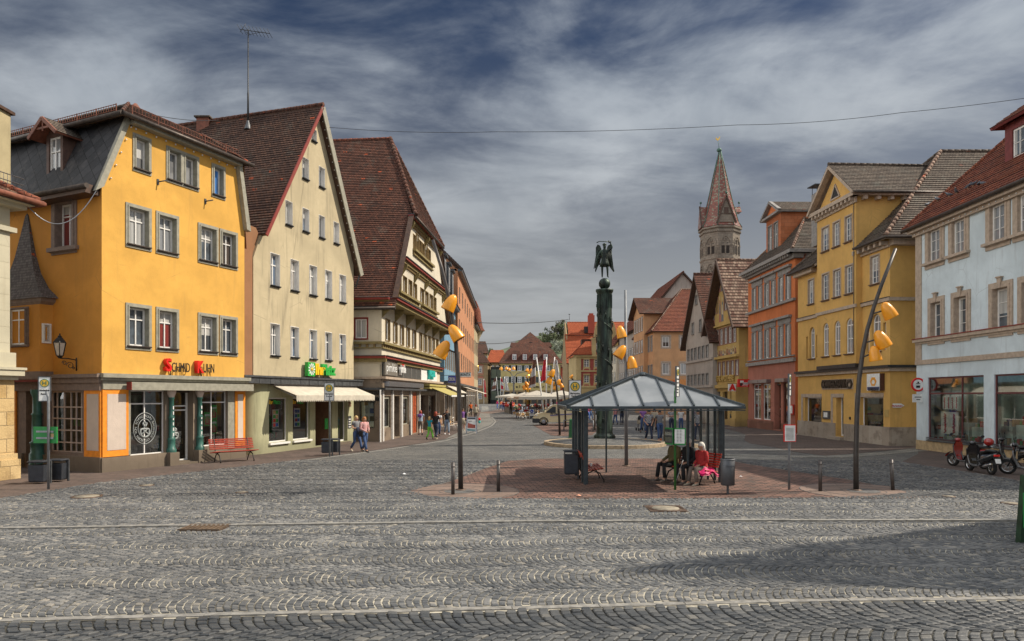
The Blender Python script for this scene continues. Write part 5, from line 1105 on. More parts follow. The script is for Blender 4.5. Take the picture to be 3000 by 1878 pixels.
mb=MB(); ap=Vector((25.5,40.6,17.1)); e=[Vector(v) for v in((31.8,35.0,zE),(19.1,34.95,zE),(18.6,46.1,zE),(31.3,46.1,zE))]; ap2=ap+Vector((6,0,0))
for q in([e[0],e[1],ap,ap2],[e[2],e[3],ap2,ap]):roof(mb,q,.2,.045,.12,T_GREY,BEI)
tb_=lambda y:(y-e[1].y)/(e[2].y-e[1].y); ybr,ybl=fb.p(bw_+.1,0).y,fb.p(-.1,0).y # the middle bay interrupts the eaves
Er,El=e[1].lerp(e[2],tb_(ybr)),e[1].lerp(e[2],tb_(ybl)); Rr=e[1].lerp(ap,(ybr-e[1].y)/(ap.y-e[1].y)) if ybr<ap.y else ap; Rl=e[2].lerp(ap,(e[2].y-ybl)/(e[2].y-ap.y)); km=2.4/(ap.z-zE)
roof(mb,[e[1],Er,Rr],.2,.045,.12,T_GREY,BEI); roof(mb,[e[2],El,Rl],.2,.045,.12,T_GREY,BEI); roof(mb,[Er.lerp(Rr,.62),Rr,ap,Rl,El.lerp(Rl,.62)],.2,.03,.02,T_GREY,BEI)
for a,b in((e[0],ap2),(e[1],ap),(e[2],ap),(ap,ap2)):ridge(mb,a+Vector((0,0,.06)),b+Vector((0,0,.06)),T_MIX if a is e[1] else T_GREY,.12)
mb.use(MT['gutter']).tube([e[0]+Vector((0,-.05,0)),e[1]+Vector((-.05,-.05,0)),Er+Vector((-.05,0,0))],.08,6); mb.tube([El+Vector((-.05,0,0)),e[2]+Vector((-.05,0,0))],.08,6)
mb.build('roof',None,bb)
mb=MB().use(BEI)
for q in range(6):u=q*.52; fm.box(mb,L-.3-u,L-.12-u,zE-.30,zE-.08,0,.42)
fm.box(mb,fm.u(2511),L+.02,zE-.42,zE-.30,0,.12); sm_.box(mb,0,3,zE-.35,zE-.02,-.1,.3); fm.box(mb,-.0,fm.u(2392),zE-.3,zE-.05,0,.35)
for z in(zB1,):fm.box(mb,0,L+.08,z-.12,z+.06,0,.10); sm_.box(mb,0,3,z-.12,z+.06,0,.10); fb.box(mb,-.05,bw_+.08,z-.12,z+.06,0,.09)
fm.box(mb,0,L+.15,zB2-.22,zB2-.04,0,.15); sm_.box(mb,0,3,zB2-.22,zB2-.04,0,.15); mb.use(MT['dark_metal']); fm.box(mb,0,L+.28,zB2-.04,zB2+.10,-.02,.28); sm_.box(mb,-.1,3,zB2-.04,zB2+.10,0,.28); fb.box(mb,0,bw_,zB2+.10,zB2+.32,-.4,0.05)
fm.box(mb,0,L,zB1+.06,zB1+.10,0,.12)
mb.build('cornice',None,bb)
gh=[]; wz=(fm.z(2357,1250)-.1,fm.z(2357,1164));
shop_window(bb,fm,(fm.u(2358),fm.u(2407),*wz),gh,(),(),fw=.07,d=.2,name='bank_window'); shop_window(bb,fm,(fm.u(2519),fm.u(2588),fm.z(2588,1266),fm.z(2588,1163)),gh,(),(),fw=.07,d=.2,name='bank_window'); shop_window(bb,fm,(fm.u(2450),fm.u(2471),.22,wz[1]+.02),gh,(),(),fw=.09,d=.3,name='bank_door')
mb=MB().use(MUST); fm.face(mb,rect(0,L,.0,zB2-.1),gh,0,.32); mb.use(TRAV); zt_=.98
fm.box(mb,0,fm.u(2448),0,zt_,0,.04); fm.box(mb,fm.u(2473),L,0,zt_,0,.04); sm_.box(mb,0,3,0,zt_,0,.04); fm.box(mb,fm.u(2436),fm.u(2474),0,.18,0,.3)
mb.use(BEI)
for a,b,z0,z1 in((fm.u(2348),fm.u(2408),wz[0],wz[1]),(fm.u(2505),fm.u(2589),fm.z(2588,1266),fm.z(2588,1163)),(fm.u(2435),fm.u(2472),.2,wz[1])):fm.box(mb,a,b,z1+.0,z1+.22,0,.03); fm.box(mb,a,a+.22,z0,z1,0,.028)
mb.build('shop_front',None,bb); shop_room(bb,fm,.4,L-.3,3.4,2.4,mat('shop_inside_pale',(.34,.34,.32),.9,var=.4,scale=1.0))
mb=MB().use(BEI); r=fm.r(2409,1113,2500,1140); fm.box(mb,*r,0,.03); mb.build('name_board',None,bb)
GOLD=mat('sign_gold',(.55,.38,.10),.35,.5); DKB=mat('sign_dark',(.03,.022,.015),.4)
u0_,z_=fm.uz(2409,1127); wq=fm.u(2483)-fm.u(2411); text('COMMERZBANK',fm,r[0]+.05,(r[2]+r[3])/2,.70,DKB,bb,.06,.05,align='LEFT',bold=.012,fit=wq)
def hexring(f,cu,cz,R,m,par,n,ex=.05):
    mb=MB().use(m); h=[(cu+R*cos(pi*k/3),cz+R*.88*sin(pi*k/3)) for k in range(6)]; t=[(cu+R*.46*cos(pi*(k*2/3)+pi/2),cz-R*.08+R*.46*sin(pi*(k*2/3)+pi/2)) for k in range(3)]
    inn=[(cu-R*.28,cz+R*.30),(cu+R*.28,cz+R*.30),(cu+R*.52,cz-R*.10),(cu+R*.30,cz-R*.46),(cu-R*.30,cz-R*.46),(cu-R*.52,cz-R*.10)]
    order=[(1,1),(0,2),(5,3),(4,4),(3,5),(2,0)]
    for k in range(6):
        a,b=order[k],order[(k+1)%6]; f.ext(mb,[h[a[0]],h[b[0]],inn[b[1]],inn[a[1]]],n,n+ex)
    mb.build('emblem',None,par)
hexring(fm,fm.u(2491),(r[2]+r[3])/2,.34,DKB,bb,.05)
sb=thing('bank_sign','white illuminated box sign with orange hexagon emblem on the bank','sign',fm.p(fm.u(2572),zB2-1.5,.1)); r=fm.r(2552,1096,2591,1144); mb=MB().use(MT['white']); fm.box(mb,r[0],r[1],r[2],r[3],.04,.24); mb.use(mat('sign_brown',(.08,.03,.02),.5)); fm.box(mb,r[1],r[1]+.04,r[2],r[3],.02,.26); mb.build('panel',None,sb)
hexring(fm,(r[0]+r[1])/2,r[3]-.42,.30,mat('emblem_orange',(.75,.32,.02),.4),sb,.24,.01); text('COMMERZBANK',fm,(r[0]+r[1])/2,r[3]-.84,.19,BLK,sb,.245,.004,fit=(r[1]-r[0])*.8,bold=.006); mb=MB().use(mat('sign_navy',(.03,.05,.14),.4)); fm.box(mb,r[0]+.05,r[1]-.05,r[2]+.03,r[2]+.2,.24,.246); mb.build('lower_strip',None,sb)
sg2=thing('arrow_sign','small white arrow shaped direction sign on the mustard side wall','sign',sm_.p(.5,2,.05)); r=sm_.r(2614,1182,2648,1194); mb=MB().use(MT['white']); zc_=(r[2]+r[3])/2; sm_.ext(mb,[(r[0],r[2]),(r[1]-.18,r[2]),(r[1],zc_),(r[1]-.18,r[3]),(r[0],r[3])],.03,.05); mb.build('board',None,sg2); text('Marienheim',sm_,(r[0]+r[1])/2-.08,zc_-.02,.12,SKT,sg2,.055,.002,bold=.004)
mb=MB().use(MT['zinc']); r=fm.r(2412,1203,2433,1228); fm.box(mb,*r,0,.06); mb.use(MT['white']); fm.box(mb,r[0]+.15,r[1]-.25,r[2]+.1,r[3]-.1,.06,.065); mb.build('info_case',None,bb)
mb=MB().use(OCHR); r=fm.r(2592,1200,2605,1222); fm.box(mb,*r,0,.03); mb.build('name_plate',None,bb); mb=MB().use(MT['black']); r=fm.r(2489,1221,2493,1229); fm.box(mb,*r,0,.04); mb.build('door_bell',None,bb)
mb=MB().use(MT['dark_metal'])
for bx,by,bz in((21.9,43.0,15.55),(20.4,45.2,15.5)):
    mb.use(MT['stone_grey']).box(bx-.4,bx+.4,by-.4,by+.4,bz-3,bz+.5); mb.use(MT['dark_metal'])
    for q in((-.4,-.4),(.4,-.4),(.4,.4),(-.4,.4)):mb.bar((bx+q[0]*.9,by+q[1]*.9,bz+.5),(bx+q[0]*.9,by+q[1]*.9,bz+.95),.03,.03)
    mb.prism([(bx-.6,by-.6,bz+.92),(bx+.6,by-.6,bz+.92),(bx+.6,by+.6,bz+1.0),(bx-.6,by+.6,bz+1.0)],(0,0,.06))
    mb.build('chimney',None,bb); mb=MB()
# ---- terracotta house
At,Bt=Vector((19.55,56.5)),Vector((19.75,47.6)); ft=Fac(At,Bt); st_=Fac(Bt,Bt+Vector((9,0))); rb=building('terracotta_house','terracotta red house with grey stone window pairs and a dormer tower',At); L=ft.L
zE=ft.z(2195,806); zl=ft.z(2195,1072); hs=[]
GS=MT['stone_grey']
c5=lambda x:2180+x/3.024
z1a,z0a=ft.z(c5(80),480+1110/3.024),ft.z(c5(80),480+1300/3.024)
z1b,z0b=ft.z(c5(80),700+720/2.606-0),ft.z(c5(80),700+925/2.606)
for grp in((82,106,130,154),(192,222,246,272),(316,346,376,404)):
    for a,b in((grp[0],grp[1]),(grp[2],grp[3])):
        for z0,z1 in((z0a,z1a),(z0b,z1b)):window(ft,rb,(ft.u(c5(a)),ft.u(c5(b)),z0,z1),2,(.7,),fw=.095,sur=.10,sp=.05,smat=GS,holes=hs,depth=.05,pane=MT['pane_dark'],bars=0)
mb=MB().use(TERRA); ft.face(mb,rect(0,L,zl,zE),hs,0,.2); st_.face(mb,rect(0,9,0,zE),[]); mb.use(ROSE); zsh=ft.z(2200,1126);
gh=[]; c6b=lambda x:2180+x/2.907
shop_window(rb,ft,(ft.u(c6b(80)),ft.u(c6b(145)),.75,zsh),gh,(.5,),(.85,),fw=.07,d=.08); shop_window(rb,ft,(ft.u(c6b(160)),ft.u(c6b(225)),.75,zsh),gh,(.5,),(.85,),fw=.07,d=.08); shop_window(rb,ft,(ft.u(c6b(258)),ft.u(c6b(312)),.1,zsh+.1),gh,(),(.8,),fm=MT['trim_beige'],fw=.07,d=.5,name='shop_door'); shop_window(rb,ft,(ft.u(c6b(330)),ft.u(c6b(372)),.6,zsh),gh,(),(),fm=MT['frame_brown'],fw=.07,d=.1)
ft.face(mb,rect(0,L,0,zl),gh,0,.4); mb.build('wall',None,rb); shop_room(rb,ft,.3,L-.3,3.4,2)
mb=MB().use(GS); zm=z0a; ft.box(mb,-.1,L+.1,zm-.26,zm-.08,0,.20); ft.box(mb,-.1,L+.12,zl-.05,zl+.22,0,.2); ft.box(mb,0,L,z0b-.10,z0b-.02,0,.12)
for grp in((82,154),(192,272),(316,404)):
    for z in(z1a,z1b):a,b=ft.u(c5(grp[0]))-.25,ft.u(c5(grp[1]))+.25; ft.box(mb,a,b,z+.12,z+.50,0,.07); ft.box(mb,a-.12,b+.12,z+.50,z+.66,0,.26); ft.box(mb,a,a+.14,z0a if z==z1a else z0b,z,0,.06); ft.box(mb,b-.14,b,z0a if z==z1a else z0b,z,0,.06)
ft.box(mb,-.5,L+.55,zE-.02,zE+.22,-1,.62); ft.box(mb,-.2,L+.25,zE-.35,zE-.02,-.5,.22); st_.box(mb,-.6,1.9,zE-.02,zE+.22,-.1,.5); st_.box(mb,-.2,1.5,zE-.35,zE-.02,0,.2)
for q in range(24):ft.box(mb,-.1+q*.38,.08+q*.38,zE-.20,zE-.022,.22,.5)
mb.use(brickish('plinth_red',(.20,.09,.06),(.27,.13,.09),(.1,.06,.05),.8,.5,.01)); ft.box(mb,-.02,ft.u(c6b(250)),0,.68,0,.06); ft.box(mb,ft.u(c6b(318)),L,0,.6,0,.06); mb.use(MT['steel'])
for a,b in((68,150),(152,228),(300,378)):ft.box(mb,ft.u(c6b(a)),ft.u(c6b(b)),zsh+.06,zsh+.32,0,.35)
mb.build('cornice',None,rb)
mb=MB(); e=hiproof(mb,[(29,47.6),(19.75,47.6),(19.55,56.5),(29,56.5)],zE+.2,[(27,52.4,16.6),(22.6,52.4,16.6)],.5,T_GREY,GS,.25,.05,T_MIX); mb.build('roof',None,rb)
ftd=Fac((20.25,54.35),(20.3,51.55)); zb3=zE+.2; ztp=ftd.z(2235,655); mb=MB().use(brickish('brick_orange',(.42,.13,.05),(.50,.18,.08),(.25,.1,.05),.5,.28,.012)); w_=ftd.L; hh=[rect(.45,1.15,zb3+.35,ztp-.6),rect(1.55,2.25,zb3+.35,ztp-.6)]
ftd.body(mb,rect(0,w_,zb3-.3,ztp),hh,5,.12); tw=mb.build('dormer_tower',None,rb)
for h in hh:window(ftd,tw,(h[0][0],h[1][0],h[0][1],h[2][1]),2,(.7,),fw=.07,sur=.09,smat=GS,depth=.1,pane=MT['pane_dark'],name='dormer_window')
mb=MB(); zap2=ftd.z(2238,632);
for s_ in(-1,1):roof(mb,[ftd.p(w_/2+s_*(w_/2+.4),ztp+.05,.4),ftd.p(w_/2,ztp+1.15,.4),ftd.p(w_/2,ztp+1.15,-5),ftd.p(w_/2+s_*(w_/2+.4),ztp+.05,-5)],.25,.03,.12,T_GREY,GS)
mb.use(GS); ftd.ext(mb,[(-.3,ztp-.05),(w_+.3,ztp-.05),(w_+.3,ztp+.12),(-.3,ztp+.12)],0,.35); mb.use(TERRA); ftd.ext(mb,[(0,ztp+.12),(w_,ztp+.12),(w_/2,ztp+1.0)],-.05,.08); mb.use(GS)
for s_ in(-1,1):mb.bar(ftd.p(w_/2+s_*(w_/2+.35),ztp+.1,.25),ftd.p(w_/2,ztp+1.1,.25),.25,.16)
mb.build('dormer_roof',None,tw)
mb=MB().use(MT['rust_rail']); mb.tube([st_.p(.6,zE-.1,.3),st_.p(.35,zE-.8,.08),st_.p(.35,0,.08)],.06,6); mb.build('downpipe',None,rb)
mb=MB().use(MT['goods_red']); r=ft.r(c6b(402),1185,c6b(446),1215); ft.box(mb,min(r[0],L-.7),L-.05,r[2],r[3],.05,.15); mb.use(MT['white']); ft.box(mb,L-.62,L-.12,r[2]+.08,r[3]-.08,.15,.155); mb.build('info_case',None,rb)
# ---- painted apothecary house
Ap_,Bp=Vector((18.95,64.6)),Vector((19.2,57.8)); fp=Fac(Ap_,Bp); sp_=Fac(Bp,Bp+Vector((9,0))); pb_=building('painted_house','golden gabled pharmacy house with wall paintings',Ap_); L=fp.L
ze,zp_=fp.z(2152,945),fp.z(2106,782); hs=[]; c3=lambda x:1820+x/2.606; y3=lambda y:700+y/2.606
for a,b in((694,716),(723,746),(753,777),(786,810),(818,845),(852,878)):window(fp,pb_,(fp.u(c3(a)),fp.u(c3(b)),fp.z(c3(694),y3(822)),fp.z(c3(694),y3(708))),2,(),bars=3,fw=.07,sur=.08,smat=mat('trim_mauve',(.30,.17,.13),.8),holes=hs,depth=.08,pane=MT['pane_net'])
for a,b in((712,730),(742,760),(774,792),(806,826),(838,860),(873,895)):window(fp,pb_,(fp.u(c3(a)),fp.u(c3(b)),fp.z(c3(712),y3(1052)),fp.z(c3(712),y3(950))),2,(),bars=2,fw=.07,sur=.08,smat=MT['trim_mauve'],holes=hs,depth=.08,pane=MT['pane_curtain'])
for a,b,y0,y1 in((722,740,458,570),(787,808,430,545)):window(fp,pb_,(fp.u(c3(a)),fp.u(c3(b)),fp.z(c3(a),y3(y1)),fp.z(c3(a),y3(y0))),2,(),bars=2,fw=.06,sur=.08,smat=MT['trim_mauve'],holes=hs,depth=.08,pane=MT['pane_net'])
mb=MB().use(OCHR); fp.body(mb,[(0,3.5),(L,3.5),(L,ze),(L/2,zp_),(0,ze)],hs,9,.1); gh=[]
for a,b in((1,2.2),(2.9,4.1),(4.8,6.0)):shop_window(pb_,fp,(a,b,.5,3.0),gh,(.5,),(),fw=.06,d=.2,fm=MT['frame_brown'])
fp.face(mb,rect(0,L,0,3.5),gh,0,.3); mb.add([fp.p(L,0,0),fp.p(L,0,-9),fp.p(L,3.5,-9),fp.p(L,3.5,0)],[(0,1,2,3)]); mb.add([fp.p(0,0,0),fp.p(0,0,-9),fp.p(0,3.5,-9),fp.p(0,3.5,0)],[(3,2,1,0)]); mb.build('wall',None,pb_); shop_room(pb_,fp,.3,L-.3,3.2,2)
random.seed(3); mb=MB(); PC=[mat('mural_rose',(.36,.15,.11),.9),mat('mural_slate',(.14,.15,.17),.9),mat('mural_cream',(.52,.42,.28),.9),mat('mural_brown',(.17,.09,.05),.9)]
def figures(u0,u1,z0,z1,n): # painted robed figures: small overlapping flat shapes on the plaster
    for q in range(n):
        cu=u0+(u1-u0)*(q+.5)/n; h=(z1-z0)*random.uniform(.75,1); w=(u1-u0)/n*.48; mb.use(PC[q%4]); fp.ext(mb,[(cu-w,z0),(cu+w,z0),(cu+w*.5,z0+h*.75),(cu-w*.4,z0+h*.8)],0,.006+.002*(q%3)); mb.use(PC[(q+1)%4]); fp.ext(mb,[(cu-w*.5,z0+h*.3),(cu+w*.7,z0+h*.25),(cu+w*.4,z0+h*.62),(cu-w*.3,z0+h*.7)],.012,.016); mb.use(PC[2]); fp.ext(mb,[(cu+.0+w*.28*cos(t),z0+h*.88+h*.10*sin(t)) for t in[2*pi*k/7 for k in range(7)]],.012,.017)
zf0,zf1=fp.z(c3(694),y3(905)),fp.z(c3(694),y3(845)); figures(.15,L-.5,zf0,zf1,12); figures(fp.u(c3(745)),fp.u(c3(782)),fp.z(c3(745),y3(638)),fp.z(c3(745),y3(420)),2); figures(fp.u(c3(740)),fp.u(c3(782)),fp.z(c3(745),y3(410)),fp.z(c3(745),y3(290)),2); figures(fp.u(c3(693)),fp.u(c3(716)),fp.z(c3(700),y3(655)),fp.z(c3(700),y3(520)),1); figures(fp.u(c3(817)),fp.u(c3(845)),fp.z(c3(820),y3(610)),fp.z(c3(820),y3(510)),1)
mb.build('mural',None,pb_); mb=MB().use(OCHR)
z_=fp.z(c3(694),y3(690)); fp.box(mb,-.1,L+.1,z_,z_+.15,0,.2); fp.box(mb,-.15,L+.2,zf0-.30,zf0-.1,0,.3); fp.box(mb,-.1,L+.1,3.3,3.6,0,.25); fp.box(mb,L-.9,L+.1,0,3.3,0,.3); fp.box(mb,L-1.0,L+.18,0,.7,0,.4); mb.build('cornice',None,pb_)
text('OBERE APOTHEKE',fp,L/2-.1,4.15,.72,GOLD,pb_,.08,.04,bold=.02,fit=L-1.6)
mb=MB(); rp_=L/2; R_=[fp.p(rp_,zp_+.35,.75),fp.p(rp_,zp_+.35,-9.4)]
for s_ in(-1,1):roof(mb,[fp.p(rp_+s_*(rp_+.75),ze-(.55),.75),R_[0],R_[1],fp.p(rp_+s_*(rp_+.75),ze-.55,-9.4)],.34,.05,.14,T_MIX,MT['wood_dark'])
ridge(mb,R_[0],R_[1],T_MIX,.12); mb.use(MT['wood_dark'])
for s_ in(-1,1):mb.bar(fp.p(rp_+s_*(rp_+.75),ze-.65,.8),fp.p(rp_,zp_+.25,.8),.08,.26)
mb.build('roof',None,pb_)
sg3=thing('pharmacy_sign','white box sign with red letter A projecting beside the pharmacy','sign',(18.7,57.3,4)); fx=Fac((18.0,57.3),(19.5,57.3)); r=fx.r(2134,1125,2155,1146); mb=MB().use(MT['white']); fx.box(mb,*r,-.12,.12); mb.use(MT['black']); fx.box(mb,r[0]-.1,r[1]+.5,r[3]+.02,r[3]+.05,-.03,.03); mb.build('panel',None,sg3); text('A',fx,(r[0]+r[1])/2,(r[2]+r[3])/2,.62,RED,sg3,.13,.01,bold=.06)
sg4=thing('shop_sign','red box sign with black and white logo beside the terracotta house','sign',(19.2,56.4,4)); fx=Fac((18.7,56.4),(20.5,56.4)); r=fx.r(2161,1111,2193,1134); mb=MB().use(RED); fx.box(mb,*r,-.15,.15); mb.use(MT['white']); um=r[0]+.15; fx.ext(mb,[(um,r[3]-.3),(um+.3,r[3]-.3),(um+.3,r[3]-.12),(um,r[3]-.12)],.15,.155); fx.box(mb,um+.25,r[1]-.06,r[2]+.2,r[2]+.38,.15,.155); mb.use(BLK); fx.box(mb,um,um+.18,r[2]+.1,r[3]-.32,.15,.16); mb.build('panel',None,sg4); text('DROGERIE',fx,(r[0]+r[1])/2+.12,r[2]+.29,.16,BLK,sg4,.16,.002,sx=.75); text('HOTEL',fx,(r[0]+r[1])/2+.1,r[2]+.11,.17,MT['white'],sg4,.155,.002)
# ---- greige gable
fg=Fac((18.5,72.6),(18.6,63.2)); gb=building('gabled_house','narrow greige house with steep gable left of the painted house',(18.5,72.5)); L=fg.L; ze,zp_=fg.z(2012,1008),fg.z(2031,822); ze=8.3; hs=[]
for a,b in((508,522),(534,548),(560,576),(589,605),(618,634),(649,666)):
    for y0,y1 in((848,932),(1044,1118)):window(fg,gb,(fg.u(c3(a)),fg.u(c3(b)),fg.z(c3(508),y3(y1)),fg.z(c3(508),y3(y0))),2,(.68,),fw=.07,sur=.08,smat=GS,holes=hs,depth=.12)
for a,b,y0,y1 in((541,556,645,728),(598,613,620,710),(567,581,436,500)):window(fg,gb,(fg.u(c3(a)),fg.u(c3(b)),fg.z(c3(a),y3(y1)),fg.z(c3(a),y3(y0))),2,(.68,),fw=.07,sur=.08,smat=GS,sill=(.1,.12,.08,GS),holes=hs,depth=.12)
mb=MB().use(GREYP); fg.body(mb,[(0,0),(L,0),(L,ze),(L/2,zp_),(0,ze)],hs,10,.1)
for z in(fg.z(c3(508),y3(935)),fg.z(c3(508),y3(1122))):mb.use(GREYP); fg.box(mb,0,L,z-.25,z-.05,0,.15)
mb.build('wall',None,gb); mb=MB()
for s_ in(-1,1):roof(mb,[fg.p(L/2+s_*(L/2+.6),ze-.8,.5),fg.p(L/2,zp_+.3,.5),fg.p(L/2,zp_+.3,-10.3),fg.p(L/2+s_*(L/2+.6),ze-.8,-10.3)],.25,.05,.14,T_BROWN,MT['wood_dark'])
ridge(mb,fg.p(L/2,zp_+.36,.5),fg.p(L/2,zp_+.36,-10.2),T_BROWN,.12); mb.build('roof',None,gb)
# ---- peach corner house with hipped roof
Ac,Bc=Vector((19.5,108)),Vector((19.7,95)); fc=Fac(Ac,Bc); sc_f=Fac(Bc,Bc+Vector((11,0))); pc=building('corner_house','peach corner house with red hipped roof and projecting gabled bay',Ac); L=fc.L; ze=sc_f.z(1914,972); hs=[]; h2=[]
for a,b in((305,377),(442,515)):
    for y0,y1 in((738,832),(940,1040)):r=sc_f.r(c3(a+8),y3(y0+6),c3(b-8),y3(y1-6)); window(sc_f,pc,r,2,(),fw=.12,sur=.22,smat=BEI,holes=h2,depth=.12,pane=MT['pane_warm'] if y0<800 else MT['pane_curtain'])
for q in range(7):
    for z0,z1 in((9.0,11.0),(4.9,6.9)):u=.8+q*1.75; window(fc,pc,(u,u+.95,z0,z1),2,(.7,),fw=.09,sur=.15,smat=GS,holes=hs,depth=.12)
mb=MB().use(PEACH); fc.face(mb,rect(0,L,0,ze),hs,0,.1); sc_f.face(mb,rect(0,11,0,ze),h2,0,.1); mb.use(mat('plaster_orange_band',(.62,.26,.08),.8)); sc_f.box(mb,0,11,3.9,4.9,0,.04); mb.build('wall',None,pc)
mb=MB(); hiproof(mb,[(30,95),(19.7,95),(19.5,108),(30,108)],ze,[(27.5,101.5,18.4),(25.2,101.5,18.4)],.7,T_RED,MT['wood_dark'],.32,.06,T_MIX); mb.build('roof',None,pc)
fy=Fac((18.9,106.0),(19.05,98.6)); mb=MB().use(PEACH); L2=fy.L; zt_=fy.z(1875,920); fy.body(mb,[(0,3.6),(L2,3.6),(L2,zt_),(0,zt_)],[],7,.1); fy.ext(mb,[(0,zt_),(L2,zt_),(L2/2,zt_+2.0)],-.3,0); bay=mb.build('bay',None,pc)
for q in range(4):
    for z0,z1 in((zt_-2.6,zt_-.7),(9.0,10.7),(4.9,6.9)):u=.6+q*1.7; window(fy,bay,(u,u+.95,z0,z1),2,(),fw=.08,sur=.14,smat=GS,depth=.0,pane=MT['pane_dark'],n=.03,name='bay_window')
mb=MB()
for s_ in(-1,1):roof(mb,[fy.p(L2/2+s_*(L2/2+.7),zt_-.3,.8),fy.p(L2/2,zt_+2.5,.8),fy.p(L2/2,zt_+2.5,-7),fy.p(L2/2+s_*(L2/2+.7),zt_-.3,-7)],.32,.05,.14,T_BROWN,MT['wood_dark'])
mb.build('bay_roof',None,bay); text('itzig',sc_f,sc_f.u(1968),4.45,1.0,RED,pc,.08,.05,'lettering',bold=.02)
p0=Vector((24.2,98.3,14.4)); mb=MB().use(MT['steel']); mb.prism([p0,p0+Vector((1.9,0,0)),p0+Vector((1.9,.9,1.1)),p0+Vector((0,.9,1.1))],(0,-.15,.18)); mb.use(MT['pane_grey']); mb.poly([p0+Vector(v)+Vector((0,-.17,.2)) for v in((.15,.08,.1),(1.75,.08,.1),(1.75,.8,.98),(.15,.8,.98))]); mb.build('skylight',None,pc)
# ---- taller roof behind it
tbk=building('tall_house','grey house with tall steep red roof behind the peach corner house',(19.5,128)); fk=Fac((19.9,128),(20.2,110)); L=fk.L; ze2=fk.z(1865,968); mb=MB().use(GREYP); fk.body(mb,rect(0,L,0,ze2),[],12); mb.build('wall',None,tbk)
for q in range(8):
    for z0 in(8.6,4.7):window(fk,tbk,(1+q*2.1,2.1+q*2.1,z0,z0+2),2,(.7,),fw=.1,sur=.14,smat=GS,depth=0,n=.03)
mb=MB(); xr=27.5; zr_=EYE+(CY-843)*112/2000+2.2; roof(mb,[fk.p(-.5,ze2,.6),fk.p(L+.5,ze2,.6),Vector((xr,109.5,zr_)),Vector((xr,128.5,zr_))],.4,.06,.15,T_RED,MT['wood_dark']); mb.use(GREYP); mb.prism([fk.p(L,ze2,0),Vector((xr,110,zr_-.3)),Vector((36,110,ze2))],(0,.3,0)); mb.prism([fk.p(0,ze2,0),Vector((xr,128,zr_-.3)),Vector((36,128,ze2))],(0,.3,0)); roof(mb,[Vector((36,109.5,ze2)),Vector((36,128.5,ze2)),Vector((xr,128.5,zr_)),Vector((xr,109.5,zr_))],.4,.06,.15,T_RED,MT['wood_dark']); ridge(mb,(xr,109.5,zr_),(xr,128.5,zr_),T_RED,.14)
mb.build('roof',None,tbk); mb=MB().use(mat('brick_brown',(.20,.11,.07),.85)); c_=P(1983,870,112); mb.box(c_.x-.6,c_.x+.6,111,112.2,c_.z-3,EYE+(CY-825)*111/2000); mb.build('chimney',None,tbk)
# ---- church tower
Dt=115.0; tc=Vector(((2109-CX)*Dt/FPX,Dt,0)); ct=building('church_tower','octagonal stone church tower with patterned red spire and golden cock',tc); Rt=53.5*Dt/FPX/cos(pi/8)
STN=brickish('tower_stone',(.22,.18,.14),(.31,.26,.205),(.13,.11,.09),.7,.38,.02,dirt=.4,dc=(.13,.11,.09),bump=.5)
def zt(py):return EYE+(CY-py)*Dt/FPX
def octa(R,z):return[Vector((tc.x+R*cos(pi/8+pi/4*k),tc.y+R*sin(pi/8+pi/4*k),z)) for k in range(8)]
zs_=zt(672); zc_=zt(695); mb=MB().use(STN)
mb.loft([octa(Rt*.97,0),octa(Rt*.97,zs_)],cap0=False); wl=mb.build('wall',None,ct)
mb=MB().use(STN)
for py,e in((676,.34),(686,.20),(764,.13),(815,.25),(727,.08)):mb.loft([octa(Rt*.97,zt(py)-.25),octa(Rt*.97+e,zt(py)-.12),octa(Rt*.97+e,zt(py)+.12),octa(Rt*.97,zt(py)+.18)])
for k in range(8):
    for j in range(7):a,b=octa(Rt*.97+.06,0)[k],octa(Rt*.97+.06,0)[(k+1)%8]; p=a.lerp(b,(j+.5)/7); mb.box(p.x-.13,p.x+.13,p.y-.13,p.y+.13,zt(690),zt(684))
mb.build('cornice',None,ct); DKV=mat('belfry_dark',(.03,.022,.018),.9)
for k in range(8):
    a,b=octa(Rt*.97,0)[k],octa(Rt*.97,0)[(k+1)%8]; fo_=Fac(a.xy,b.xy); Lo=fo_.L; um=Lo/2
    if fo_.n.dot(Vector((-tc.x,-tc.y)).normalized())<-.2:continue
    for z0,z1 in((zt(754),zt(702)),(zt(835),zt(778))):
        h=z1-z0; mb=MB().use(STN)
        for w_,n1 in((1.02,.10),(.86,.14)): # stepped pointed arch moulding
            for s_ in(-1,1):
                pts=[(um+s_*w_,z0)]+[(um+s_*w_*(1-(t/6)**1.6),z0+h*.52+h*.46*sin(t/6*pi/2)) for t in range(7)]
                for i in range(len(pts)-1):mb.bar(fo_.p(*pts[i],n1*.5),fo_.p(*pts[i+1],n1*.5),.14,n1)
        fo_.box(mb,um-.08,um+.08,z0,z0+h*.66,0,.14)
        mb.lathe([(.28,0),(.28,.12),(.18,.12)],fo_.p(um,z0+h*.78,0),10,(fo_.n.x,fo_.n.y,0))
        o=mb.build('belfry_window',None,ct); mb=MB().use(DKV)
        for s_ in(-1,1):c_=um+s_*.38; fo_.ext(mb,[(c_-.24,z0+.1),(c_+.24,z0+.1),(c_+.24,z0+h*.48),(c_,z0+h*.64),(c_-.24,z0+h*.48)],0,.03)
        mb.build('opening',None,o)
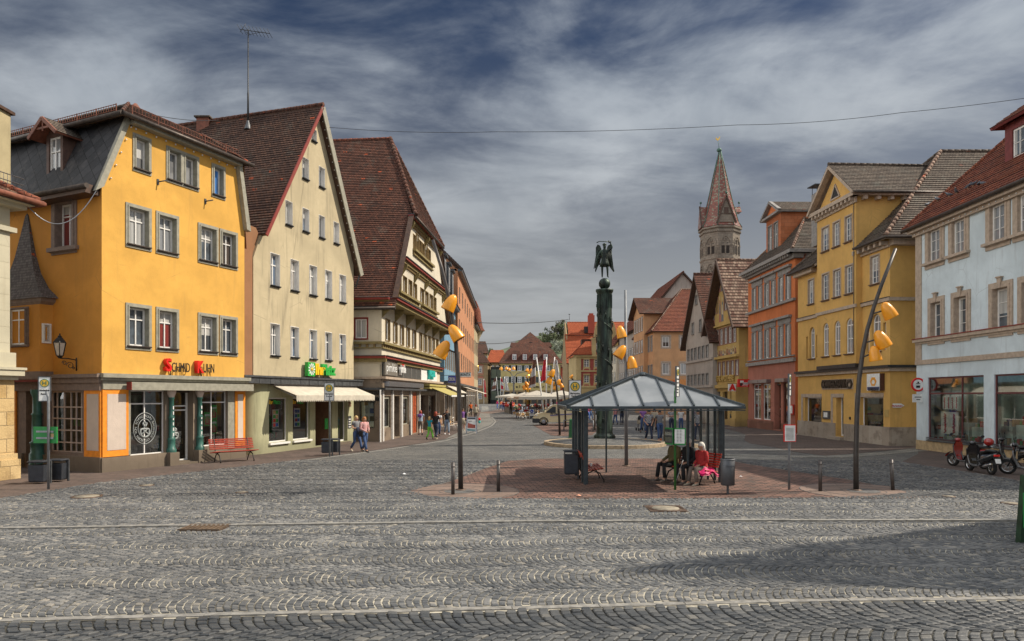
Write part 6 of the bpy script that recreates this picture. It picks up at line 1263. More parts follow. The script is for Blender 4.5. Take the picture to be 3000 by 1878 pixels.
def spiremat():
    if 'spire_tile' in MT:return MT['spire_tile']
    t=_new('spire_tile'); v=t.uv(); b=t.nd('ShaderNodeTexBrick'); b.offset=.5; t.L.new(v,b.inputs['Vector'])
    for k,x in(('Scale',1),('Brick Width',.30),('Row Height',.26),('Mortar Size',.02),('Bias',0)):b.inputs[k].default_value=x
    b.inputs['Color1'].default_value=(0,0,0,1); b.inputs['Color2'].default_value=(1,1,1,1); r=t.nd('ShaderNodeSeparateColor'); t.L.new(b.outputs[0],r.inputs[0])
    wn=t.nd('ShaderNodeTexWhiteNoise',noise_dimensions='2D'); sn=t.nd('ShaderNodeVectorMath',operation='SNAP'); t.L.new(v,sn.inputs[0]); sn.inputs[1].default_value=(.3,.26,1); t.L.new(sn.outputs[0],wn.inputs['Vector'])
    isw=t.mth('GREATER_THAN',r.outputs[0],.74); col=t.mix(isw,t.mix(wn.outputs[0],(.27,.065,.032),(.16,.042,.022)),(.26,.20,.13)); col=t.mix(t.mth('MULTIPLY',b.outputs[1],.8),col,(.03,.015,.01))
    t.L.new(col,t.b.inputs['Base Color']); t.b.inputs['Roughness'].default_value=.32; t.b.inputs['Coat Weight'].default_value=.3; t.b.inputs['Coat Roughness'].default_value=.25; t.bump(t.mth('SUBTRACT',wn.outputs[0],b.outputs[1]),.6,.03); return t.m
SPT=spiremat(); mb=MB().use(SPT); sp=[(Rt*1.06,zt(672)),(Rt*.90,zt(655)),(Rt*.78,zt(630)),(Rt*.64,zt(600)),(Rt*.49,zt(562)),(Rt*.36,zt(525)),(Rt*.20,zt(484)),(.08,zt(440))]
mb.loft([octa(r,z) for r,z in sp]); mb.use(mat('copper_green',(.07,.14,.11),.6,.3,var=.3))
for k in range(8):mb.tube([octa(r+.03,z)[k] for r,z in sp],.07,5)
mb.build('spire',None,ct); mb=MB().use(MT['copper_green']); mb.lathe([(.30,zt(480)),(.16,zt(460)),(.09,zt(447))],(tc.x,tc.y,0),8); mb.ball((tc.x-.12,tc.y,zt(440)),.42,12,8,(1,1,.85)); mb.tube([(tc.x-.12,tc.y,zt(436)),(tc.x-.3,tc.y,zt(412))],.04,5); mb.build('finial',None,ct)
mb=MB().use(mat('gilding',(.80,.50,.12),.3,.9)); c_=Vector((tc.x-.35,tc.y,zt(410))); mb.prism([c_+Vector(v) for v in((-.35,0,.35),(-.28,0,.1),(0,0,-.12),(.28,0,.1),(.4,0,.6),(.22,0,.5),(.12,0,.25),(-.1,0,.22),(-.2,0,.42))],(0,.08,0)); mb.build('weathercock',None,ct)
for k,(px,py,w_) in enumerate(((2112,664,1.0),(2066,610,.7),(2160,625,.55))): # gabled dormers of the spire
    mb=MB()
    if k==0:
        fd_=Fac((tc.x-1.55+.2,tc.y-Rt*.94),(tc.x+1.35+.2,tc.y-Rt*.94)); mb.use(STN); fd_.ext(mb,[(0,zt(664)),(2.9,zt(664)),(1.45,zt(594))],-2,0); mb.use(MT['wood_dark'])
        for s_ in(-1,1):mb.bar(fd_.p(1.45+s_*1.6,zt(667),.1),fd_.p(1.45,zt(590),.1),.3,.22)
        mb.bar(fd_.p(.5,zt(640),.05),fd_.p(2.4,zt(640),.05),.1,.1); fd_.box(mb,1.1,1.8,zt(640),zt(622),0,.05); mb.use(MT['copper_green']); mb.ball(fd_.p(1.45,zt(580),0),.22,8,6)
    else:
        s_=-1 if k==1 else 1; x=tc.x+s_*Rt*(.82 if k==1 else .72); xo=tc.x+s_*Rt*1.03; mb.use(SPT); zr__=zt(607 if k==1 else 606)
        y=tc.y
        if k==1:mb.prism([(xo,y-1.1,zt(670)),(xo,y,zr__-.0),(xo,y+1.1,zt(670))],(-s_*3.2,0,0)); mb.use(MT['wood_dark']); mb.bar((xo,y-1.2,zt(672)),(xo,y,zr__+.1),.12,.2)
        else:mb.prism([(xo,y-.8,zt(624)),(xo,y,zr__),(xo,y+.8,zt(624))],(-s_*2.6,0,0))
        mb.use(MT['copper_green']); mb.tube([(xo-s_*.2,y,zr__),(xo-s_*.2,y,zr__+.6)],.04,5); mb.ball((xo-s_*.2,y,zr__+.7),.2,8,6)
    mb.build('spire_dormer',None,ct)
# ---- the two houses just outside the picture at right, whose gables shade the square
for nm,y0,y1,ht,rd,x0 in(('neighbour_house',8.9,15.4,7.6,17.3,18.9),('neighbour_house',-9.,8.1,10.5,14.5,17.5)):
    o=building(nm,'gabled house across the side street beyond the right edge' if ht<9 else 'long eaved house beside the photographer beyond the right edge',(x0,y0)); f=Fac((x0,y1),(x0,y0)); mb=MB().use(CREAM if ht<9 else GREYP); L=f.L
    if ht<9:f.body(mb,[(0,0),(L,0),(L,ht),(L/2,rd),(0,ht)],[],10); mb.use(T_RED); [mb.prism([f.p(L/2+s_*(L/2+.2),ht-.3,.3),f.p(L/2,rd+.25,.3),f.p(L/2,rd+.25,-10),f.p(L/2+s_*(L/2+.2),ht-.3,-10)],(0,0,-.15)) for s_ in(-1,1)]
    else:f.body(mb,rect(0,L,0,ht),[],10); mb.use(T_RED); mb.prism([f.p(0,ht,.5),f.p(0,rd,-5),f.p(0,ht,-10.5)],f.p(L,0,0)-f.p(0,0,0))
    mb.build('wall',None,o)
    for q in range(int(L/1.9)):
        for z0 in(1.0,4.4):window(f,o,(.6+q*1.9,1.5+q*1.9,z0,z0+1.6),2,(.66,),depth=0,n=.03,sur=.12)
# ------------------------------------------------------------------ far-left building at the frame edge
Ax,Bx=P2(-260,18.6),P2(40,21.4); fx0=Fac(Ax,Bx); hb0=building('sandstone_house','cream and sandstone house cut by the left picture edge',Bx); L=fx0.L; ZC=fx0.z(40,1090); zE0=fx0.z(40,590)
LIME=plaster('plaster_lime',(.50,.46,.34),.3,(.35,.30,.2)); mb=MB().use(LIME); fx0.body(mb,rect(0,L-.12,ZC,zE0),[],7); mb.use(SAND); fx0.body(mb,rect(0,L+.02,0,ZC-.25),[],7); fx0.box(mb,0,L+.12,0,.62,-.2,.14); fx0.box(mb,0,L+.07,.62,.8,-.2,.08); mb.build('wall',None,hb0)
mb=MB().use(LIME)
for z0,z1,n in((ZC-.25,ZC-.12,.14),(ZC-.12,ZC+.06,.26),(ZC+.06,ZC+.14,.30),(ZC+.14,ZC+.6,.10),(zE0-.25,zE0-.02,.30),(zE0-1.0,zE0-.85,.12)):fx0.box(mb,0,L+n-.1,z0,z1-.002,-3,n)
for k in range(9):z=ZC+.9+k*.5; fx0.box(mb,L-.9,L-.135,z,z+.47,-.1,.006)
mb.build('cornice',None,hb0)
mb=MB(); c_=[fx0.p(-2,zE0,.6),fx0.p(L+.36,zE0,.6),fx0.p(L+.36,zE0,-7),fx0.p(-2,zE0,-7)]; pk=[fx0.p(-1,zE0+1.9,-2.6),fx0.p(L-3.0,zE0+1.9,-2.6)]
roof(mb,[c_[0],c_[1],pk[1],pk[0]],.18,.04,.12,T_MIX,MT['wood_dark']); roof(mb,[c_[1],c_[2],pk[1]],.18,.04,.12,T_GREY,MT['wood_dark']); ridge(mb,c_[1]+Vector((0,0,.05)),pk[1],T_RED,.13); mb.use(LIME); mb.prism([fx0.p(-2,zE0-.02,.5),fx0.p(L+.3,zE0-.02,.5),fx0.p(L+.3,zE0-.02,-6),fx0.p(-2,zE0-.02,-6)],(0,0,-.1)); mb.use(MT['rust_rail']).tube([fx0.p(-2,zE0-.02,.68),fx0.p(L+.44,zE0-.02,.68),fx0.p(L+.44,zE0-.02,-6)],.09,6)
mb.build('roof',None,hb0); mb=MB().use(MT['steel'])
for h in(.05,.25):mb.tube([fx0.p(-1,zE0+.45+h,.3),fx0.p(L+.1,zE0+.45+h,.3)],.015,5)
for k in range(30):mb.bar(fx0.p(-.9+k*.12,zE0+.40,.3),fx0.p(-.9+k*.12,zE0+.72,.3),.01,.01)
mb.build('snow_guard',None,hb0)
mb=MB().use(plaster('plaster_rough',(.44,.37,.22),.4,(.2,.17,.1))); p=P(3,400,22.6); zt0=p.z+.93; mb.box(p.x-.9,p.x-.05,22.3,23.1,zE0+.4,zt0); mb.use(MT['wood_dark']).box(p.x-1.0,p.x+.04,22.2,23.2,zt0,zt0+.10); mb.use(MT['zinc']).lathe([(.12,0),(.12,.25),(.16,.26),(.02,.34)],(p.x-.35,22.7,zt0+.1),10); mb.build('chimney',None,hb0)
# cable from its eaves to the corner of the yellow house
def wire(name,label,pts,sag,r=.012,m='black',n=14):
    P_=[]
    for i in range(len(pts)-1):
        a,b=Vector(pts[i]),Vector(pts[i+1]); sg=sag[i] if isinstance(sag,list) else sag
        for k in range(n+(1 if i==len(pts)-2 else 0)):t=k/n; P_.append(a.lerp(b,t)-Vector((0,0,4*sg*t*(1-t))))
    o=MB().use(MT[m]).tube(P_,r,5).build(name,None); tag(o,label,'cable')
wire('overhead_cable','grey cable sagging from the left eaves to the yellow house corner',[P(78,598,21.6),P(292,540,22.95)],.95,.016,'steel')
wire('overhead_cable','long thin cable strung high across the whole square',[P(965,373,34),P(1450,386,33),P(2160,366,31),P(2640,330,29),P(3300,240,26)],[.12,.1,.12,.1],.011)
wire('overhead_cable','thin cable above the yellow house roof ridge',[P(420,330,24.5),P(640,352,31)],.12,.012)
wire('overhead_cable','far thin cable between the street house and the orange roof',[P(1378,944,100),P(1665,936,130)],.4,.05); wire('overhead_cable','lower far cable behind the yellow town building gable',[P(1392,1006,105),P(1560,985,150)],.6,.05)
# ------------------------------------------------------------------ street row beyond the timbered house
def rowhouse(name,label,x,y0,y1,ze,wallm,wins,zr,rm,side=None,gm=None,depth=9,bays=4,gf=3.8,rxo=3.5,dorm=0,ztop=None):
    f=Fac((x,y0),(x,y1)) if x<0 else Fac((x,y1),(x,y0)); o=building(name,label,(x,y0)); L=f.L; hs=[]
    for z0,z1,n in wins:
        for k in range(n):u=L*(k+.5)/n; w=min(.40,L/n*.24); window(f,o,(u-w,u+w,z0,z1),2,(.68,),fw=.08,sur=.04,smat=BEI,holes=hs,depth=.1)
    mb=MB().use(wallm); f.body(mb,rect(0,L,gf,ze),hs,depth,.1); mb.use(gm or STONE); gh=[]
    for k in range(bays):a=L*k/bays+.3; shop_window(o,f,(a,a+L/bays-.6,.4,gf-.6),gh,(.5,),(.8,),fw=.07,d=.1)
    f.face(mb,rect(0,L,0,gf),gh,0,.2); mb.use(gm or STONE)
    for u in(0,L):mb.add([f.p(u,0,0),f.p(u,0,-depth),f.p(u,gf,-depth),f.p(u,gf,0)],[(0,1,2,3)])
    mb.use(MT['zinc']); f.box(mb,0,L,gf-.1,gf+.1,0,.3); f.box(mb,0,L,ze-.25,ze,0,.45); mb.build('wall',None,o)
    mb=MB(); roof(mb,[f.p(-.2,ze,.5),f.p(L+.2,ze,.5),f.p(L+.2,zr,-rxo),f.p(-.2,zr,-rxo)],.3,.05,.14,rm,MT['wood_dark']); zt2=ztop or zr+1.5; roof(mb,[f.p(-.2,zr,-rxo),f.p(L+.2,zr,-rxo),f.p(L+.2,zt2,-depth+1),f.p(-.2,zt2,-depth+1)],.3,.05,.14,rm,MT['wood_dark']); mb.use(wallm)
    for u in(0,L-.1):f_=f.p(.1,0,0)-f.p(0,0,0); mb.prism([f.p(u,ze-.2,0),f.p(u,zr-.15,-rxo),f.p(u,zt2-.15,-depth+1),f.p(u,ze-.2,-depth+1)],f_)
    mb.build('roof',None,o)
    for k in range(dorm):
        u=L*(k+.5)/dorm; mb=MB().use(MT['zinc']); f.box(mb,u-.7,u+.7,ze+.3,zr-.1,-2.6,-.1); f.box(mb,u-.85,u+.85,zr-.1,zr+.05,-2.8,.1); d_=mb.build('dormer',None,o); window(f,d_,(u-.45,u+.45,ze+.6,zr-.4),2,(),depth=0,n=-.07,name='dormer_window')
    return f,o
BLUE=plaster('plaster_blue',(.17,.30,.40),.3,(.1,.15,.18)); ORAN=plaster('plaster_orange',(.47,.225,.12),.3,(.26,.13,.08))
f_,o_=rowhouse('blue_house','light blue house with slate mansard roof in the left row',-5.75,58,69.3,11.3,BLUE,[(5.0,6.9,6),(8.3,10.2,6)],14.9,SLATE,dorm=3,rxo=2.2,gm=MARB,bays=3)
f_,o_=rowhouse('orange_house','tall orange house with narrow windows in the left row',-5.55,69.8,100,15.6,ORAN,[(5.4,7.2,9),(8.8,10.6,9),(12.4,14.0,7)],19.5,T_RED,depth=11,bays=7)
f_,o_=rowhouse('turret_house','narrow house with curved red roof at the end of the left row',-5.6,101,112,13.3,mat('plaster_sand',(.40,.33,.2),.9),[(5.2,7.2,4),(9,11,4)],17.8,T_RED,rxo=1.2,depth=8,bays=3)
mb=MB().use(T_RED); c=Vector((-5.9,111.5,0)); mb.lathe([(1.5,13.2),(1.15,13.8),(.9,15),(.75,16.5),(.3,17.6),(.02,18.2)],c,10); mb.use(MT['plaster_sand']).lathe([(.2,10.6),(.5,11.4),(.7,12.2),(1.15,13.0),(1.3,13.3)],c,10); mb.build('turret',None,o_)
# awnings and hanging signs of the row
for lab,y0,y1,z0,z1,pr_ in(('small white awning under the blue house',58.5,68,3.5,2.9,1.2),('white awning below the orange house',74,84,3.7,2.9,2.6)):
    f=Fac((-5.7,y0),(-5.7,y1)); mb=MB().use(AWN); mb.prism([f.p(0,z0,.1),f.p(f.L,z0,.1),f.p(f.L,z1,pr_),f.p(0,z1,pr_)],(0,0,-.04)); o=mb.build('awning',None); tag(o,lab,'awning')
NAVY=mat('sign_blue',(.03,.04,.32),.4)
for lab,a,b,D,m,s,tm,sz in(('small navy CECIL sign hanging over the pavement',(1313,1101),(1335,1121),56.5,NAVY,'CECIL',MT['white'],.24),('white BONITA sign hanging over the pavement',(1347,1092),(1380,1104),70,MT['white'],'BONITA',BLK,.28)):
    p,q=P(*a,D),P(*b,D); fq=Fac((p.x,D),(q.x,D)); o=thing('hanging_sign',lab,'sign',p); mb=MB().use(m); fq.box(mb,0,fq.L,q.z,p.z,-.05,.05); mb.use(MT['zinc']); fq.box(mb,-.6,fq.L,p.z+.02,p.z+.06,-.03,.03); fq.box(mb,-.6,fq.L,q.z-.08,q.z-.04,-.03,.03); mb.build('panel',None,o); text(s,fq,fq.L/2,(p.z+q.z)/2,.34 if s=='CECIL' else .42,tm,o,.06,.004,bold=.01,sx=.62 if s=='CECIL' else .65)
p=P(1365,1120,92); mb=MB().use(RED); mb.box(p.x-.35,p.x+.35,91.9,92.1,p.z-.6,p.z+.6); tag(mb.build('hanging_sign',None),'small plain red sign on the orange house','sign')
p=P(1389,1080,120); mb=MB().use(MT['gilding']); mb.lathe([(.65,-.05),(.9,-.05),(.9,.05),(.65,.05),(.65,-.05)],p,16,(0,1,0)); mb.ball(p,.35,8,6); mb.tube([p+Vector((0,0,.9)),p+Vector((-2,0,1.6)),p+Vector((-4,0,1.2))],.06,5); tag(mb.build('hanging_sign',None),'golden wrought inn sign ring in front of the salmon house','sign')
# ------------------------------------------------------------------ far end of the square
SALM=plaster('plaster_salmon',(.48,.20,.13),.2); SANDP=plaster('plaster_stone',(.33,.24,.13),.3); YEL2=plaster('plaster_lemon',(.56,.46,.20),.25); BARR=plaster('plaster_raspberry',(.34,.08,.065),.2); BARC=plaster('plaster_straw',(.50,.38,.19),.2)
Df=222.
def px_w(f,par,x0,y0,x1,y1,holes,**k):window(f,par,f.r(x0,y0,x1,y1),holes=holes,**k)
ff=Fac(P2(1370,Df),P2(1428,Df)); fo=building('salmon_house','salmon and sandstone house with mansard roof at the far left end',ff.a); sd_=Fac(P2(1428,Df),P2(1441,Df+26)); hs=[]
for y0,y1 in((1074,1091),(1111,1127)):
    for x in(1377,1400):px_w(ff,fo,x,y0,x+11,y1,hs,cols=2,rows=(.35,.68),fw=.14,mull=.12,sur=.35,smat=BEI,depth=.1,pane=MT['pane_dark'])
for x in(1377,1400):px_w(ff,fo,x,1151,x+12,1169,hs,cols=2,rows=(.35,.68),fw=.14,mull=.12,arc=.6,depth=.1,pane=MT['pane_dark'])
mb=MB().use(SALM); zg_=ff.z(1400,1140); ze_=ff.z(1400,1063); ff.body(mb,rect(0,ff.L,zg_,ze_),hs[:4],20,.1); mb.use(SANDP); ff.body(mb,rect(0,ff.L,0,zg_),hs[4:],20,.1); ff.box(mb,ff.L-1.3,ff.L+.1,0,ze_,0,.12); ff.box(mb,0,ff.L,zg_,zg_+.4,0,.3); ff.box(mb,0,ff.L,ff.z(1400,1098)-.3,ff.z(1400,1098),0,.2); ff.box(mb,-.5,ff.L+.6,ze_-.4,ze_,0,.6); sd_.box(mb,0,sd_.L,0,ze_,-.05,.02); mb.build('wall',None,fo)
mb=MB(); zr0=ff.z(1400,1027); zr1_=ff.z(1400,1003); q=lambda u,z,n:ff.p(u,z,n)
roof(mb,[q(-.8,ze_,.9),q(ff.L+.9,ze_,.9),q(ff.L-2.2,zr0,-2.6),q(-.8,zr0,-2.6)],.5,.06,.2,T_DARK,MT['wood_dark']); roof(mb,[q(ff.L+.9,ze_,.9),q(ff.L+.9,ze_,-20),q(ff.L-2.2,zr0,-17),q(ff.L-2.2,zr0,-2.6)],.5,.06,.2,T_DARK,MT['wood_dark'])
roof(mb,[q(-.8,zr0,-2.6),q(ff.L-2.2,zr0,-2.6),q(0,zr1_+.3,-9),q(-.8,zr1_+.3,-9)],.5,.06,.2,T_DARK,MT['wood_dark']); roof(mb,[q(ff.L-2.2,zr0,-2.6),q(ff.L-2.2,zr0,-17),q(0,zr1_+.3,-9)],.5,.06,.2,T_DARK,MT['wood_dark']); mb.build('roof',None,fo)
mb=MB().use(SALM); r=ff.r(1384,1036,1397,1053); ff.box(mb,r[0],r[1],r[2],r[3],-2.5,.3); d_=mb.build('dormer',None,fo); window(ff,d_,(r[0]+.3,r[1]-.3,r[2]+.3,r[3]-.3),2,(.5,),fw=.12,depth=0,n=.34,name='dormer_window')
# glass link building
fq=Fac(P2(1437,Df+4),P2(1470,Df+4)); o=building('glass_building','dark glazed modern building between salmon and lemon houses',fq.a); mb=MB().use(mat('curtain_frame',(.03,.035,.035),.5)); zt1__=fq.z(1450,1075); fq.body(mb,rect(0,fq.L,0,zt1__),[],8); mb.build('wall',None,o)
for i in range(2):
    for j in range(3):mb=MB().use(mat('green_glass',(.18,.24,.19),.1,coat=1.)); z0=1.0+j*3.6; fq.box(mb,.3+i*1.9,2.0+i*1.9,z0+.3,z0+3.2,0,.05); mb.build('window',None,o)
# roofs behind
for lab,x0,x1,ye,yr,D,m,wm in(('plain orange roofed house behind the glass building',1428,1482,1062,1022,250,T_ORANGE,SANDP),('brown roofed house peeping behind the salmon house',1368,1428,1035,996,262,T_DARK,SANDP),('small crimson house with brown roof right of the lemon building',1642,1682,1076,1030,232,T_DARK,BARR)):
    f=Fac(P2(x0,D),P2(x1,D)); o=building('far_house',lab,f.a); mb=MB().use(wm); ze_=f.z(x0,ye); f.body(mb,rect(0,f.L,0,ze_),[],12); mb.build('wall',None,o); mb=MB(); zr_=f.z(x0,yr); roof(mb,[f.p(-.4,ze_,.6),f.p(f.L+.4,ze_,.6),f.p(f.L-1,zr_,-7),f.p(1,zr_,-7)],.5,.07,.2,m,MT['wood_dark']); roof(mb,[f.p(f.L+.4,ze_,.6),f.p(f.L+.4,ze_,-12),f.p(f.L-1,zr_,-7)],.5,.07,.2,m,MT['wood_dark']); mb.build('roof',None,o)
    for k in range(3):
        for z0 in(ze_-3,ze_-6.8):window(f,o,(1+k*f.L/3,2.3+k*f.L/3,z0,z0+1.8),2,(.5,),fw=.15,depth=0,n=.04,sur=.25)
# lemon town building
fy_=Fac(P2(1467,Df),P2(1641,Df)); o=building('lemon_building','wide lemon yellow building with grey shutters and brown mansard roof',fy_.a); side=Fac(P2(1641,Df),P2(1652,Df+20)); L=fy_.L; ze_=fy_.z(1500,1065); hs=[]; SHT=mat('shutter_green',(.10,.13,.12),.7)
for i,x in enumerate((1484,1504,1522,1543,1563,1584,1605)):
    for y0,y1 in((1071,1086),(1104,1121)):u=fy_.u(x); window(fy_,o,(u-.62,u+.62,fy_.z(x,y1),fy_.z(x,y0)),2,(.35,.68),fw=.13,mull=.11,sur=.12,smat=MT['white'],depth=.1,holes=hs,pane=MT['pane_dark'],shutters=SHT)
mb=MB().use(YEL2); zgf=fy_.z(1500,1146); fy_.body(mb,rect(0,L,zgf,ze_),hs,22,.1); mb.use(mat('shop_dark',(.05,.045,.04),.5)); fy_.box(mb,0,L,0,zgf,-22,0); mb.use(SANDP)
for k in range(9):u=1.0+k*(L-2)/8; fy_.box(mb,u-.3,u+.3,0,zgf,0,.2)
fy_.box(mb,0,L,zgf-.2,zgf+.3,0,.3); mb.use(YEL2); fy_.box(mb,-.5,L+.5,ze_-.35,ze_,0,.7); fy_.box(mb,L-.9,L+.05,zgf,ze_,0,.12); mb.build('wall',None,o)
for i,ch in enumerate('elektromarkt'):text(ch,fy_,fy_.u(1514+i*8.6),fy_.z(1514,1133),1.2,DKB,o,.1,.05,bold=.04)
mb=MB(); zb_=fy_.z(1500,1027); zp_=fy_.z(1556,973)+1.0
c_=[fy_.p(-.8,ze_,.9),fy_.p(L+.8,ze_,.9),fy_.p(L+.8,ze_,-22),fy_.p(-.8,ze_,-22)]; d_=[fy_.p(1.9,zb_,-2.6),fy_.p(L-1.9,zb_,-2.6),fy_.p(L-1.9,zb_,-20),fy_.p(1.9,zb_,-20)]
for k in range(4):roof(mb,[c_[k],c_[(k+1)%4],d_[(k+1)%4],d_[k]],.5,.07,.2,T_BROWN,MT['wood_dark'])
pkk=fy_.p(L*.51,zp_,-11);
for k in range(4):roof(mb,[d_[k],d_[(k+1)%4],pkk],.5,.07,.2,T_BROWN,MT['wood_dark'])
mb.use(mat('gable_red',(.16,.04,.035),.8));
for x0,x1 in((1497,1530),(1590,1618)):r=(fy_.u(x0),fy_.u(x1)); z=fy_.z(1500,1010); zz_=z+1.7; mb.use(MT['gable_red']); fy_.box(mb,r[0],r[1],zb_-.5,z,-16,-9); roof(mb,[fy_.p(r[0]-.4,z,-8.5),fy_.p(r[1]+.4,z,-8.5),fy_.p(r[1]+.0,zz_,-12.5),fy_.p(r[0]+.0,zz_,-12.5)],.5,.07,.2,T_BROWN,MT['wood_dark'])
mb.build('roof',None,o)
for x in(1507,1537.5,1568,1598.5):
    u=fy_.u(x); z0,z1=fy_.z(1500,1055),fy_.z(1500,1037); mb=MB().use(MT['gable_red']); fy_.box(mb,u-.95,u+.95,z0-.1,z1+.1,-3,.15); d=mb.build('dormer',None,o); window(fy_,d,(u-.65,u+.65,z0+.1,z1-.1),2,(.35,.68),fw=.14,mull=.12,depth=0,n=.2,sur=.12,smat=MT['white'],name='dormer_window',pane=MT['pane_dark'])
mb=MB().use(MT['black']); u=fy_.u(1556); mb.lathe([(.8,0),(.8,.1)],fy_.p(u,zb_+2.5,-6.1),12,(0,1,0),caps=True); mb.build('eyebrow_dormer',None,o)
# baroque house, raspberry and straw, with the big orange roof behind
Db=140.; fr=Fac(P2(1688,Db),P2(1842,Db)); o=building('baroque_house','raspberry and straw coloured baroque house behind the monument column',fr.a); L=fr.L; ze_=fr.z(1700,1040); hs=[]
for x in(1711,1742,1774,1805):
    for y0,y1 in((1053,1075),(1099,1121)):window(fr,o,fr.r(x,y0,x+15,y1),2,(.25,.5,.75),fw=.08,mull=.09,sur=.17,smat=BARC,depth=.12,holes=hs,pane=MT['pane_dark'],lintel=(.2,.3))
mb=MB().use(BARR); fr.body(mb,rect(0,L,4.6,ze_),hs,14,.12); mb.use(BARC); fr.body(mb,rect(0,L,0,4.6),[],14); fr.box(mb,0,1.0,4.6,ze_,0,.18); fr.box(mb,0,L,fr.z(1700,1087)-.15,fr.z(1700,1087)+.15,0,.15); fr.box(mb,-.6,L+.4,ze_-.35,ze_,0,.6); fr.box(mb,0,L,ze_-.8,ze_-.35,0,.1); fr.box(mb,0,L,4.3,4.7,0,.2)
for x in(1711,1742,1774,1805):
    u=fr.u(x+7.5)
    for z in(fr.z(1700,1083),fr.z(1700,1129)):fr.box(mb,u-.75,u+.75,z-.38,z+.38,0,.06);
    mb.use(BARR)
    for z in(fr.z(1700,1083),fr.z(1700,1129)):fr.ext(mb,arch(u-.55,u+.55,z-.22,z+.22,.2),.06,.08)
    mb.use(BARC); pass
sd2=Fac(P2(1666,Db+14),P2(1688,Db)); sd2.box(mb,0,sd2.L,0,ze_,-.3,0); mb.build('wall',None,o)
g0,g1=fr.u(1733),fr.u(1812); zg1=fr.z(1740,993); zg2=fr.z(1740,958); gm=(g0+g1)/2; mb=MB().use(BARR)
pf=[(g0,ze_),(g1,ze_),(g1,zg1),(g1-.5,zg1+.3),(gm+1.9,zg2),(gm+1.6,zg2+.8),(gm+.6,zg2+2.0),(gm,zg2+2.3),(gm-.6,zg2+2.0),(gm-1.6,zg2+.8),(gm-1.9,zg2),(g0+.5,zg1+.3),(g0,zg1)]
wg=[rect(fr.u(1744),fr.u(1752),fr.z(1740,1023),fr.z(1740,1006)),rect(fr.u(1795),fr.u(1803),fr.z(1740,1023),fr.z(1740,1006))]; fr.ext(mb,pf,-.8,.15); mb.use(BARC)
for a,b in zip(pf[2:-1],pf[3:]):mb.bar(fr.p(*a,.2),fr.p(*b,.2),.3,.3)
mb.bar(fr.p(*pf[-1],.2),fr.p(*pf[-2],.2),.3,.3); fr.box(mb,g0-.2,g1+.2,zg1-.15,zg1+.2,.15,.4); fr.box(mb,g0,g0+.9,ze_,zg1,.15,.3); fr.box(mb,g1-.9,g1,ze_,zg1,.15,.3); fr.box(mb,gm-2,gm-1.4,zg1,zg2,.15,.3); fr.box(mb,gm+1.4,gm+2,zg1,zg2,.15,.3); gb_=mb.build('gable',None,o)
for h in wg:window(fr,gb_,(h[0][0],h[1][0],h[0][1],h[2][1]),2,(.25,.5,.75),fw=.09,sur=.2,smat=BARC,depth=0,n=.2,name='gable_window')
mb=MB(); roof(mb,[fr.p(-.8,ze_,.8),fr.p(g0,ze_,.8),fr.p(g0,fr.z(1740,998),-1.8),fr.p(2.1,fr.z(1740,998),-1.8)],.35,.06,.15,T_ORANGE,MT['wood_dark']); roof(mb,[fr.p(-.8,ze_,.8),fr.p(2.1,fr.z(1740,998),-1.8),fr.p(2.1,fr.z(1740,998),-10),fr.p(-.8,ze_,-13)],.35,.06,.15,T_ORANGE,MT['wood_dark']); roof(mb,[fr.p(g1,ze_,.8),fr.p(L+.5,ze_,.8),fr.p(L+.5,fr.z(1740,975),-4),fr.p(g1,fr.z(1740,975),-4)],.35,.06,.15,T_ORANGE,MT['wood_dark']); mb.use(T_DARK); fr.box(mb,1.4,3.4,ze_+1.3,ze_+3.4,-5,-2.2); mb.build('roof',None,o)
D2=158.; fh=Fac(P2(1663,D2),P2(1850,D2)); o=building('orange_roofed_hall','long hall under a huge two tier orange tiled roof',fh.a); L=fh.L; z0_,z1_,z2_=fh.z(1700,1065),fh.z(1700,975),fh.z(1700,932); mb=MB().use(SANDP); fh.body(mb,rect(0,L,0,z0_),[],16); mb.prism([fh.p(0,z0_,0),fh.p(0,z1_,-5),fh.p(0,z2_,-9),fh.p(0,z1_,-13),fh.p(0,z0_,-18)],fh.p(.3,0,0)-fh.p(0,0,0)); mb.build('wall',None,o)
mb=MB(); roof(mb,[fh.p(-.3,z0_,.5),fh.p(L,z0_,.5),fh.p(L,z1_-.2,-5),fh.p(-.3,z1_-.2,-5)],.45,.07,.2,T_ORANGE,MT['wood_dark']); roof(mb,[fh.p(.6,z1_,-5),fh.p(L,z1_,-5),fh.p(L,z2_,-9),fh.p(.6,z2_,-9)],.45,.07,.2,T_ORANGE,MT['wood_dark']); ridge(mb,fh.p(.6,z2_,-9),fh.p(L,z2_,-9),T_ORANGE,.15,.6); ridge(mb,fh.p(-.3,z1_,-4.9),fh.p(L,z1_,-4.9),T_ORANGE,.15,.6); mb.build('roof',None,o)
mb=MB().use(mat('brick_red',(.35,.07,.04),.85)); c_=P(1732,945,D2+5); mb.box(c_.x-.75,c_.x+.75,D2+4.5,D2+6,c_.z-2.6,EYE+(CY-924)*163/2000); mb.box(c_.x-.5,c_.x+.5,D2+4.8,D2+5.7,EYE+(CY-924)*163/2000,EYE+(CY-918)*163/2000); mb.build('chimney',None,o); mb=MB().use(BLK); c_=P(1722,965,D2+6); mb.box(c_.x-.9,c_.x+.9,D2+5,D2+6.5,c_.z-.9,c_.z+.6); mb.build('roof_hatch',None,o)
mb=MB().use(MT['zinc']); c_=P(1668,932,D2+9); mb.tube([c_-Vector((0,0,.5)),c_+Vector((0,0,.9))],.06,5); mb.lathe([(.25,0),(.25,.1)],c_+Vector((0,0,.9)),8,caps=True); mb.build('finial',None,o)
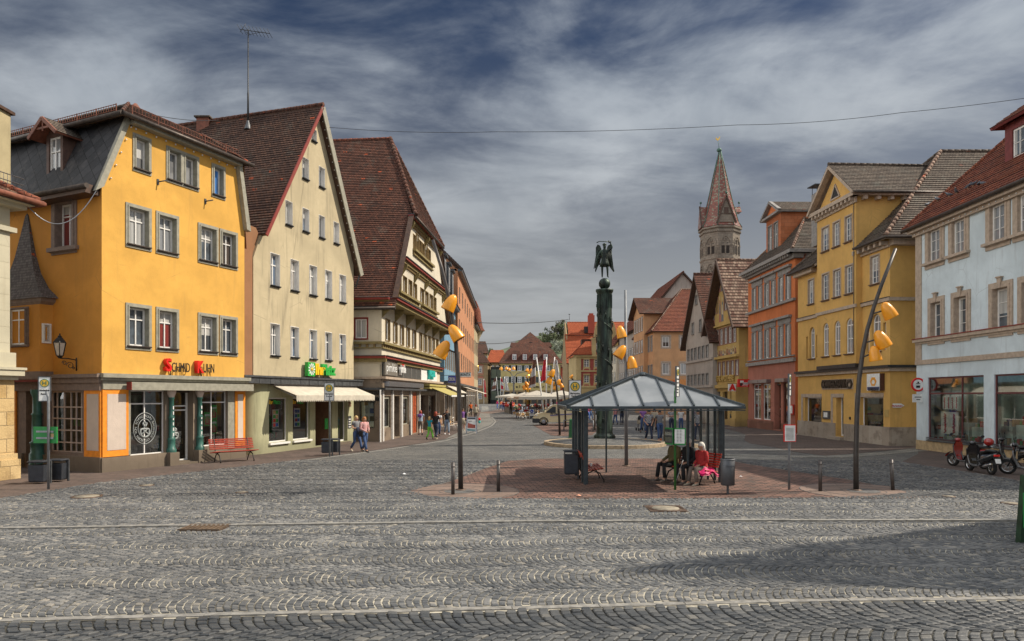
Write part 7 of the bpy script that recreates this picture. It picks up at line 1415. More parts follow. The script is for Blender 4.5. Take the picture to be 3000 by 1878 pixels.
fz=Fac((19.0,139),(19.4,127)); o=building('far_house','pale house with cream wall in the side row before the tall roof',fz.a); mb=MB().use(CREAM2); fz.body(mb,rect(0,fz.L,0,12),[],8); mb.build('wall',None,o); mb=MB(); roof(mb,[fz.p(-.4,12,.5),fz.p(fz.L+.4,12,.5),fz.p(fz.L+.4,18,-5),fz.p(-.4,18,-5)],.4,.06,.15,T_RED,MT['wood_dark']); mb.build('roof',None,o)
for k in range(5):
    for z0 in(5,8.8):window(fz,o,(.8+k*2.3,1.9+k*2.3,z0,z0+2),2,(.68,),fw=.1,depth=0,n=.03,sur=.15)
# ------------------------------------------------------------------ hill and trees behind the town
HILL=mat('hill_green',(.085,.105,.055),.95,var=.7,scale=.06)
mb=MB(); vs=[]; fs=[]; nx,ny=60,18; random.seed(2)
for j in range(ny):
    for i in range(nx):
        x=-260+560*i/(nx-1); y=420+480*j/(ny-1); t=j/(ny-1); h=(46+10*sin(x*.012+1.1)+5*sin(x*.031))*(sin(min(t*1.25,1)*pi/2)**1.3)*(1/(1+math.exp(-(x+90)/28))*.8+.2)*(1.08 if x>0 else 1)*1.12; vs.append((x,y,h-.5))
for j in range(ny-1):
    for i in range(nx-1):a=j*nx+i; fs.append((a,a+1,a+nx+1,a+nx))
mb.use(HILL).add(vs,fs,True); hill=structure(mb.build('hills',None))
def hz(x,y):
    t=(y-420)/480; return(46+10*sin(x*.012+1.1)+5*sin(x*.031))*(sin(min(t*1.25,1)*pi/2)**1.3)*(1/(1+math.exp(-(x+90)/28))*.8+.2)*(1.08 if x>0 else 1)*1.12-.5
def leafmat(key,c):
    if key in MT:return MT[key]
    t=_new(key); o=t.obj(); n=t.noise(o,.35,5,.65); t.L.new(t.mix(t.ramp(n,.35,.65),sc3(c,.55),sc3(c,1.35)),t.b.inputs['Base Color']); t.b.inputs['Roughness'].default_value=.8; t.b.inputs['Specular IOR Level'].default_value=.2; return t.m
LF=[leafmat('leaf_spring',(.13,.15,.075)),leafmat('leaf_dark',(.085,.10,.065)),leafmat('leaf_blossom',(.30,.32,.24)),leafmat('leaf_olive',(.14,.135,.09))]  # paled and greyed: distance haze is put into the leaf colours
BARK=mat('bark',(.06,.045,.035),.9,var=.3)
def tree(i,x,y,z,h,w,m,lab,n=420,bare=.0,grp='trees on the hill behind the town',ls=None):
    random.seed(100+i); o=thing('tree',lab,'tree',(x,y,z),0,grp); mb=MB().use(BARK); mb.tube([(0,0,-.5),(.02*h,0,h*.3),(0,.01*h,h*.8)],[h*.03,h*.02,h*.006],6)
    cl=[]
    for k in range(9):
        a=random.uniform(0,2*pi); r_=w*random.uniform(.2,.75); zz=h*random.uniform(.22,.90); p=Vector((r_*cos(a)*(1.15-zz/h*.6),r_*sin(a)*(1.15-zz/h*.6),zz)); cl.append((p,w*random.uniform(.22,.42))); mb.tube([(0,0,zz*.55),p],[h*.010,h*.003],4)
    mb.build('trunk',None,o,False); mb=MB().use(m); ls=ls or h*.055
    for k in range(n):
        c,R=random.choice(cl); d=Vector((random.gauss(0,1),random.gauss(0,1),random.gauss(0,1))).normalized(); p=c+d*R*random.uniform(.4,1.15); u=Vector((random.gauss(0,1),random.gauss(0,1),random.gauss(0,1))).normalized(); v=d.cross(u).normalized(); u=v.cross(d); s_=ls*random.uniform(.6,1.4)
        mb.add([p+u*s_,p+v*s_*.6,p-u*s_,p-v*s_*.6],[(0,1,2,3)])
    mb.build('crown',None,o,False); return o
HT=[]
hl=[(1592,640,15,0,'tall'),(1604,650,17,1,''),(1618,640,16,0,''),(1630,650,21,3,''),(1641,660,24,3,''),(1653,650,22,0,''),(1664,640,21,1,''),(1674,640,20,0,''),(1625,600,13,2,''),(1640,590,14,2,''),(1655,585,13,1,''),(1612,590,12,0,''),(1666,560,15,1,''),(1430,600,13,3,''),(1441,610,15,0,''),(1452,600,10,1,''),(1468,590,9,0,''),(1480,600,9,1,''),(1490,600,8,0,''),(1586,560,9,0,'')]
kl=['pale spring green','dark green','white blossoming','bare brownish']
for i,(px,y,h,m,_) in enumerate(hl):x=(px-CX)*y/FPX; tree(i,x,y,hz(x,y)-1,h*.8,h*.46,LF[m],'%s tree on the hill above the far roofs'%kl[m],420)
# a few near street greens among the café
# ------------------------------------------------------------------ street lamps with amber bell shades
random.seed(21)
AMB=mat('amber_shade',(.82,.32,.008),.34,coat=.3,var=.06); mat('amber_inside',(.50,.20,.05),.6); POLE=mat('pole_brown',(.060,.052,.047),.45,.4,var=.2); GLV=mat('pole_zinc',(.20,.21,.22),.62,.4,var=.15)
def shade(par,a,m,pole,k=1.):
    a,m=Vector(a),Vector(m); ax=(m-a); L=ax.length; ax.normalize(); R=L*.40
    mb=MB().use(AMB).lathe([(.001,0),(R*.30,L*.03),(R*.55,L*.14),(R*.78,L*.36),(R*.92,L*.62),(R,L*.95),(R,L),(R*.95,L)],a,18,ax)
    o=mb.build('lamp_shade',None,par); MB().use(MT['amber_inside']).lathe([(R*.94,L*.99),(R*.80,L*.5),(R*.3,L*.2),(.001,L*.18)],a,14,ax).build('shade_inside',None,o)
    c=a+ax*L*.45; MB().use(POLE).tube([pole,c],.022*k,6).build('arm',None,par)
def lamp(label,base,pts,shades,D,r=.085,m=None,grp='street lamps with amber bell shades',dy=-.14):
    o=thing('street_lamp',label,'street lamp',base,0,grp); P_=[base]+[P(x,y,D) for x,y in pts]
    MB().use(m or POLE).tube(P_,[r*(1-.35*i/(len(P_)-1)) for i in range(len(P_))],12).build('pole',None,o)
    MB().use(MT['cast_iron']).lathe([(r*2.2,0),(r*2.2,.03),(r*1.2,.05)],base,16).build('base_plate',None,o)
    for(ax,ay),(mx,my),(qx,qy) in shades:shade(o,P(ax,ay,D)+Vector((0,dy,0)),P(mx,my,D)+Vector((0,dy,0)),P(qx,qy,D),D/19)
    return o
b=G(1350,1437); lamp('tall brown lamp leaning left between two bollards',b,[(1348,1300),(1345,1150),(1336,1010),(1318,885),(1295,790),(1268,703)],[((1334,866),(1311,911),(1316,880)),((1320,954),(1347,996),(1330,965)),((1314,1000),(1287,1046),(1335,1033))],b.y,.070)
b=G(2508,1438); lamp('tall brown lamp leaning right before the mustard bank',b,[(2508,1330),(2511,1200),(2517,1110),(2527,1035),(2541,965),(2560,900),(2582,836),(2624,729)],[((2580,888),(2604,932),(2549,922)),((2560,970),(2585,1018),(2529,1006)),((2550,1014),(2558,1058),(2519,1050))],b.y,.070)
b=G(1835,1366); lamp('straight grey lamp standing behind the glass shelter',b,[(1834,1100),(1832,850)],[((1813,955),(1821,991),(1833,980)),((1829,1013),(1807,1047),(1833,1037)),((1846,1043),(1851,1080),(1834,1070))],b.y,.07,GLV)
b=G(1640,1276); lamp('slim leaning lamp in front of the cream van',b,[(1637,1190),(1630,1130),(1621,1080)],[((1622,1082),(1613,1103),(1624,1093)),((1614,1103),(1605,1125),(1627,1113))],b.y,.075)
b=G(1657,1252); lamp('leaning lamp right of the van, half hidden by the stop sign',b,[(1655,1170),(1648,1125),(1641,1100)],[((1640,1111),(1632,1127),(1643,1115)),((1642,1122),(1647,1136),(1646,1128))],b.y,.08)
for px,py,D,lb,off in((1541,1212,96,'far amber lamp left of the fountain figure',0),(1622,1206,112,'far amber lamp right of the large parasol',1),(1552,1208,105,'far amber lamp right of the fountain figure',2),(1676,1200,126,'far amber lamp above the stop sign',3)):
    b=Vector(((px-CX)*D/FPX,D,0)); s_=-1 if off%2==0 else 1; lamp(lb,b,[(px,1150),(px+4*s_,1110)],[((px+2*s_,1118 if off<3 else 1098),(px-5*s_,1130 if off<3 else 1108),(px+2,1124)),((px+8*s_,1128),(px+2*s_,1142),(px+2,1133))][:1 if off==3 else 2],D,.09)
D=128.; b=Vector(((1505-CX)*D/FPX,D,0)); o=thing('street_lamp','tall far lamp post with two long curved arms of amber lights','street lamp',b); mb=MB().use(GLV); mb.tube([b,P(1505,1120,D),P(1505,1102,D)],.16,8)
mb.tube([P(1503,1125,D),P(1503,1104,D),P(1496,1092,D),P(1482,1083,D),P(1470,1080,D)],.07,6); mb.tube([P(1507,1125,D),P(1507,1104,D),P(1515,1094,D),P(1530,1090,D),P(1555,1087,D)],.07,6); mb.build('pole',None,o)
for x,y in((1470,1078),(1483,1077),(1491,1080),(1505,1077),(1546,1082),(1555,1083),(1549,1089)):a=P(x,y,D); MB().use(AMB).lathe([(.01,0),(.25,.15),(.36,.6)],a+Vector((0,0,.2)),10,(random.uniform(-.5,.5),0,-1)).build('lamp_shade',None,o)
# bollards
BOL=mat('bollard_brown',(.085,.075,.07),.45,.4,var=.25)
def bollard(label,px,py,lean=0.):
    p=G(px,py); o=thing('bollard',label,'bollard',p,0,'slim bollards beside the leaning lamps'); a=Vector((0,0,0)); t=Vector((lean,0,.86)); MB().use(BOL).tube([a,t*.985],.048,14).build('post',None,o,False); mb=MB().use(BOL); mb.lathe([(.049,0),(.046,.012),(.001,.014)],t*.985,14); mb.lathe([(.052,-.12),(.052,-.09)],t*.985,14); mb.build('cap',None,o,False)
bollard('bollard left of the left leaning lamp',1327,1450); bollard('bollard right of the left leaning lamp',1460,1441); bollard('bollard left of the right leaning lamp',2403,1440); bollard('bollard right of the right leaning lamp, slightly tilted',2616,1437,-.05)
# ------------------------------------------------------------------ bronze column with angel
BRZ=_new('bronze_green'); o_=BRZ.obj(); n_=BRZ.noise(BRZ.mapped(o_,(2,2,.35)),2.2,7,.65); BRZ.L.new(BRZ.mix(BRZ.ramp(n_,.42,.66),(.012,.018,.015),(.055,.088,.066)),BRZ.b.inputs['Base Color']); BRZ.b.inputs['Metallic'].default_value=.45; BRZ.b.inputs['Roughness'].default_value=.48; BRZ.bump(BRZ.noise(o_,9,5,.7),.5,.02); BRZ=MT['bronze_green']
o=thing('monument_column','tall green bronze relief column with a winged statue on top','monument',MON+Vector((0,0,.35))); z0=.35; zt_=8.3
mb=MB().use(BRZ); mb.lathe([(.58,z0),(.58,z0+.10),(.54,z0+.16),(.45,z0+.22),(.43,z0+.3),(.385,7.8),(.39,8.05),(.44,8.15),(.47,8.22),(.47,zt_),(.01,zt_)],(MON.x,MON.y,0),32); mb.build('shaft',None,o)
mb=MB().use(BRZ); tn=3.3; N_=150
R=lambda z:.428-(.04)*(z-.6)/7.2
mb.tube([Vector((MON.x+(R(z)+.012)*cos(a),MON.y+(R(z)+.012)*sin(a),z)) for a,z in[(-2*pi*tn*k/N_-1.9,.8+6.3*k/N_) for k in range(N_+1)]],.024,6)
random.seed(8)
for k in range(28): # relief figures and letters standing along the spiral
    a=-2*pi*tn*k/28-1.9; z=1.0+6.2*k/28+.15; c,s_=cos(a),sin(a); p=Vector((MON.x+R(z)*c,MON.y+R(z)*s_,z)); t=Vector((-s_,c,0)); h=random.uniform(.28,.55); w_=.05; nrm=Vector((c,s_,0))
    mb.tube([p+t*-w_,p+t*(-w_*.6)+nrm*.02+Vector((0,0,h*.45)),p+nrm*.045+Vector((0,0,h*.5))],[.012,.018,.022],6); mb.tube([p+t*w_,p+t*w_*.6+nrm*.02+Vector((0,0,h*.45)),p+nrm*.04+Vector((0,0,h*.5)),p+nrm*.03+Vector((0,0,h*.85))],[.012,.018,.03,.028],6); mb.ball(p+nrm*.03+Vector((0,0,h)),.032,7,5); mb.tube([p+nrm*.04+Vector((0,0,h*.8)),p+nrm*.05+t*random.choice([-.14,.14])+Vector((0,0,h*random.uniform(.5,1)))],.012,5)
mb.build('relief',None,o); mb=MB().use(BRZ)
for q in range(24):a=2*pi*q/24; mb.bar((MON.x+.396*cos(a),MON.y+.396*sin(a),7.3),(MON.x+.398*cos(a),MON.y+.398*sin(a),8.02),.035,.03)
mb.build('fluting',None,o)
def skin(name,chains,m,par,sub=2,world=False,off=Vector((0,0,0)),sc=1.):
    """one continuous surface grown round connected joints; chains = lists of (point, radius); equal points are shared"""
    me=bpy.data.meshes.new(name); vs=[]; idx={}; ed=set(); rad=[]
    for ch in chains:
        pr_=None
        for p,r in ch:
            k=tuple(round(x,4) for x in p)
            if k not in idx:idx[k]=len(vs); vs.append(Vector(p)*sc+off); rad.append(r if isinstance(r,tuple) else(r,r))
            if pr_ is not None and pr_!=idx[k]:ed.add((min(pr_,idx[k]),max(pr_,idx[k])))
            pr_=idx[k]
    me.from_pydata(vs,list(ed),[]); o=bpy.data.objects.new(name,me); COL.objects.link(o); me.materials.append(m)
    import bmesh; bm=bmesh.new(); bm.from_mesh(me); sk=bm.verts.layers.skin.verify()
    for v,r in zip(bm.verts,rad):v[sk].radius=(r[0]*sc,r[1]*sc); v[sk].use_root=v.index==0
    bm.to_mesh(me); bm.free(); md=o.modifiers.new('skin','SKIN'); md.use_smooth_shade=True; md.branch_smoothing=.4; s=o.modifiers.new('sub','SUBSURF'); s.levels=s.render_levels=sub
    if par:o.parent=par; ORG[o.name]=org(par)
    return o
def hand(w,d,s=1.): # five separate fingers rooted in the palm; w wrist, d direction
    w=Vector(w); d=Vector(d).normalized(); sd=d.cross(Vector((0,1,0))); sd=sd.normalized() if sd.length>.1 else Vector((1,0,0)); pl=w+d*.055*s; r=[]
    r.append([(w,.026*s),(pl,.030*s)])
    for k,(o_,ln) in enumerate(((-.026,.065),(-.009,.078),(.009,.074),(.026,.058))):a=pl+sd*o_*s+d*.03*s; b=a+d*ln*.5*s; c=b+(d*.8+Vector((0,-.5,0))).normalized()*ln*.5*s; r.append([(pl,.030*s),(a,.011*s),(b,.009*s),(c,.007*s)])
    t=w+d*.02*s-sd*.032*s; r.append([(w,.026*s),(t,.011*s),(t+d*.035*s-sd*.012*s,.009*s)]); return r
base=Vector((MON.x,MON.y,0)); so=thing('angel_statue','winged bronze angel standing on a ball, sword held over its head','statue',base+Vector((0,0,zt_)))
MB().use(BRZ).ball((0,0,.31),.31,24,16).build('globe',None,so,False); Z=.62
J=lambda x,y,z:(x,y,Z+z)
skin('body',[[(J(0,0,1.0),.13),(J(0,-.02,1.2),.15),(J(0,0,1.42),.16),(J(0,0,1.56),.06),(J(0,-.01,1.66),.09),(J(0,-.01,1.78),.085)],[(J(0,0,1.0),.13),(J(-.11,0,.9),.10),(J(-.13,-.03,.5),.065),(J(-.12,.02,.08),.042),(J(-.14,-.14,.03),.035)],[(J(0,0,1.0),.13),(J(.11,0,.9),.10),(J(.15,-.05,.5),.065),(J(.17,.0,.08),.042),(J(.19,-.15,.03),.035)],
    [(J(0,0,1.42),.16),(J(-.20,0,1.44),.075),(J(-.36,-.05,1.18),.05),(J(-.44,-.12,.95),.035)],[(J(0,0,1.42),.16),(J(.20,0,1.46),.075),(J(.40,-.05,1.62),.055),(J(.30,-.1,1.88),.04)]]+[[(tuple(v),r) for v,r in c] for c in hand(J(-.44,-.12,.95),(-.2,-.1,-1))+hand(J(.30,-.1,1.88),(-.6,0,.3))],BRZ,so)
mb=MB().use(BRZ)
mb.loft([[J(rx*cos(t)*(1+.06*cos(9*t)),ry*sin(t)*(1+.06*cos(9*t)),z) for t in[2*pi*k/36 for k in range(36)]] for z,rx,ry in((.62,.26,.21),(.80,.23,.18),(1.0,.17,.14),(1.12,.155,.13),(1.3,.20,.15),(1.46,.19,.13),(1.5,.12,.1))],smooth=True); mb.build('tunic',None,so,False)
for s_ in(-1,1):
    w=[(.10,1.45),(.22,1.78),(.36,1.86),(.46,1.70),(.46,1.35),(.44,.95),(.62 if s_>0 else .50,.42),(.56 if s_>0 else .46,.38),(.36,.62),(.24,.85),(.14,1.15)]; mb=MB().use(BRZ); mb.prism([J(s_*x*.94,.14+x*.25,z) for x,z in w],(0,.07,0))
    for k in range(6):mb.tube([J(s_*.94*(.16+.05*k),.12+.06*k*.25,1.60-.02*k),J(s_*.94*(.28+.055*k),.12+.05*k,.72-.03*k)],.022,5)
    mb.build('wing',None,so,False)
mb=MB().use(BRZ); mb.tube([J(.34,-.12,1.92),J(-.30,-.16,1.93),J(-.44,-.16,1.86)],[.026,.02,.03],6); mb.tube([J(.22,-.12,2.0),J(.22,-.12,1.84)],.02,6); mb.build('sword',None,so,False)
mb=MB().use(BRZ); mb.ball(J(0,.01,1.79),.11,10,8,(1,1,.8)); mb.build('hair',None,so,False)
# ------------------------------------------------------------------ glass shelter
STB=mat('shelter_steel',(.05,.062,.068),.4,.5,var=.2); FROST=_new('frosted_glass'); FROST.b.inputs['Base Color'].default_value=(.44,.47,.49,1); FROST.b.inputs['Roughness'].default_value=.35; FROST.b.inputs['Alpha'].default_value=.72; n_=FROST.noise(FROST.obj(),.8,4,.6); FROST.L.new(FROST.mix(FROST.ramp(n_,.35,.7),(.20,.22,.235),(.30,.32,.335)),FROST.b.inputs['Base Color']); FROST=MT['frosted_glass']
x0,x1,y0,y1,ze,za=1.52,6.36,18.65,22.6,2.32,3.26; sh=thing('bus_shelter','open bus shelter with pyramid roof of frosted glass panels','bus shelter',(3.94,20.6,0)); ap=Vector((3.94,20.6,za)); cs=[Vector((x0,y0,ze)),Vector((x1,y0,ze)),Vector((x1,y1,ze)),Vector((x0,y1,ze))]
for k in range(4):
    a,b=cs[k],cs[(k+1)%4]; mb=MB().use(FROST); mb.prism([a,b,ap],(0,0,-.012)); pn=mb.build('roof_glass',None,sh); mb=MB().use(STB); n=7
    for q in range(1,n):p=a.lerp(b,q/n); t=q/n; f_=min(t,1-t)*2 if True else 0; s0_=p; s1_=(a.lerp(ap,t*2) if t<.5 else b.lerp(ap,(1-t)*2)) if abs(t-.5)>.04 else ap; d=(p-s1_); s1_=ap.lerp(a if t<.5 else b,1-min(1,2*min(t,1-t))); mb.bar(s0_+Vector((0,0,.015)),s1_+Vector((0,0,.015)),.045,.05)
    mb.bar(a+Vector((0,0,.02)),ap+Vector((0,0,.03)),.09,.06); mb.bar(a+Vector((0,0,-.04)),b+Vector((0,0,-.04)),.06,.07); mb.bar(a+Vector((0,0,-.11)),b+Vector((0,0,-.11)),.04,.03); mb.build('roof_frame',None,pn)
MB().use(STB).lathe([(.16,-.02),(.10,.05),(.01,.07)],ap,8).build('finial',None,sh)
def post(px,py,w=.10,d=.10):
    p=G(px,py); MB().use(STB).bbox(p.x-w/2,p.x+w/2,p.y-d/2,p.y+d/2,0,ze-.05,.01).build('post',None,sh)
for x,y,w in((1716,1420,.13),(1706,1414,.06),(1694,1402,.05),(1687,1394,.08),(1680,1372,.10),(2015,1417,.07),(2053,1398,.05),(2074,1405,.05),(2094,1407,.06),(2111,1414,.12),(2118,1411,.08),(1776,1385,.05),(2030,1368,.1)):post(x,y,w)
p_,q_=G(1706,1414),G(1680,1372); mb=MB().use(GL); mb.poly([(p_.x,p_.y,.25),(q_.x,q_.y,.25),(q_.x,q_.y,2.1),(p_.x,p_.y,2.1)]); mb.build('side_glass',None,sh)
for a,b in(((2053,1398),(2074,1405)),((2074,1405),(2094,1407)),((2094,1407),(2111,1414)),((2030,1368),(2053,1398))):p_,q_=G(*a),G(*b); mb=MB().use(GL); mb.poly([(p_.x,p_.y,.2),(q_.x,q_.y,.2),(q_.x,q_.y,2.15),(p_.x,p_.y,2.15)]); mb.build('side_glass',None,sh)
p=G(2030,1368); MB().use(mat('panel_pale',(.36,.36,.33),.6)).box(p.x-.02,p.x+.24,p.y+.05,p.y+.12,.3,2.2).build('map_panel',None,sh)
# ------------------------------------------------------------------ bus stop signs
HY,HG=mat('stop_yellow',(.75,.45,.04),.5),mat('stop_green',(.06,.16,.09),.5)
def stop_sign(label,px,py,x0,x1,y0,y1,ang=0.,m=None,r=.035,D=None):
    b=G(px,py) if D is None else P2(px,D).to_3d(); D=b.y; o=thing('bus_stop_sign',label,'bus stop sign',b,0,'bus stop signs'); c=P((x0+x1)/2,(y0+y1)/2,D); h=(y1-y0)*D/FPX; w=(x1-x0)*D/FPX/max(.2,cos(ang)); u=Vector((cos(ang),sin(ang))); f=Fac(c.xy-u*w/2,c.xy+u*w/2)
    MB().use(m or GLV).tube([b,Vector((b.x,b.y,c.z-h*.35)) if abs(b.x-c.x)>.02 else b+Vector((0,0,1.2)),c+Vector((0,.03,0))],r,10).build('pole',None,o)
    zc=c.z; mb=MB().use(MT['white']); f.box(mb,0,w,zc-h/2,zc+h/2,-.01,.02); mb.use(MT['zinc']); [f.box(mb,*q,-.015,.03) for q in((0,w,zc+h/2-.01,zc+h/2+.012),(0,w,zc-h/2-.012,zc-h/2+.01),(-.012,.01,zc-h/2,zc+h/2),(w-.01,w+.012,zc-h/2,zc+h/2))]
    bd=mb.build('board',None,o); R=w*.40; cz=zc+h/2-R-.06; mb=MB(); n3=(f.n.x,f.n.y,0); cc=f.p(w/2,cz,0); mb.use(HY).lathe([(.001,.028),(R*.86,.028)],cc,24,n3); mb.use(HG).lathe([(R*.82,.0285),(R*.82,.031),(R,.031),(R,.02)],cc,28,n3)
    for s_ in(-1,1):f.box(mb,w/2+s_*R*.34-R*.10,w/2+s_*R*.34+R*.10,cz-R*.48,cz+R*.48,.02,.034)
    f.box(mb,w/2-R*.3,w/2+R*.3,cz-R*.1,cz+R*.1,.02,.033); mb.build('emblem',None,bd)
    for k,t in enumerate(('Marktplatz','Remstal')):text(t,f,w/2,cz-R-.09-k*.10,w*.19,BLK,bd,.024,.001,bold=.004)
    mb=MB().use(BLK)
    for k in range(3):z=cz-R-.32-k*.075; f.box(mb,w*.1,w*(.9-.1*k),z,z+.03,.02,.023)
    if zc-h/2<cz-R-.5:mb.build('line_list',None,bd)
    return o,f,zc
o,f,zc=stop_sign('bus stop sign with yellow H above a green board at far left',142,1434,117,145,1104,1175,.35); Dd=o.location.y
mb=MB().use(mat('board_green',(.02,.24,.05),.5)); fb_=Fac(P2(101,Dd+.12),P2(169,Dd+.05)); z0,z1=fb_.z(101,1298),fb_.z(101,1250); fb_.box(mb,0,fb_.L,z0,z1,0,.04); mb.use(MT['steel'])
for z in(z0+.12,z0+.30):fb_.box(mb,.1,fb_.L-.08,z,z+.05,.04,.06)
mb.use(MT['goods_tan']); fb_.box(mb,fb_.L-.17,fb_.L-.08,z0+.17,z0+.27,.04,.05); mb.build('green_board',None,o)
stop_sign('bus stop sign with yellow H before the cream drugstore',966,1339,951,978,1122,1174,.15)
stop_sign('bus stop sign with yellow H left behind the shelter roof',1686,1350,1667,1702,1114,1176,0.)
o,f,zc=stop_sign('edge-on bus stop sign on a green post with green timetable box',1978,1436,1977,1990,1074,1162,1.05,mat('post_green',(.04,.16,.04),.45),.034)
Dd=o.location.y; mb=MB().use(mat('board_green',(.02,.24,.05))); a,b=P(1970,1303,Dd-.05),P(2006,1254,Dd-.05)
mb.box(a.x,b.x,Dd-.16,Dd-.10,a.z,b.z); mb.prism([(a.x,Dd-.16,a.z),(a.x,Dd-.16,b.z),(a.x-.13,Dd+.3,b.z),(a.x-.13,Dd+.3,a.z)],(.03,0,0)); mb.use(MT['pane_dark']).prism([(a.x-.012,Dd-.12,a.z+.04),(a.x-.012,Dd-.12,b.z-.04),(a.x-.125,Dd+.26,b.z-.04),(a.x-.125,Dd+.26,a.z+.04)],(-.012,0,0)); tt=mb.build('timetable_box',None,o); mb=MB().use(MT['white']).box(a.x+.035,b.x-.03,Dd-.166,Dd-.16,a.z+.04,b.z-.03); mb.use(MT['zinc'])
for k in range(9):z=a.z+.08+k*.04; [mb.box(q,q+.05,Dd-.169,Dd-.166,z,z+.012) for q in(a.x+.09,a.x+.17)]
mb.build('timetable',None,tt)
o,f,zc=stop_sign('bus stop sign with yellow H and red framed timetable',2312,1436,2306,2319,1096,1159,.95); Dd=o.location.y; a,b=P(2295,1294,Dd-.05),P(2330,1244,Dd-.05); mb=MB().use(RED).box(a.x,b.x,Dd-.10,Dd-.05,a.z,b.z); tt=mb.build('timetable_box',None,o); mb=MB().use(MT['white']).box(a.x+.02,b.x-.02,Dd-.105,Dd-.10,a.z+.02,b.z-.02); mb.use(MT['zinc'])
for k in range(10):z=a.z+.07+k*.033; mb.box(a.x+.05,b.x-.07,Dd-.108,Dd-.105,z,z+.01)
mb.build('timetable',None,tt)
# ------------------------------------------------------------------ litter bins
BIN=mat('bin_anthracite',(.045,.05,.06),.45,.3,var=.2)
def hang_bin(label,px,py,w=.44,h=.5,z0=.06,D=None,grp='square litter bins hung on posts'):
    p=G(px,py) if D is None else P2(px,D).to_3d(); o=thing('litter_bin',label,'litter bin',p,0,grp); mb=MB().use(BIN); mb.loft([[(x*k,y*k,z) for x,y in((-w/2,-.16),(w/2,-.16),(w/2,.16),(-w/2,.16))] for k,z in((.88,z0),(1,z0+.04),(1.04,z0+h))]); mb.build('bin_body',None,o,False); MB().use(BIN).bbox(-w*.56,w*.56,-.2,.2,z0+h+.07,z0+h+.13,.02).build('hood',None,o,False); mb=MB().use(MT['zinc']); mb.bar((w/2+.04,.1,0),(w/2+.04,.1,z0+h+.1),.05,.05); mb.bar((w/2-.02,.1,z0+h-.1),(w/2-.02,.1,z0+h+.12),.03,.03); mb.bar((-w/2+.02,.1,z0+h-.02),(-w/2+.02,.1,z0+h+.12),.03,.03); mb.build('post',None,o,False)
hang_bin('left one of the paired bins at the far left sign',116,1417); hang_bin('right one of the paired bins at the far left sign',169,1411); hang_bin('square bin on the left of the sign before the drugstore',957,1336,.36,.48,.14); hang_bin('square bin on the right of the sign before the drugstore',980,1333,.32,.46,.14); hang_bin('square bin hanging at the left side of the glass shelter',1672,1404,.40,.62,.16); hang_bin('dark bin far off beside the golden pharmacy wall',2152,1248,.7,.8)
p=G(2132,1448); o=thing('litter_bin','grey cylindrical litter bin on a short post right of the shelter','litter bin',p); mb=MB().use(mat('bin_grey',(.10,.105,.115),.5,.3,var=.15)).lathe([(.14,.24),(.178,.25),(.182,.92),(.172,.93),(.165,.3)],(0,0,0),24); mb.build('bin_body',None,o,False); mb=MB().use(MT['bin_grey']).lathe([(.19,.91),(.195,.94),(.165,.945)],n=24); mb.box(-.1,.1,-.195,-.17,.74,.78); mb.build('rim',None,o,False); MB().use(MT['zinc']).bar((0,0,0),(0,0,.3),.05,.05).build('post',None,o,False)
# ------------------------------------------------------------------ slatted benches
SL=mat('slat_red',(.36,.052,.028),.5,var=.3,scale=14,bump=.2); IRN=mat('bench_iron',(.03,.028,.026),.5,.5)
def bench(label,loc,rz,L=1.75,grp='red slatted benches'):
    o=thing('bench',label,'bench',loc,rz,grp); mb=MB().use(SL)
    for k in range(6):y=-.30+k*.085; mb.bbox(-L/2,L/2,y,y+.06,.43-.012*k,.46-.012*k,.006)
    mb.build('seat',None,o,False); mb=MB().use(SL)
    for k in range(6):z=.50+k*.07; y=.20+k*.028; mb.bbox(-L/2,L/2,y,y+.028,z,z+.052,.005)
    mb.build('backrest',None,o,False)
    for s_ in(-1,1):
        x=s_*(L/2-.22); mb=MB().use(IRN); mb.tube([(x,-.34,0),(x,-.33,.08),(x,-.22,.28),(x,-.03,.36),(x,.12,.30),(x,.27,.10),(x,.31,0)],.022,6); mb.bar((x,-.32,.42),(x,.18,.36),.04,.03); mb.bar((x,.17,.36),(x,.36,.92),.03,.04); mb.build('leg',None,o,False)
    return o
bench('red slatted bench in front of the yellow shop window',P2(686,27.0).to_3d(),radians(44)); bench('red slatted bench at the left side inside the shelter',(2.42,21.0,0),radians(90),1.5); bench('red slatted bench with three seated elders in the shelter',(5.38,20.6,0),radians(-58),1.8)
mb=MB().use(MT['white']).lathe([(.03,0),(.038,.09),(.03,.088)],(2.4,20.75,.47),10); tag(mb.build('paper_cup',None),'small paper cup left on the shelter bench','cup')
# ------------------------------------------------------------------ wall lantern
o=thing('wall_lantern','old wrought iron lantern on a scrolled bracket on the shaded wall','lantern',fl.p(fl.u(224),3.8,0)); Dl=22.9; bl=fl.p(fl.u(228),0,.02); mb=MB().use(MT['black']); u0=fl.u(226)
def lp(px,py):D_=23.1; return P(px,py,D_)
sc=fl.p(u0,0,0); h0=P(178,1075,23.3); fL_=lambda du,z,n:fl.p(u0+du,z,n); zb0=3.62
mb.tube([fL_(0,zb0-.15,.03),fL_(0,zb0+.3,.03)],.022,6); mb.tube([fL_(0,zb0+.22,.05),fL_(-.01,zb0+.26,.3),fL_(-.02,zb0+.26,.56)],.018,6)
for c_,r_ in(((-.16,.08),.13),((-.36,.16),.08),((-.05,.0),.05)):mb.tube([fL_(0,zb0+c_[1]-.06+r_*sin(t)*(1-t/12),.08-c_[0]+r_*cos(t)*(1-t/12)) for t in[k*.5 for k in range(17)]],.012,5)
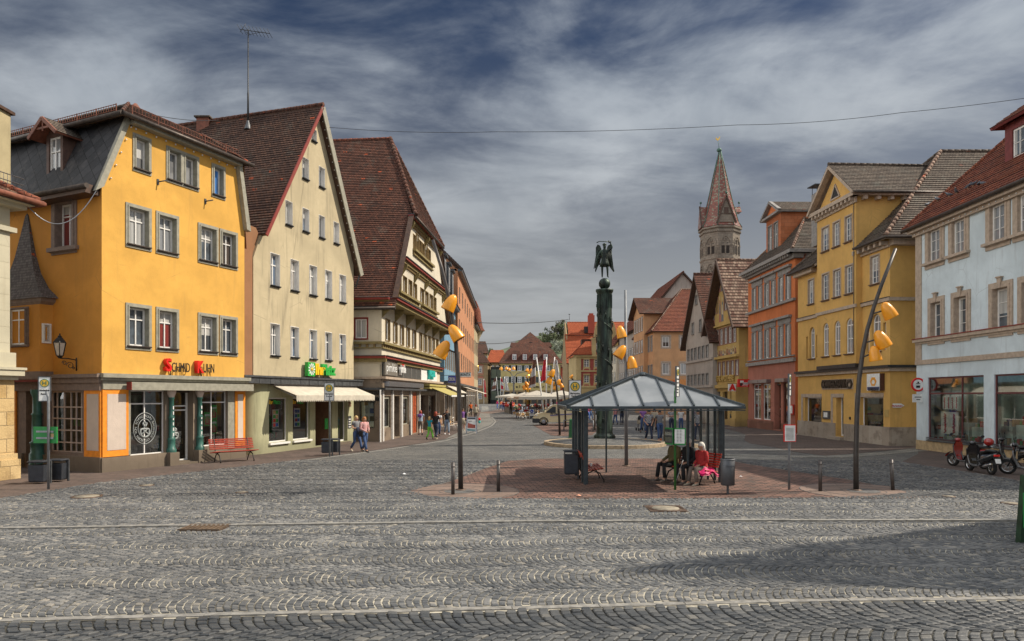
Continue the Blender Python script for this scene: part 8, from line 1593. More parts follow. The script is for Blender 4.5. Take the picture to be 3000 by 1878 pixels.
mb.build('bracket',None,o); c_=fL_(-.02,zb0+.34,.58); mb=MB().use(MT['black']); mb.lathe([(.04,-.09),(.09,-.03),(.11,0)],c_,6,smooth=False); mb.lathe([(.22,.44),(.15,.54),(.06,.64),(.07,.66),(.02,.70),(.03,.73),(.01,.76)],c_,6,smooth=False)
for k in range(6):a=pi/3*k; mb.bar(c_+Vector((.11*cos(a),.11*sin(a),0)),c_+Vector((.20*cos(a),.20*sin(a),.44)),.018,.018)
mb.build('frame',None,o); MB().use(mat('lantern_glass',(.55,.47,.38),.3)).lathe([(.10,.01),(.19,.43)],c_,6,smooth=False).build('pane',None,o)
# ------------------------------------------------------------------ signs on walls and posts
o=thing('traffic_sign','round red rimmed traffic sign on the pale blue house corner','traffic sign',(19.75,33.4,4)); D=33.0; c_=P(2689,1127,D); mb=MB().use(MT['white']).lathe([(.001,.02),(.30,.02)],c_,28,(0,-1,0)); mb.use(RED).lathe([(.25,.022),(.25,.03),(.34,.03),(.34,0)],c_,28,(0,-1,0)); mb.use(BLK); mb.box(c_.x-.09,c_.x+.09,D-.035,D-.02,c_.z-.15,c_.z-.04); mb.box(c_.x-.1,c_.x+.1,D-.035,D-.02,c_.z+.03,c_.z+.06); mb.ball((c_.x,D-.03,c_.z+.11),.04,8,6); mb.build('disc',None,o)
mb=MB().use(MT['white']).box(c_.x-.26,c_.x+.28,D-.02,D+.01,c_.z-.85,c_.z-.46); mb.use(BLK).box(c_.x-.16,c_.x+.16,D-.024,D-.02,c_.z-.62,c_.z-.58); mb.box(c_.x-.08,c_.x+.1,D-.024,D-.02,c_.z-.74,c_.z-.70); mb.build('lower_board',None,o)
def infopillar(label,px,py,w,h,D=None,plate=True):
    p=G(px,py) if D is None else P2(px,D).to_3d(); o=thing('info_pillar',label,'info pillar',p); mb=MB().use(MT['zinc']).bbox(-w/2,w/2,-.1,.1,0,h,.02); mb.build('pillar',None,o,False); mb=MB().use(MT['white']).box(-w*.38,w*.38,-.115,-.10,h*.42,h*.78); mb.box(-w*.38,w*.38,-.115,-.10,h*.22,h*.38); mb.use(mat('sign_round_blue',(.02,.06,.45),.4)).lathe([(.001,.012),(w*.28,.012),(w*.28,0)],(0,-.11,h*.61),20,(0,-1,0)); mb.use(MT['white']); mb.box(-w*.10,-w*.02,-.13,-.12,h*.55,h*.66); mb.box(w*.03,w*.09,-.13,-.12,h*.53,h*.60); mb.build('sign_plate',None,o,False)
infopillar('grey pillar with round blue pedestrian sign in front of the café',1558,1226,.72,1.35)
o=thing('traffic_sign','small blue pedestrian sign glimpsed behind the monument','traffic sign',G(1841,1222)); D=o.location.y; mb=MB().use(GLV).tube([(0,0,0),(0,0,2.7)],.04,6); mb.build('pole',None,o,False); p=P(1841,1200,D); mb=MB().use(MT['white']).box(-.45,.45,-.06,-.04,1.5,2.6).use(MT['sign_round_blue']); mb.lathe([(.001,.01),(.3,.01),(.3,0)],(0,-.06,2.15),18,(0,-1,0)); mb.build('sign_plate',None,o,False)
for lab,px,py,h in(('slim post left of the monument foot',1742,1260,2.3),('slim post right of the café guests, behind the shelter',1947,1294,2.2)):p=G(px,py); o=thing('post',lab,'post',p); MB().use(mat('post_tan',(.20,.15,.11),.7)).tube([(0,0,0),(0,0,h)],.06,8).build('shaft',None,o,False); MB().use(MT['zinc']).lathe([(.07,0),(.07,.1),(.01,.14)],(0,0,h-.02),8).build('cap',None,o,False)
# pavement board with poster, two balloons
p=G(1382,1271); o=thing('pavement_board','metal pavement board with a red house poster','pavement board',p); mb=MB().use(MT['steel'])
for x in(-.36,.36):mb.bar((x,-.28,0),(x*.85,-.02,1.25),.04,.04); mb.bar((x,.28,0),(x*.85,.02,1.25),.04,.04)
mb.build('frame',None,o,False); mb=MB().use(MT['steel']); fq=lambda a,z:(a,-.27+z*.2,z); mb.prism([fq(-.35,.18),fq(.35,.18),fq(.31,1.15),fq(-.31,1.15)],(0,.03,0)); mb.use(MT['white']).prism([fq(-.30,.22),fq(.30,.22),fq(.27,.98),fq(-.27,.98)],(0,-.012,0)); mb.use(mat('print_brick',(.38,.09,.06),.6)).prism([fq(-.27,.42),fq(.25,.40),(.25,-.15-.03,.62),fq(.05,.66),fq(-.26,.76)],(0,-.02,0)); mb.use(mat('print_teal',(.05,.25,.28),.6)).prism([fq(-.28,.24),fq(.27,.24),fq(.27,.30),fq(-.28,.34)],(0,-.02,0)); mb.use(MT['dark_metal']).prism([fq(-.22,.86),fq(.02,.86),fq(.02,.89),fq(-.22,.89)],(0,-.022,0)); mb.prism([fq(-.27,1.02),fq(.25,1.02),fq(.25,1.1),fq(-.27,1.1)],(0,-.01,0)); mb.build('poster',None,o,False)
for lb,c,px,py in(('red balloon tied to the pavement board',RED,1404.5,1228),('teal balloon tied to the pavement board',TEAL,1404.5,1236)):q=P(px,py,p.y-.05); mb=MB().use(c).ball(q,.09,12,10,(1,1,1.12)); mb.lathe([(.012,-.115),(.004,-.09)],q,6); mb.use(MT['white']).tube([q-Vector((0,0,.1)),q-Vector((.1,0,.5))],.003,4); tag(mb.build('balloon',None),lb,'balloon')
# planter, closed parasol
p=G(1368,1213); o=thing('planter','grey box planter with clipped round shrubs by the left shops','planter',p); MB().use(MT['zinc']).bbox(-.55,.55,-.35,.35,0,.75,.03).build('box',None,o,False); mb=MB().use(LF[0])
for k in range(500):c_=random.choice([(-.25,0,1.0),(.25,.05,1.05)]); d=Vector((random.gauss(0,1),random.gauss(0,1),random.gauss(0,1))).normalized(); q=Vector(c_)+d*random.uniform(.22,.34); u=d.cross(Vector((.3,.4,.8))).normalized()*.05; v=d.cross(u).normalized()*.05; mb.add([q+u,q+v,q-u,q-v],[(0,1,2,3)])
mb.build('shrub',None,o,False)
CLO=mat('parasol_cloth',(.42,.39,.33),.85,var=.08)
p=Vector((-5.0,88,0)); p=P2(1397,92).to_3d(); o=thing('closed_parasol','closed cream parasol beside the left row of shops','parasol',p); MB().use(CLO).lathe([(.10,1.0),(.24,1.2),(.20,2.2),(.12,3.3),(.02,3.7)],n=10).build('canopy',None,o,False); MB().use(MT['white']).tube([(0,0,0),(0,0,1.2)],.03,6).build('pole',None,o,False)
# ------------------------------------------------------------------ café: parasols, tables, chairs
def parasol(label,px,ybase,w,D,ytop,yedge):
    p=P2(px,D).to_3d(); zt_=EYE+(CY-ytop)*D/FPX; ze=EYE+(CY-yedge)*D/FPX; o=thing('parasol',label,'parasol',p,.12,'cream square parasols over the café'); mb=MB().use(CLO); h=w/2; c=[(-h,-h),(h,-h),(h,h),(-h,h)]; mb.add([(x,y,ze) for x,y in c]+[(0,0,zt_)],[(0,1,4),(1,2,4),(2,3,4),(3,0,4)]); mb.add([(x,y,ze) for x,y in c]+[(x*1.01,y*1.01,ze-.28) for x,y in c],[(i,(i+1)%4,(i+1)%4+4,i+4) for i in range(4)]); mb.build('canopy',None,o,False); mb=MB().use(MT['wood_dark']).tube([(0,0,0),(0,0,zt_)],.05,8); mb.build('pole',None,o,False); mb=MB().use(MT['white'])
    for x,y in c:mb.tube([(0,0,zt_-.35),(x*.97,y*.97,ze-.02)],.02,4)
    mb.build('ribs',None,o,False); MB().use(MT['zinc']).box(-.4,.4,-.4,.4,0,.12).build('base',None,o,False)
parasol('leftmost cream parasol far back at the café',1500,0,5.2,118,1153,1161); parasol('cream parasol behind the fountain figure',1540,0,5,100,1148,1165); parasol('large cream parasol in the middle of the café',1573,0,4.9,80,1144,1162); parasol('cream parasol just behind the large middle one',1595,0,5,104,1149,1164); parasol('grey shaded parasol right of the middle one',1645,0,5.0,92,1144,1158); parasol('rightmost parasol beside the bus stop sign',1680,0,5.0,112,1150,1160)
ALU=mat('chair_alu',(.55,.55,.53),.35,.6); WICK=mat('chair_wicker',(.42,.26,.11),.7,var=.3)
ch0=thing('cafe_chair','light café chair at the left edge of the café by the black dressed waitress','chair',(0,0,0),0,'café chairs'); mb=MB().use(ALU)
for x in(-.22,.22):mb.tube([(x*1.1,-.24,0),(x,-.20,.44),(x,.2,.44),(x,.26,.84)],.014,6); mb.tube([(x,.2,.44),(x*1.1,.27,0)],.014,6)
mb.tube([(-.22,.26,.84),(0,.31,.86),(.22,.26,.84)],.016,6); mb.build('frame',None,ch0,False); MB().use(WICK).bbox(-.21,.21,-.21,.2,.43,.465,.01).build('seat',None,ch0,False); MB().use(WICK).prism([(-.20,.225,.56),(.20,.225,.56),(.2,.26,.80),(-.2,.26,.80)],(0,.02,0)).build('backrest',None,ch0,False)
tb0=thing('cafe_table','small round café table nearest the blue pedestrian sign','table',(0,0,0),0,'café tables'); MB().use(MT['goods_white']).lathe([(.001,.74),(.38,.74),(.38,.71),(.001,.705)],n=20).build('tabletop',None,tb0,False); MB().use(MT['zinc']).lathe([(.24,0),(.22,.03),(.03,.05),(.03,.71)],n=12).build('leg',None,tb0,False)
ch0.location=P2(1510,78).to_3d(); ch0.rotation_euler.z=.4; CHAIRS=[]
for i,(px,D,rz) in enumerate([(1519,74,2.8),(1526,73,3.3),(1534,72,.3),(1545,75,3.0),(1518,80,.2),(1530,82,3),(1590,70,3.1),(1600,74,.5),(1612,80,3.2),(1581,84,.2),(1570,90,3)]):dup(ch0,P2(px,D).to_3d(),rz,'light café chair among the guests left of the blue pedestrian sign' if px<1560 else 'light café chair among the guests right of the blue pedestrian sign')
tb0.location=P2(1538,76).to_3d()
for px,D in((1522,78),(1595,78),(1575,86),(1550,92),(1612,88)):dup(tb0,P2(px,D).to_3d(),0,'small round café table left of the blue sign' if px<1560 else 'small round café table right of the blue sign')
for i,(x,y,rz) in enumerate([(1291,1266,2.0),(1300,1262,1.2),(1318,1263,1.9),(1328,1262,1.3),(1334,1258,1.9)]):dup(ch0,G(x,y),rz,['wicker chair by the shop wall, leftmost of the row','wicker chair by the shop wall, second of the row','wicker chair right of the woman in light jeans','wicker chair second right of the woman in light jeans','wicker chair farthest along the shop wall'][i],'wicker chairs by the left shops')
# ------------------------------------------------------------------ flags
CR,CW,CB=mat('flag_red',(.60,.03,.05),.8),mat('flag_white',(.62,.60,.58),.8),mat('flag_brown',(.20,.09,.06),.8)
def flag(label,px,pyb,ptx,pty,D,m1,m2,w=.9,h=3.2,lean=0,grp='flag poles on the square',side=1):
    b=P2(px,D).to_3d(); t=P(ptx,pty,D); o=thing('flagpole',label,'flagpole',b,0,grp); MB().use(MT['white']).tube([b,t],[.11,.06],8).build('pole',None,o); mb=MB(); n=8; k0=.5
    for j in range(10):
        mb.use(m1 if(j//3)%2==0 else m2); r0=[];
        for z in(j/10,(j+1)/10):r0.append([t+Vector((side*(.1+w*(.25+.5*z)*i/n),.16*sin(i*1.7+z*3),-.2-h*z-.25*i/n)) for i in range(n+1)])
        mb.loft(r0,closed=False,smooth=True)
    mb.build('flag',None,o)
flag('leaning white pole with brown and white flag, nearest the van',1595,0,1572,1047,78,CB,CW,1.1,3.1,side=-1); flag('white pole with red and white flag beside the leaning one',1600,0,1601,1046,84,CR,CR,.9,2.6,side=-1); flag('white pole with pale flag leaning right',1609,0,1625,1046,84,CW,CW,1.0,3.4); flag('far flagpole with brown and white flag by the glass building',1463,0,1454,1104,175,CB,CW,1.6,3.2,side=-1); flag('far flagpole with red and white flag by the glass building',1468,0,1466,1104,175,CR,CW,1.3,3.2); flag('far flagpole with white flag leaning right',1471,0,1478,1104,175,CW,CW,1.6,3.2); flag('tall far pole with long red banner before the salmon house',1417.5,0,1417.5,1110,208,CR,CR,1.0,5.2)
# fountain with painted figure
p=P2(1546,106).to_3d(); o=thing('fountain','octagonal stone fountain with tall painted figure column','fountain',p); MB().use(MT['stone_grey']).lathe([(3.6,0),(3.6,.95),(3.3,1.0),(3.2,.5),(.01,.45)],n=8,smooth=False).build('basin',None,o,False); mb=MB().use(GOLD).lathe([(.35,.4),(.3,1.4),(.5,1.6),(.45,2.2),(.25,2.5),(.22,3.2),(.4,3.4),(.35,3.6)],n=10); mb.use(BRZ).lathe([(.3,3.6),(.42,4.2),(.25,4.8),(.16,5.0),(.2,5.2),(.02,5.4)],n=10); mb.build('figure_column',None,o,False); MB().use(MT['gilding']).lathe([(.12,0),(.36,.03),(.36,.1),(.12,.13)],(0,0,5.6),14,(0,1,0)).build('sunburst',None,o,False); mb=MB().use(MT['goods_red'])
for k in range(16):a=2*pi*k/16; mb.ball((3.4*cos(a),3.4*sin(a),1.12),.25,7,5)
mb.build('flower_box',None,o,False)
# metal railings and green bin behind the shelter
for lb,a,b in(('low metal rail left behind the shelter',(1652,1263),(1676,1262)),('low metal rail right of the shelter posts',(1720,1262),(1738,1266))):p_,q_=G(*a),G(*b); mb=MB().use(GLV).tube([p_,p_+Vector((0,0,.8)),q_+Vector((0,0,.8)),q_],.045,8); tag(mb.build('bike_rail',None),lb,'rail','metal rails')
p=G(1676,1285); MB(); mb=MB().use(mat('bin_green',(.02,.12,.04),.5)).loft([[(x*k,y*k,z) for x,y in((-.2,-.2),(.2,-.2),(.2,.2),(-.2,.2))] for k,z in((1.15,0),(1,.1),(.8,1.15),(.6,1.2))]); o=mb.build('litter_bin',None); o.location=p; tag(o,'dark green upright bin behind the left shelter posts','litter bin')
# green advertising board cut by the right edge
p=G(2999,1596); o=thing('advertising_board','tall dark green board cut off by the right picture edge','advertising board',p); zt_=EYE+(CY-1393)*p.y/FPX; mb=MB().use(mat('board_dark_green',(.008,.035,.015),.5,var=.5,scale=4)).prism([(-.06,0,.02),(.9,.1,.02),(.9,.1,zt_+.02),(.03,0,zt_)],(0,.12,0)); mb.build('board',None,o,False); MB().use(MT['board_green']).box(-.012,.004,-.012,.0,.3,zt_-.3).build('edge_strip',None,o,False)
# ------------------------------------------------------------------ delivery van
D=59.8; p=Vector(((1562-CX)*D/FPX,D,0)); VN=mat('van_cream',(.78,.68,.42),.3,coat=.8,var=.04); o=thing('delivery_van','cream delivery van with blue stripe parked facing left','van',p)
prof=[(.05,.30),(0,.5),(.05,.82),(.22,.98),(.85,1.14),(1.45,1.62),(1.72,1.80),(2.3,1.87),(4.25,1.86),(4.38,1.75),(4.42,.9),(4.40,.32)]
mb=MB().use(VN); mb.loft([[Vector((x if i else x,y,z if z<1 else 1+(z-1)*k)) for i,(x,z) in enumerate(prof)] for y,k in((.06,.96),(0,1),(1.66,1),(1.72,.96))],smooth=False); mb.build('body',None,o,False)
mb=MB().use(MT['pane_dark']); mb.prism([(1.02,-.012,1.12),(1.98,-.012,1.12),(1.98,-.012,1.66),(1.72,-.012,1.66)],(0,.01,0)); mb.prism([(2.12,-.012,1.14),(2.2,-.012,1.14),(2.2,-.012,1.66),(2.12,-.012,1.66)],(0,.01,0)); mb.build('side_window',None,o,False); mb=MB().use(MT['pane_blue']); mb.prism([(.90,.12,1.17),(.90,1.55,1.17),(1.66,1.48,1.765),(1.66,.2,1.765)],(-.015,0,.02)); mb.build('windscreen',None,o,False)
mb=MB().use(MT['dark_metal']); mb.bbox(-.04,.55,-.02,1.74,.24,.62,.04); mb.build('bumper',None,o,False); mb=MB().use(MT['dark_metal']); mb.bbox(4.0,4.47,-.02,1.74,.28,.55,.04); mb.build('bumper',None,o,False); MB().use(MT['white']).prism([(.08,-.014,.86),(.42,-.014,1.0),(.36,-.014,.84)],(0,.02,0)).build('headlight',None,o,False)
for x in(.92,3.62):
    for y in(-.03,1.55):wh=MB().use(MT['black']).lathe([(.30,.0),(.33,.03),(.33,.17),(.30,.2),(.2,.2)],(x,y,.33),20,(0,1,0)).build('wheel',None,o,False); MB().use(MT['steel']).lathe([(.001,.02),(.10,.005),(.20,.02),(.21,.05)],(x,y,.33),10,(0,1,0)).build('rim',None,wh,False)
MB().use(MT['black']).lathe([(.36,-.002),(.42,-.002),(.42,.01)],(.92,0,.33),20,(0,1,0)).build('wheel_arch',None,o,False)
mb=MB().use(NAVY).prism([(1.5,-.014,.86),(3.9,-.014,1.02),(3.9,-.014,1.10),(1.5,-.014,.92)],(0,.01,0)); mb.build('stripe',None,o,False); fv=Fac((p.x,D),(p.x+4.4,D)); text('Ihr Hof',fv,1.85,1.04,.24,BLK,o,.02,.002,shear=.3,bold=.006); text('Der',fv,3.5,1.45,.34,TEAL,o,.02,.01,bold=.02); MB().use(VN).bbox(.98,1.12,-.14,-.02,1.12,1.32,.03).build('mirror',None,o,False)
# ------------------------------------------------------------------ scooters
CHR=mat('chrome',(.5,.5,.5),.15,1.); RUB=mat('rubber',(.012,.012,.012),.8)
mat('paint_black',(.012,.012,.014),.25,coat=1.); mat('paint_red',(.32,.014,.01),.25,coat=1.); mat('paint_silver',(.12,.118,.118),.3,.6,coat=.8)
def scooter(label,loc,rz,paint='paint_black',trim='paint_silver',box=False,helmet=False):
    """local x: front wheel at -.62, rear wheel at +.62"""
    o=thing('scooter',label,'scooter',loc,rz,'parked motor scooters'); A_,B_=MT[paint],MT[trim]
    for x in(-.62,.62):
        wh=MB().use(RUB).lathe([(.16,-.045),(.22,-.05),(.25,-.02),(.25,.02),(.22,.05),(.16,.045)],(x,0,.25),22,(0,1,0)).build('wheel',None,o,False); mb=MB().use(CHR).lathe([(.17,-.03),(.15,-.035),(.15,.035),(.17,.03)],(x,0,.25),20,(0,1,0)); [mb.bar((x,0,.25),(x+.15*cos(a),0,.25+.15*sin(a)),.03,.03) for a in(0,1.26,2.51,3.77,5.03)]; mb.build('rim',None,wh,False)
    mb=MB().use(A_ if paint!='paint_silver' else B_)
    mb.loft([[(-.62+.30*cos(a),y,.25+.30*sin(a)) for a in[pi*(.15+.75*k/8) for k in range(9)]] for y in(-.07,.07)],closed=False,smooth=True); mb.build('front_fender',None,o,False)
    mb=MB().use(A_); sh_=[(-.40,.28,.14),(-.46,.50,.20),(-.44,.75,.22),(-.42,.92,.13)]; mb.loft([[(x+.05*(1-(y_/w)**2)*-1,y_,z) for y_ in[w*(-1+2*k/6) for k in range(7)]] for x,z,w in sh_],closed=False,smooth=True); mb.loft([[(x+.04,y_,z) for y_ in[w*(-1+2*k/6) for k in range(7)]] for x,z,w in sh_],closed=False,smooth=True); mb.build('leg_shield',None,o,False)
    mb=MB().use(B_); mb.tube([(-.46,-.17,.80),(-.43,-.17,.5),(-.34,-.16,.28),(-.12,-.15,.22),(.10,-.15,.26)],.030,6); mb.tube([(-.46,.17,.80),(-.43,.17,.5),(-.34,.16,.28),(-.12,.15,.22),(.10,.15,.26)],.030,6); mb.bbox(-.38,.12,-.15,.15,.22,.28,.02); mb.build('floorboard',None,o,False)
    mb=MB().use(A_); mb.loft([[(x,ry*cos(a),z+rz_*sin(a)) for a in[2*pi*k/12 for k in range(12)]] for x,z,ry,rz_ in((.06,.42,.05,.16),(.12,.48,.14,.20),(.35,.52,.17,.18),(.62,.58,.16,.14),(.85,.66,.10,.07),(.92,.70,.04,.03))],smooth=True); mb.use(B_).tube([(.12,-.16,.42),(.45,-.175,.52),(.82,-.12,.66)],.03,6); mb.tube([(.12,.16,.42),(.45,.175,.52),(.82,.12,.66)],.03,6); mb.build('rear_body',None,o,False)
    MB().use(MT['black']).loft([[(x,ry*cos(a),z+rz_*sin(a)) for a in[2*pi*k/12 for k in range(12)]] for x,z,ry,rz_ in((.06,.70,.06,.03),(.16,.71,.13,.05),(.40,.73,.14,.05),(.50,.78,.14,.06),(.78,.79,.11,.05),(.86,.78,.04,.02))],smooth=True).build('seat',None,o,False)
    mb=MB().use(MT['dark_metal']); mb.tube([(-.62,0,.25),(-.48,0,.62),(-.40,0,.98)],.025,6); mb.tube([(-.36,-.32,1.00),(-.41,-.1,.98),(-.41,.1,.98),(-.36,.32,1.00)],.02,6)
    for s_ in(-1,1):mb.tube([(-.40,s_*.2,1.0),(-.42,s_*.30,1.16)],.008,5); mb.ball((-.42,s_*.31,1.20),.06,10,6,(.25,1.1,.8))
    mb.build('handlebar',None,o,False); MB().use(A_).ball((-.43,0,.98),.10,12,8,(1,1.3,.8)).build('head_cowl',None,o,False); MB().use(MT['white']).ball((-.51,0,.97),.055,10,6,(.5,1.2,1)).build('headlight',None,o,False)
    MB().use(RED).bbox(.86,.93,-.09,.09,.62,.69,.015).build('tail_light',None,o,False); mb=MB().use(MT['black']).prism([(.88,-.11,.60),(.88,.11,.60),(.98,.11,.36),(.98,-.11,.36)],(.02,0,.01)); mb.use(MT['white']).prism([(.925,-.08,.54),(.925,.08,.54),(.975,.08,.40),(.975,-.08,.40)],(.022,0,.01)); mb.build('number_plate',None,o,False)
    MB().use(CHR).tube([(.25,-.13,.28),(.5,-.16,.26),(.80,-.17,.34),(.92,-.17,.38)],[.02,.05,.055,.03],8).build('exhaust',None,o,False); MB().use(MT['dark_metal']).tube([(.0,.15,.22),(.12,.24,0)],.014,5).build('side_stand',None,o,False)
    if box:MB().use(MT['paint_black']).bbox(.70,1.05,-.2,.2,.86,1.08,.05).build('top_box',None,o,False)
    if helmet:hb_=MB().use(MT['paint_red']); hb_.ball((.78,0,.98),.15,14,10,(1.1,1,.95)); hb_.build('helmet',None,o,False)
    return o
scooter('black and silver scooter seen from behind, plate visible',(15.85,23.1,0),radians(-95),'paint_black','paint_silver'); scooter('red scooter with red top case behind the silver one',(16.55,24.75,0),radians(-74),'paint_red','paint_black',False,True); scooter('black scooter third from the left, front wheel toward the shop',(18.6,25.2,0),radians(-50),'paint_black','paint_silver',True); scooter('black scooter nearest the right edge with chrome exhaust',(16.95,22.3,0),radians(-41),'paint_black','paint_silver',True)
# ------------------------------------------------------------------ people
SKN=mat('skin',(.48,.26,.17),.55,var=.06);
def cloth(key,c,c2=None,sc=14,kind='stripe'):
    if key in MT:return MT[key]
    if c2 is None:return mat(key,c,.85,var=.12,scale=12)
    t=_new(key); o=t.obj(); w=t.nd('ShaderNodeTexChecker' if kind=='check' else 'ShaderNodeTexWave')
    if kind=='check':t.L.new(o,w.inputs[0]); w.inputs['Scale'].default_value=sc; w.inputs[1].default_value=c+(1,); w.inputs[2].default_value=c2+(1,); t.L.new(w.outputs[0],t.b.inputs['Base Color'])
    else:w.bands_direction='Z'; t.L.new(o,w.inputs[0]); w.inputs['Scale'].default_value=sc; t.L.new(t.mix(t.ramp(w.outputs[1],.4,.6),c,c2),t.b.inputs['Base Color'])
    t.b.inputs['Roughness'].default_value=.85; return t.m
K={'jeans':(.05,.09,.20),'jeans_dark':(.03,.04,.075),'jeans_light':(.22,.28,.36),'black':(.012,.012,.014),'grey':(.20,.20,.21),'taupe':(.16,.13,.11),'lime':(.18,.55,.06),'turq':(.01,.30,.38),'white':(.62,.62,.62),'red':(.42,.03,.03),'pink':(.60,.02,.16),'orange':(.65,.12,.01),'olive':(.14,.11,.045),'beige':(.42,.36,.27),'violet':(.22,.10,.32),'rose':(.45,.20,.20),'blue':(.08,.15,.4),'ltblue':(.34,.42,.52),'green':(.04,.25,.14)}
for k_,c_ in K.items():cloth('cloth_'+k_,c_)
cloth('cloth_redstripe',(.55,.05,.06),(.6,.58,.55),8); cloth('cloth_plaid',(.55,.55,.56),(.03,.03,.05),26,'check')
for k_,c_ in{'blonde':(.50,.34,.14),'brown':(.06,.03,.015),'black':(.012,.01,.008),'redh':(.28,.04,.015),'white':(.68,.66,.60),'ginger':(.35,.14,.04)}.items():mat('hair_'+k_,c_,.6,var=.25,scale=30)
C=lambda k:MT['cloth_'+k]
def ell(c,rx,ry,n=12,tilt=0.):return[Vector(c)+Vector((rx*cos(2*pi*k/n),ry*sin(2*pi*k/n),-tilt*ry*sin(2*pi*k/n))) for k in range(n)]
def person(label,loc,rz,H=1.7,pose='walk',top='white',bot='jeans',hair='brown',long=0,shoe='white',sleeve=.5,legl=1.,skirt=0,ph=1,arms=None,fingers=False,grp=None,lean=0.,loose=0.,sub=1,bald=False):
    """pose walk / stand / sit; faces local -Y"""
    s=H/1.7; o=thing('person',label,'person',loc,rz,grp); V=Vector; S_=lambda v:V(v)*s
    hz_=.90 if pose!='sit' else .50
    if pose=='walk':LG={ph:[(.0,-.16,.50),(.0,-.27,.10),(0,-.40,.05)],-ph:[(0,.02,.47),(0,.27,.15),(0,.19,.03)]}
    elif pose=='sit':LG={1:[(.04,-.42,.50),(.05,-.40,.09),(.06,-.54,.04)],-1:[(-.0,-.42,.50),(-.02,-.48,.09),(-.02,-.62,.04)]}
    else:LG={1:[(.01,-.02,.48),(.02,.02,.09),(.04,-.12,.04)],-1:[(.0,-.01,.48),(.0,.03,.09),(-.03,-.11,.04)]}
    T=lambda x,y,z:V((x,y-lean*(z-hz_),z+hz_-.90)) # torso point, z given for a standing figure
    pel,ch,nk,hd=T(0,0,.95),T(0,.01,1.28),T(0,.01,1.46),T(0,-.02,1.55); top_=T(0,-.02,1.615)
    A={}
    for sd in(1,-1):
        sh_=T(sd*.175,.01,1.39); el=T(sd*.235,.07 if pose!='walk' else .10*sd*ph,1.13); wr=T(sd*.225,-.08 if pose!='walk' else-.06+.16*sd*ph,.90)
        if pose=='sit':el=T(sd*.22,.0,1.12); wr=V((sd*.11,-.27,.60))
        if arms and arms.get(sd):el,wr=T(*arms[sd][0]),T(*arms[sd][1])
        A[sd]=(sh_,el,wr)
    legs={}
    for sd in(1,-1):
        hp=V((sd*.09,0,hz_-.02)); kn,an,to=[V((sd*.095+q[0]*(1 if sd>0 else 1),q[1],q[2])) for q in LG[sd]]; legs[sd]=(hp,kn,an,to)
    chs=[[(pel,.10),(T(0,.0,1.12),.095),(ch,.11),(nk,.05),(hd,.078),(top_,.082)],[(hd,.078),(hd+V((0,-.085,-.005)),.014)]]
    for sd in(1,-1):hp,kn,an,to=legs[sd]; chs.append([(pel,.10),(hp,.085),(kn,.055),(kn.lerp(an,.35),.052),(an,.036),(an+(to-an)*.6+V((0,0,-.02)),.034)]); sh_,el,wr=A[sd]; chs.append([(ch,.11),(sh_,.055),(el,.038),(wr,.026)]); chs+=hand(tuple(wr),tuple(wr-el)) if fingers else[[(wr,.026),(wr+(wr-el).normalized()*.09,.026)]]
    for sd in(1,-1):chs.append([(hd,.078),(hd+V((sd*.080,.01,0)),.014)])
    skin('body',[[(tuple(p),r) for p,r in c] for c in chs],SKN,o,sub,sc=s)
    mb=MB().use(MT['black'])
    for sd in(1,-1):mb.ball(S_(hd+V((sd*.03,-.078,.028))),.010*s,6,4)
    mb.use(mat('lips',(.30,.07,.06),.5)).ball(S_(hd+V((0,-.076,-.042))),.018*s,6,4,(1,.4,.35)); mb.build('face',None,o,False)
    # clothes
    L_=loose; mb=MB().use(C(top)); rg=[(.90 if not skirt else .92,.155+L_,.115+L_),(1.0,.148+L_,.112+L_),(1.12,.135+L_*.8,.105+L_*.8),(1.28,.165+L_*.5,.118+L_*.4),(1.38,.165,.10),(1.44,.085,.075)]
    mb.loft([[q*s for q in ell(T(0,.005,z),a,b,12)] for z,a,b in rg],smooth=True)
    for sd in(1,-1):
        sh_,el,wr=A[sd]; q=[sh_+V((-sd*.05,0,-.01)),sh_,sh_.lerp(el,.5)]; r=[.075,.070,.060+L_*.3]
        if sleeve>.6:q+=[el,el.lerp(wr,.9)]; r+=[.054,.042]
        mb.tube([v*s for v in q],[x*s for x in r],8)
    mb.build('top',None,o,False)
    if skirt:mb=MB().use(C(bot)); mb.loft([[q*s for q in ell((0,0,z+hz_-.90),a,b)] for z,a,b in((.98,.14,.11),(.88,.17,.14),(.48 if skirt>1 else .52,.23,.20))],smooth=True); mb.build('skirt',None,o,False)
    else:
        mb=MB().use(C(bot)); mb.loft([[q*s for q in ell((0,0,z+hz_-.9),a,b)] for z,a,b in((1.0,.14,.11),(.92,.16,.125),(.84,.155,.12),(.80,.10,.08))],smooth=True)
        for sd in(1,-1):
            hp,kn,an,to=legs[sd]; e=kn.lerp(an,.22 if legl<.8 else .93); mb.tube([v*s for v in(hp+V((0,0,.04)),hp.lerp(kn,.4),kn,kn.lerp(e,.5),e)],[x*s for x in(.095,.088,.066,.062,.056)],10)
        mb.build('trousers',None,o,False)
    for sd in(1,-1):hp,kn,an,to=legs[sd]; d=(to-an); f_=V((0,-1,0)) if abs(d.y)<.01 else V((0,d.y,d.z*.6)).normalized(); b=an+V((0,0,-.045)); mb=MB().use(C(shoe)); mb.loft([[(b+f_*t+V((w*cos(2*pi*k/8),0,h*sin(2*pi*k/8))))*s for k in range(8)] for t,w,h in((-.07,.025,.03),(-.03,.04,.045),(.06,.045,.04),(.15,.045,.028),(.20,.02,.015))],smooth=True); mb.build('shoe',None,o,False)
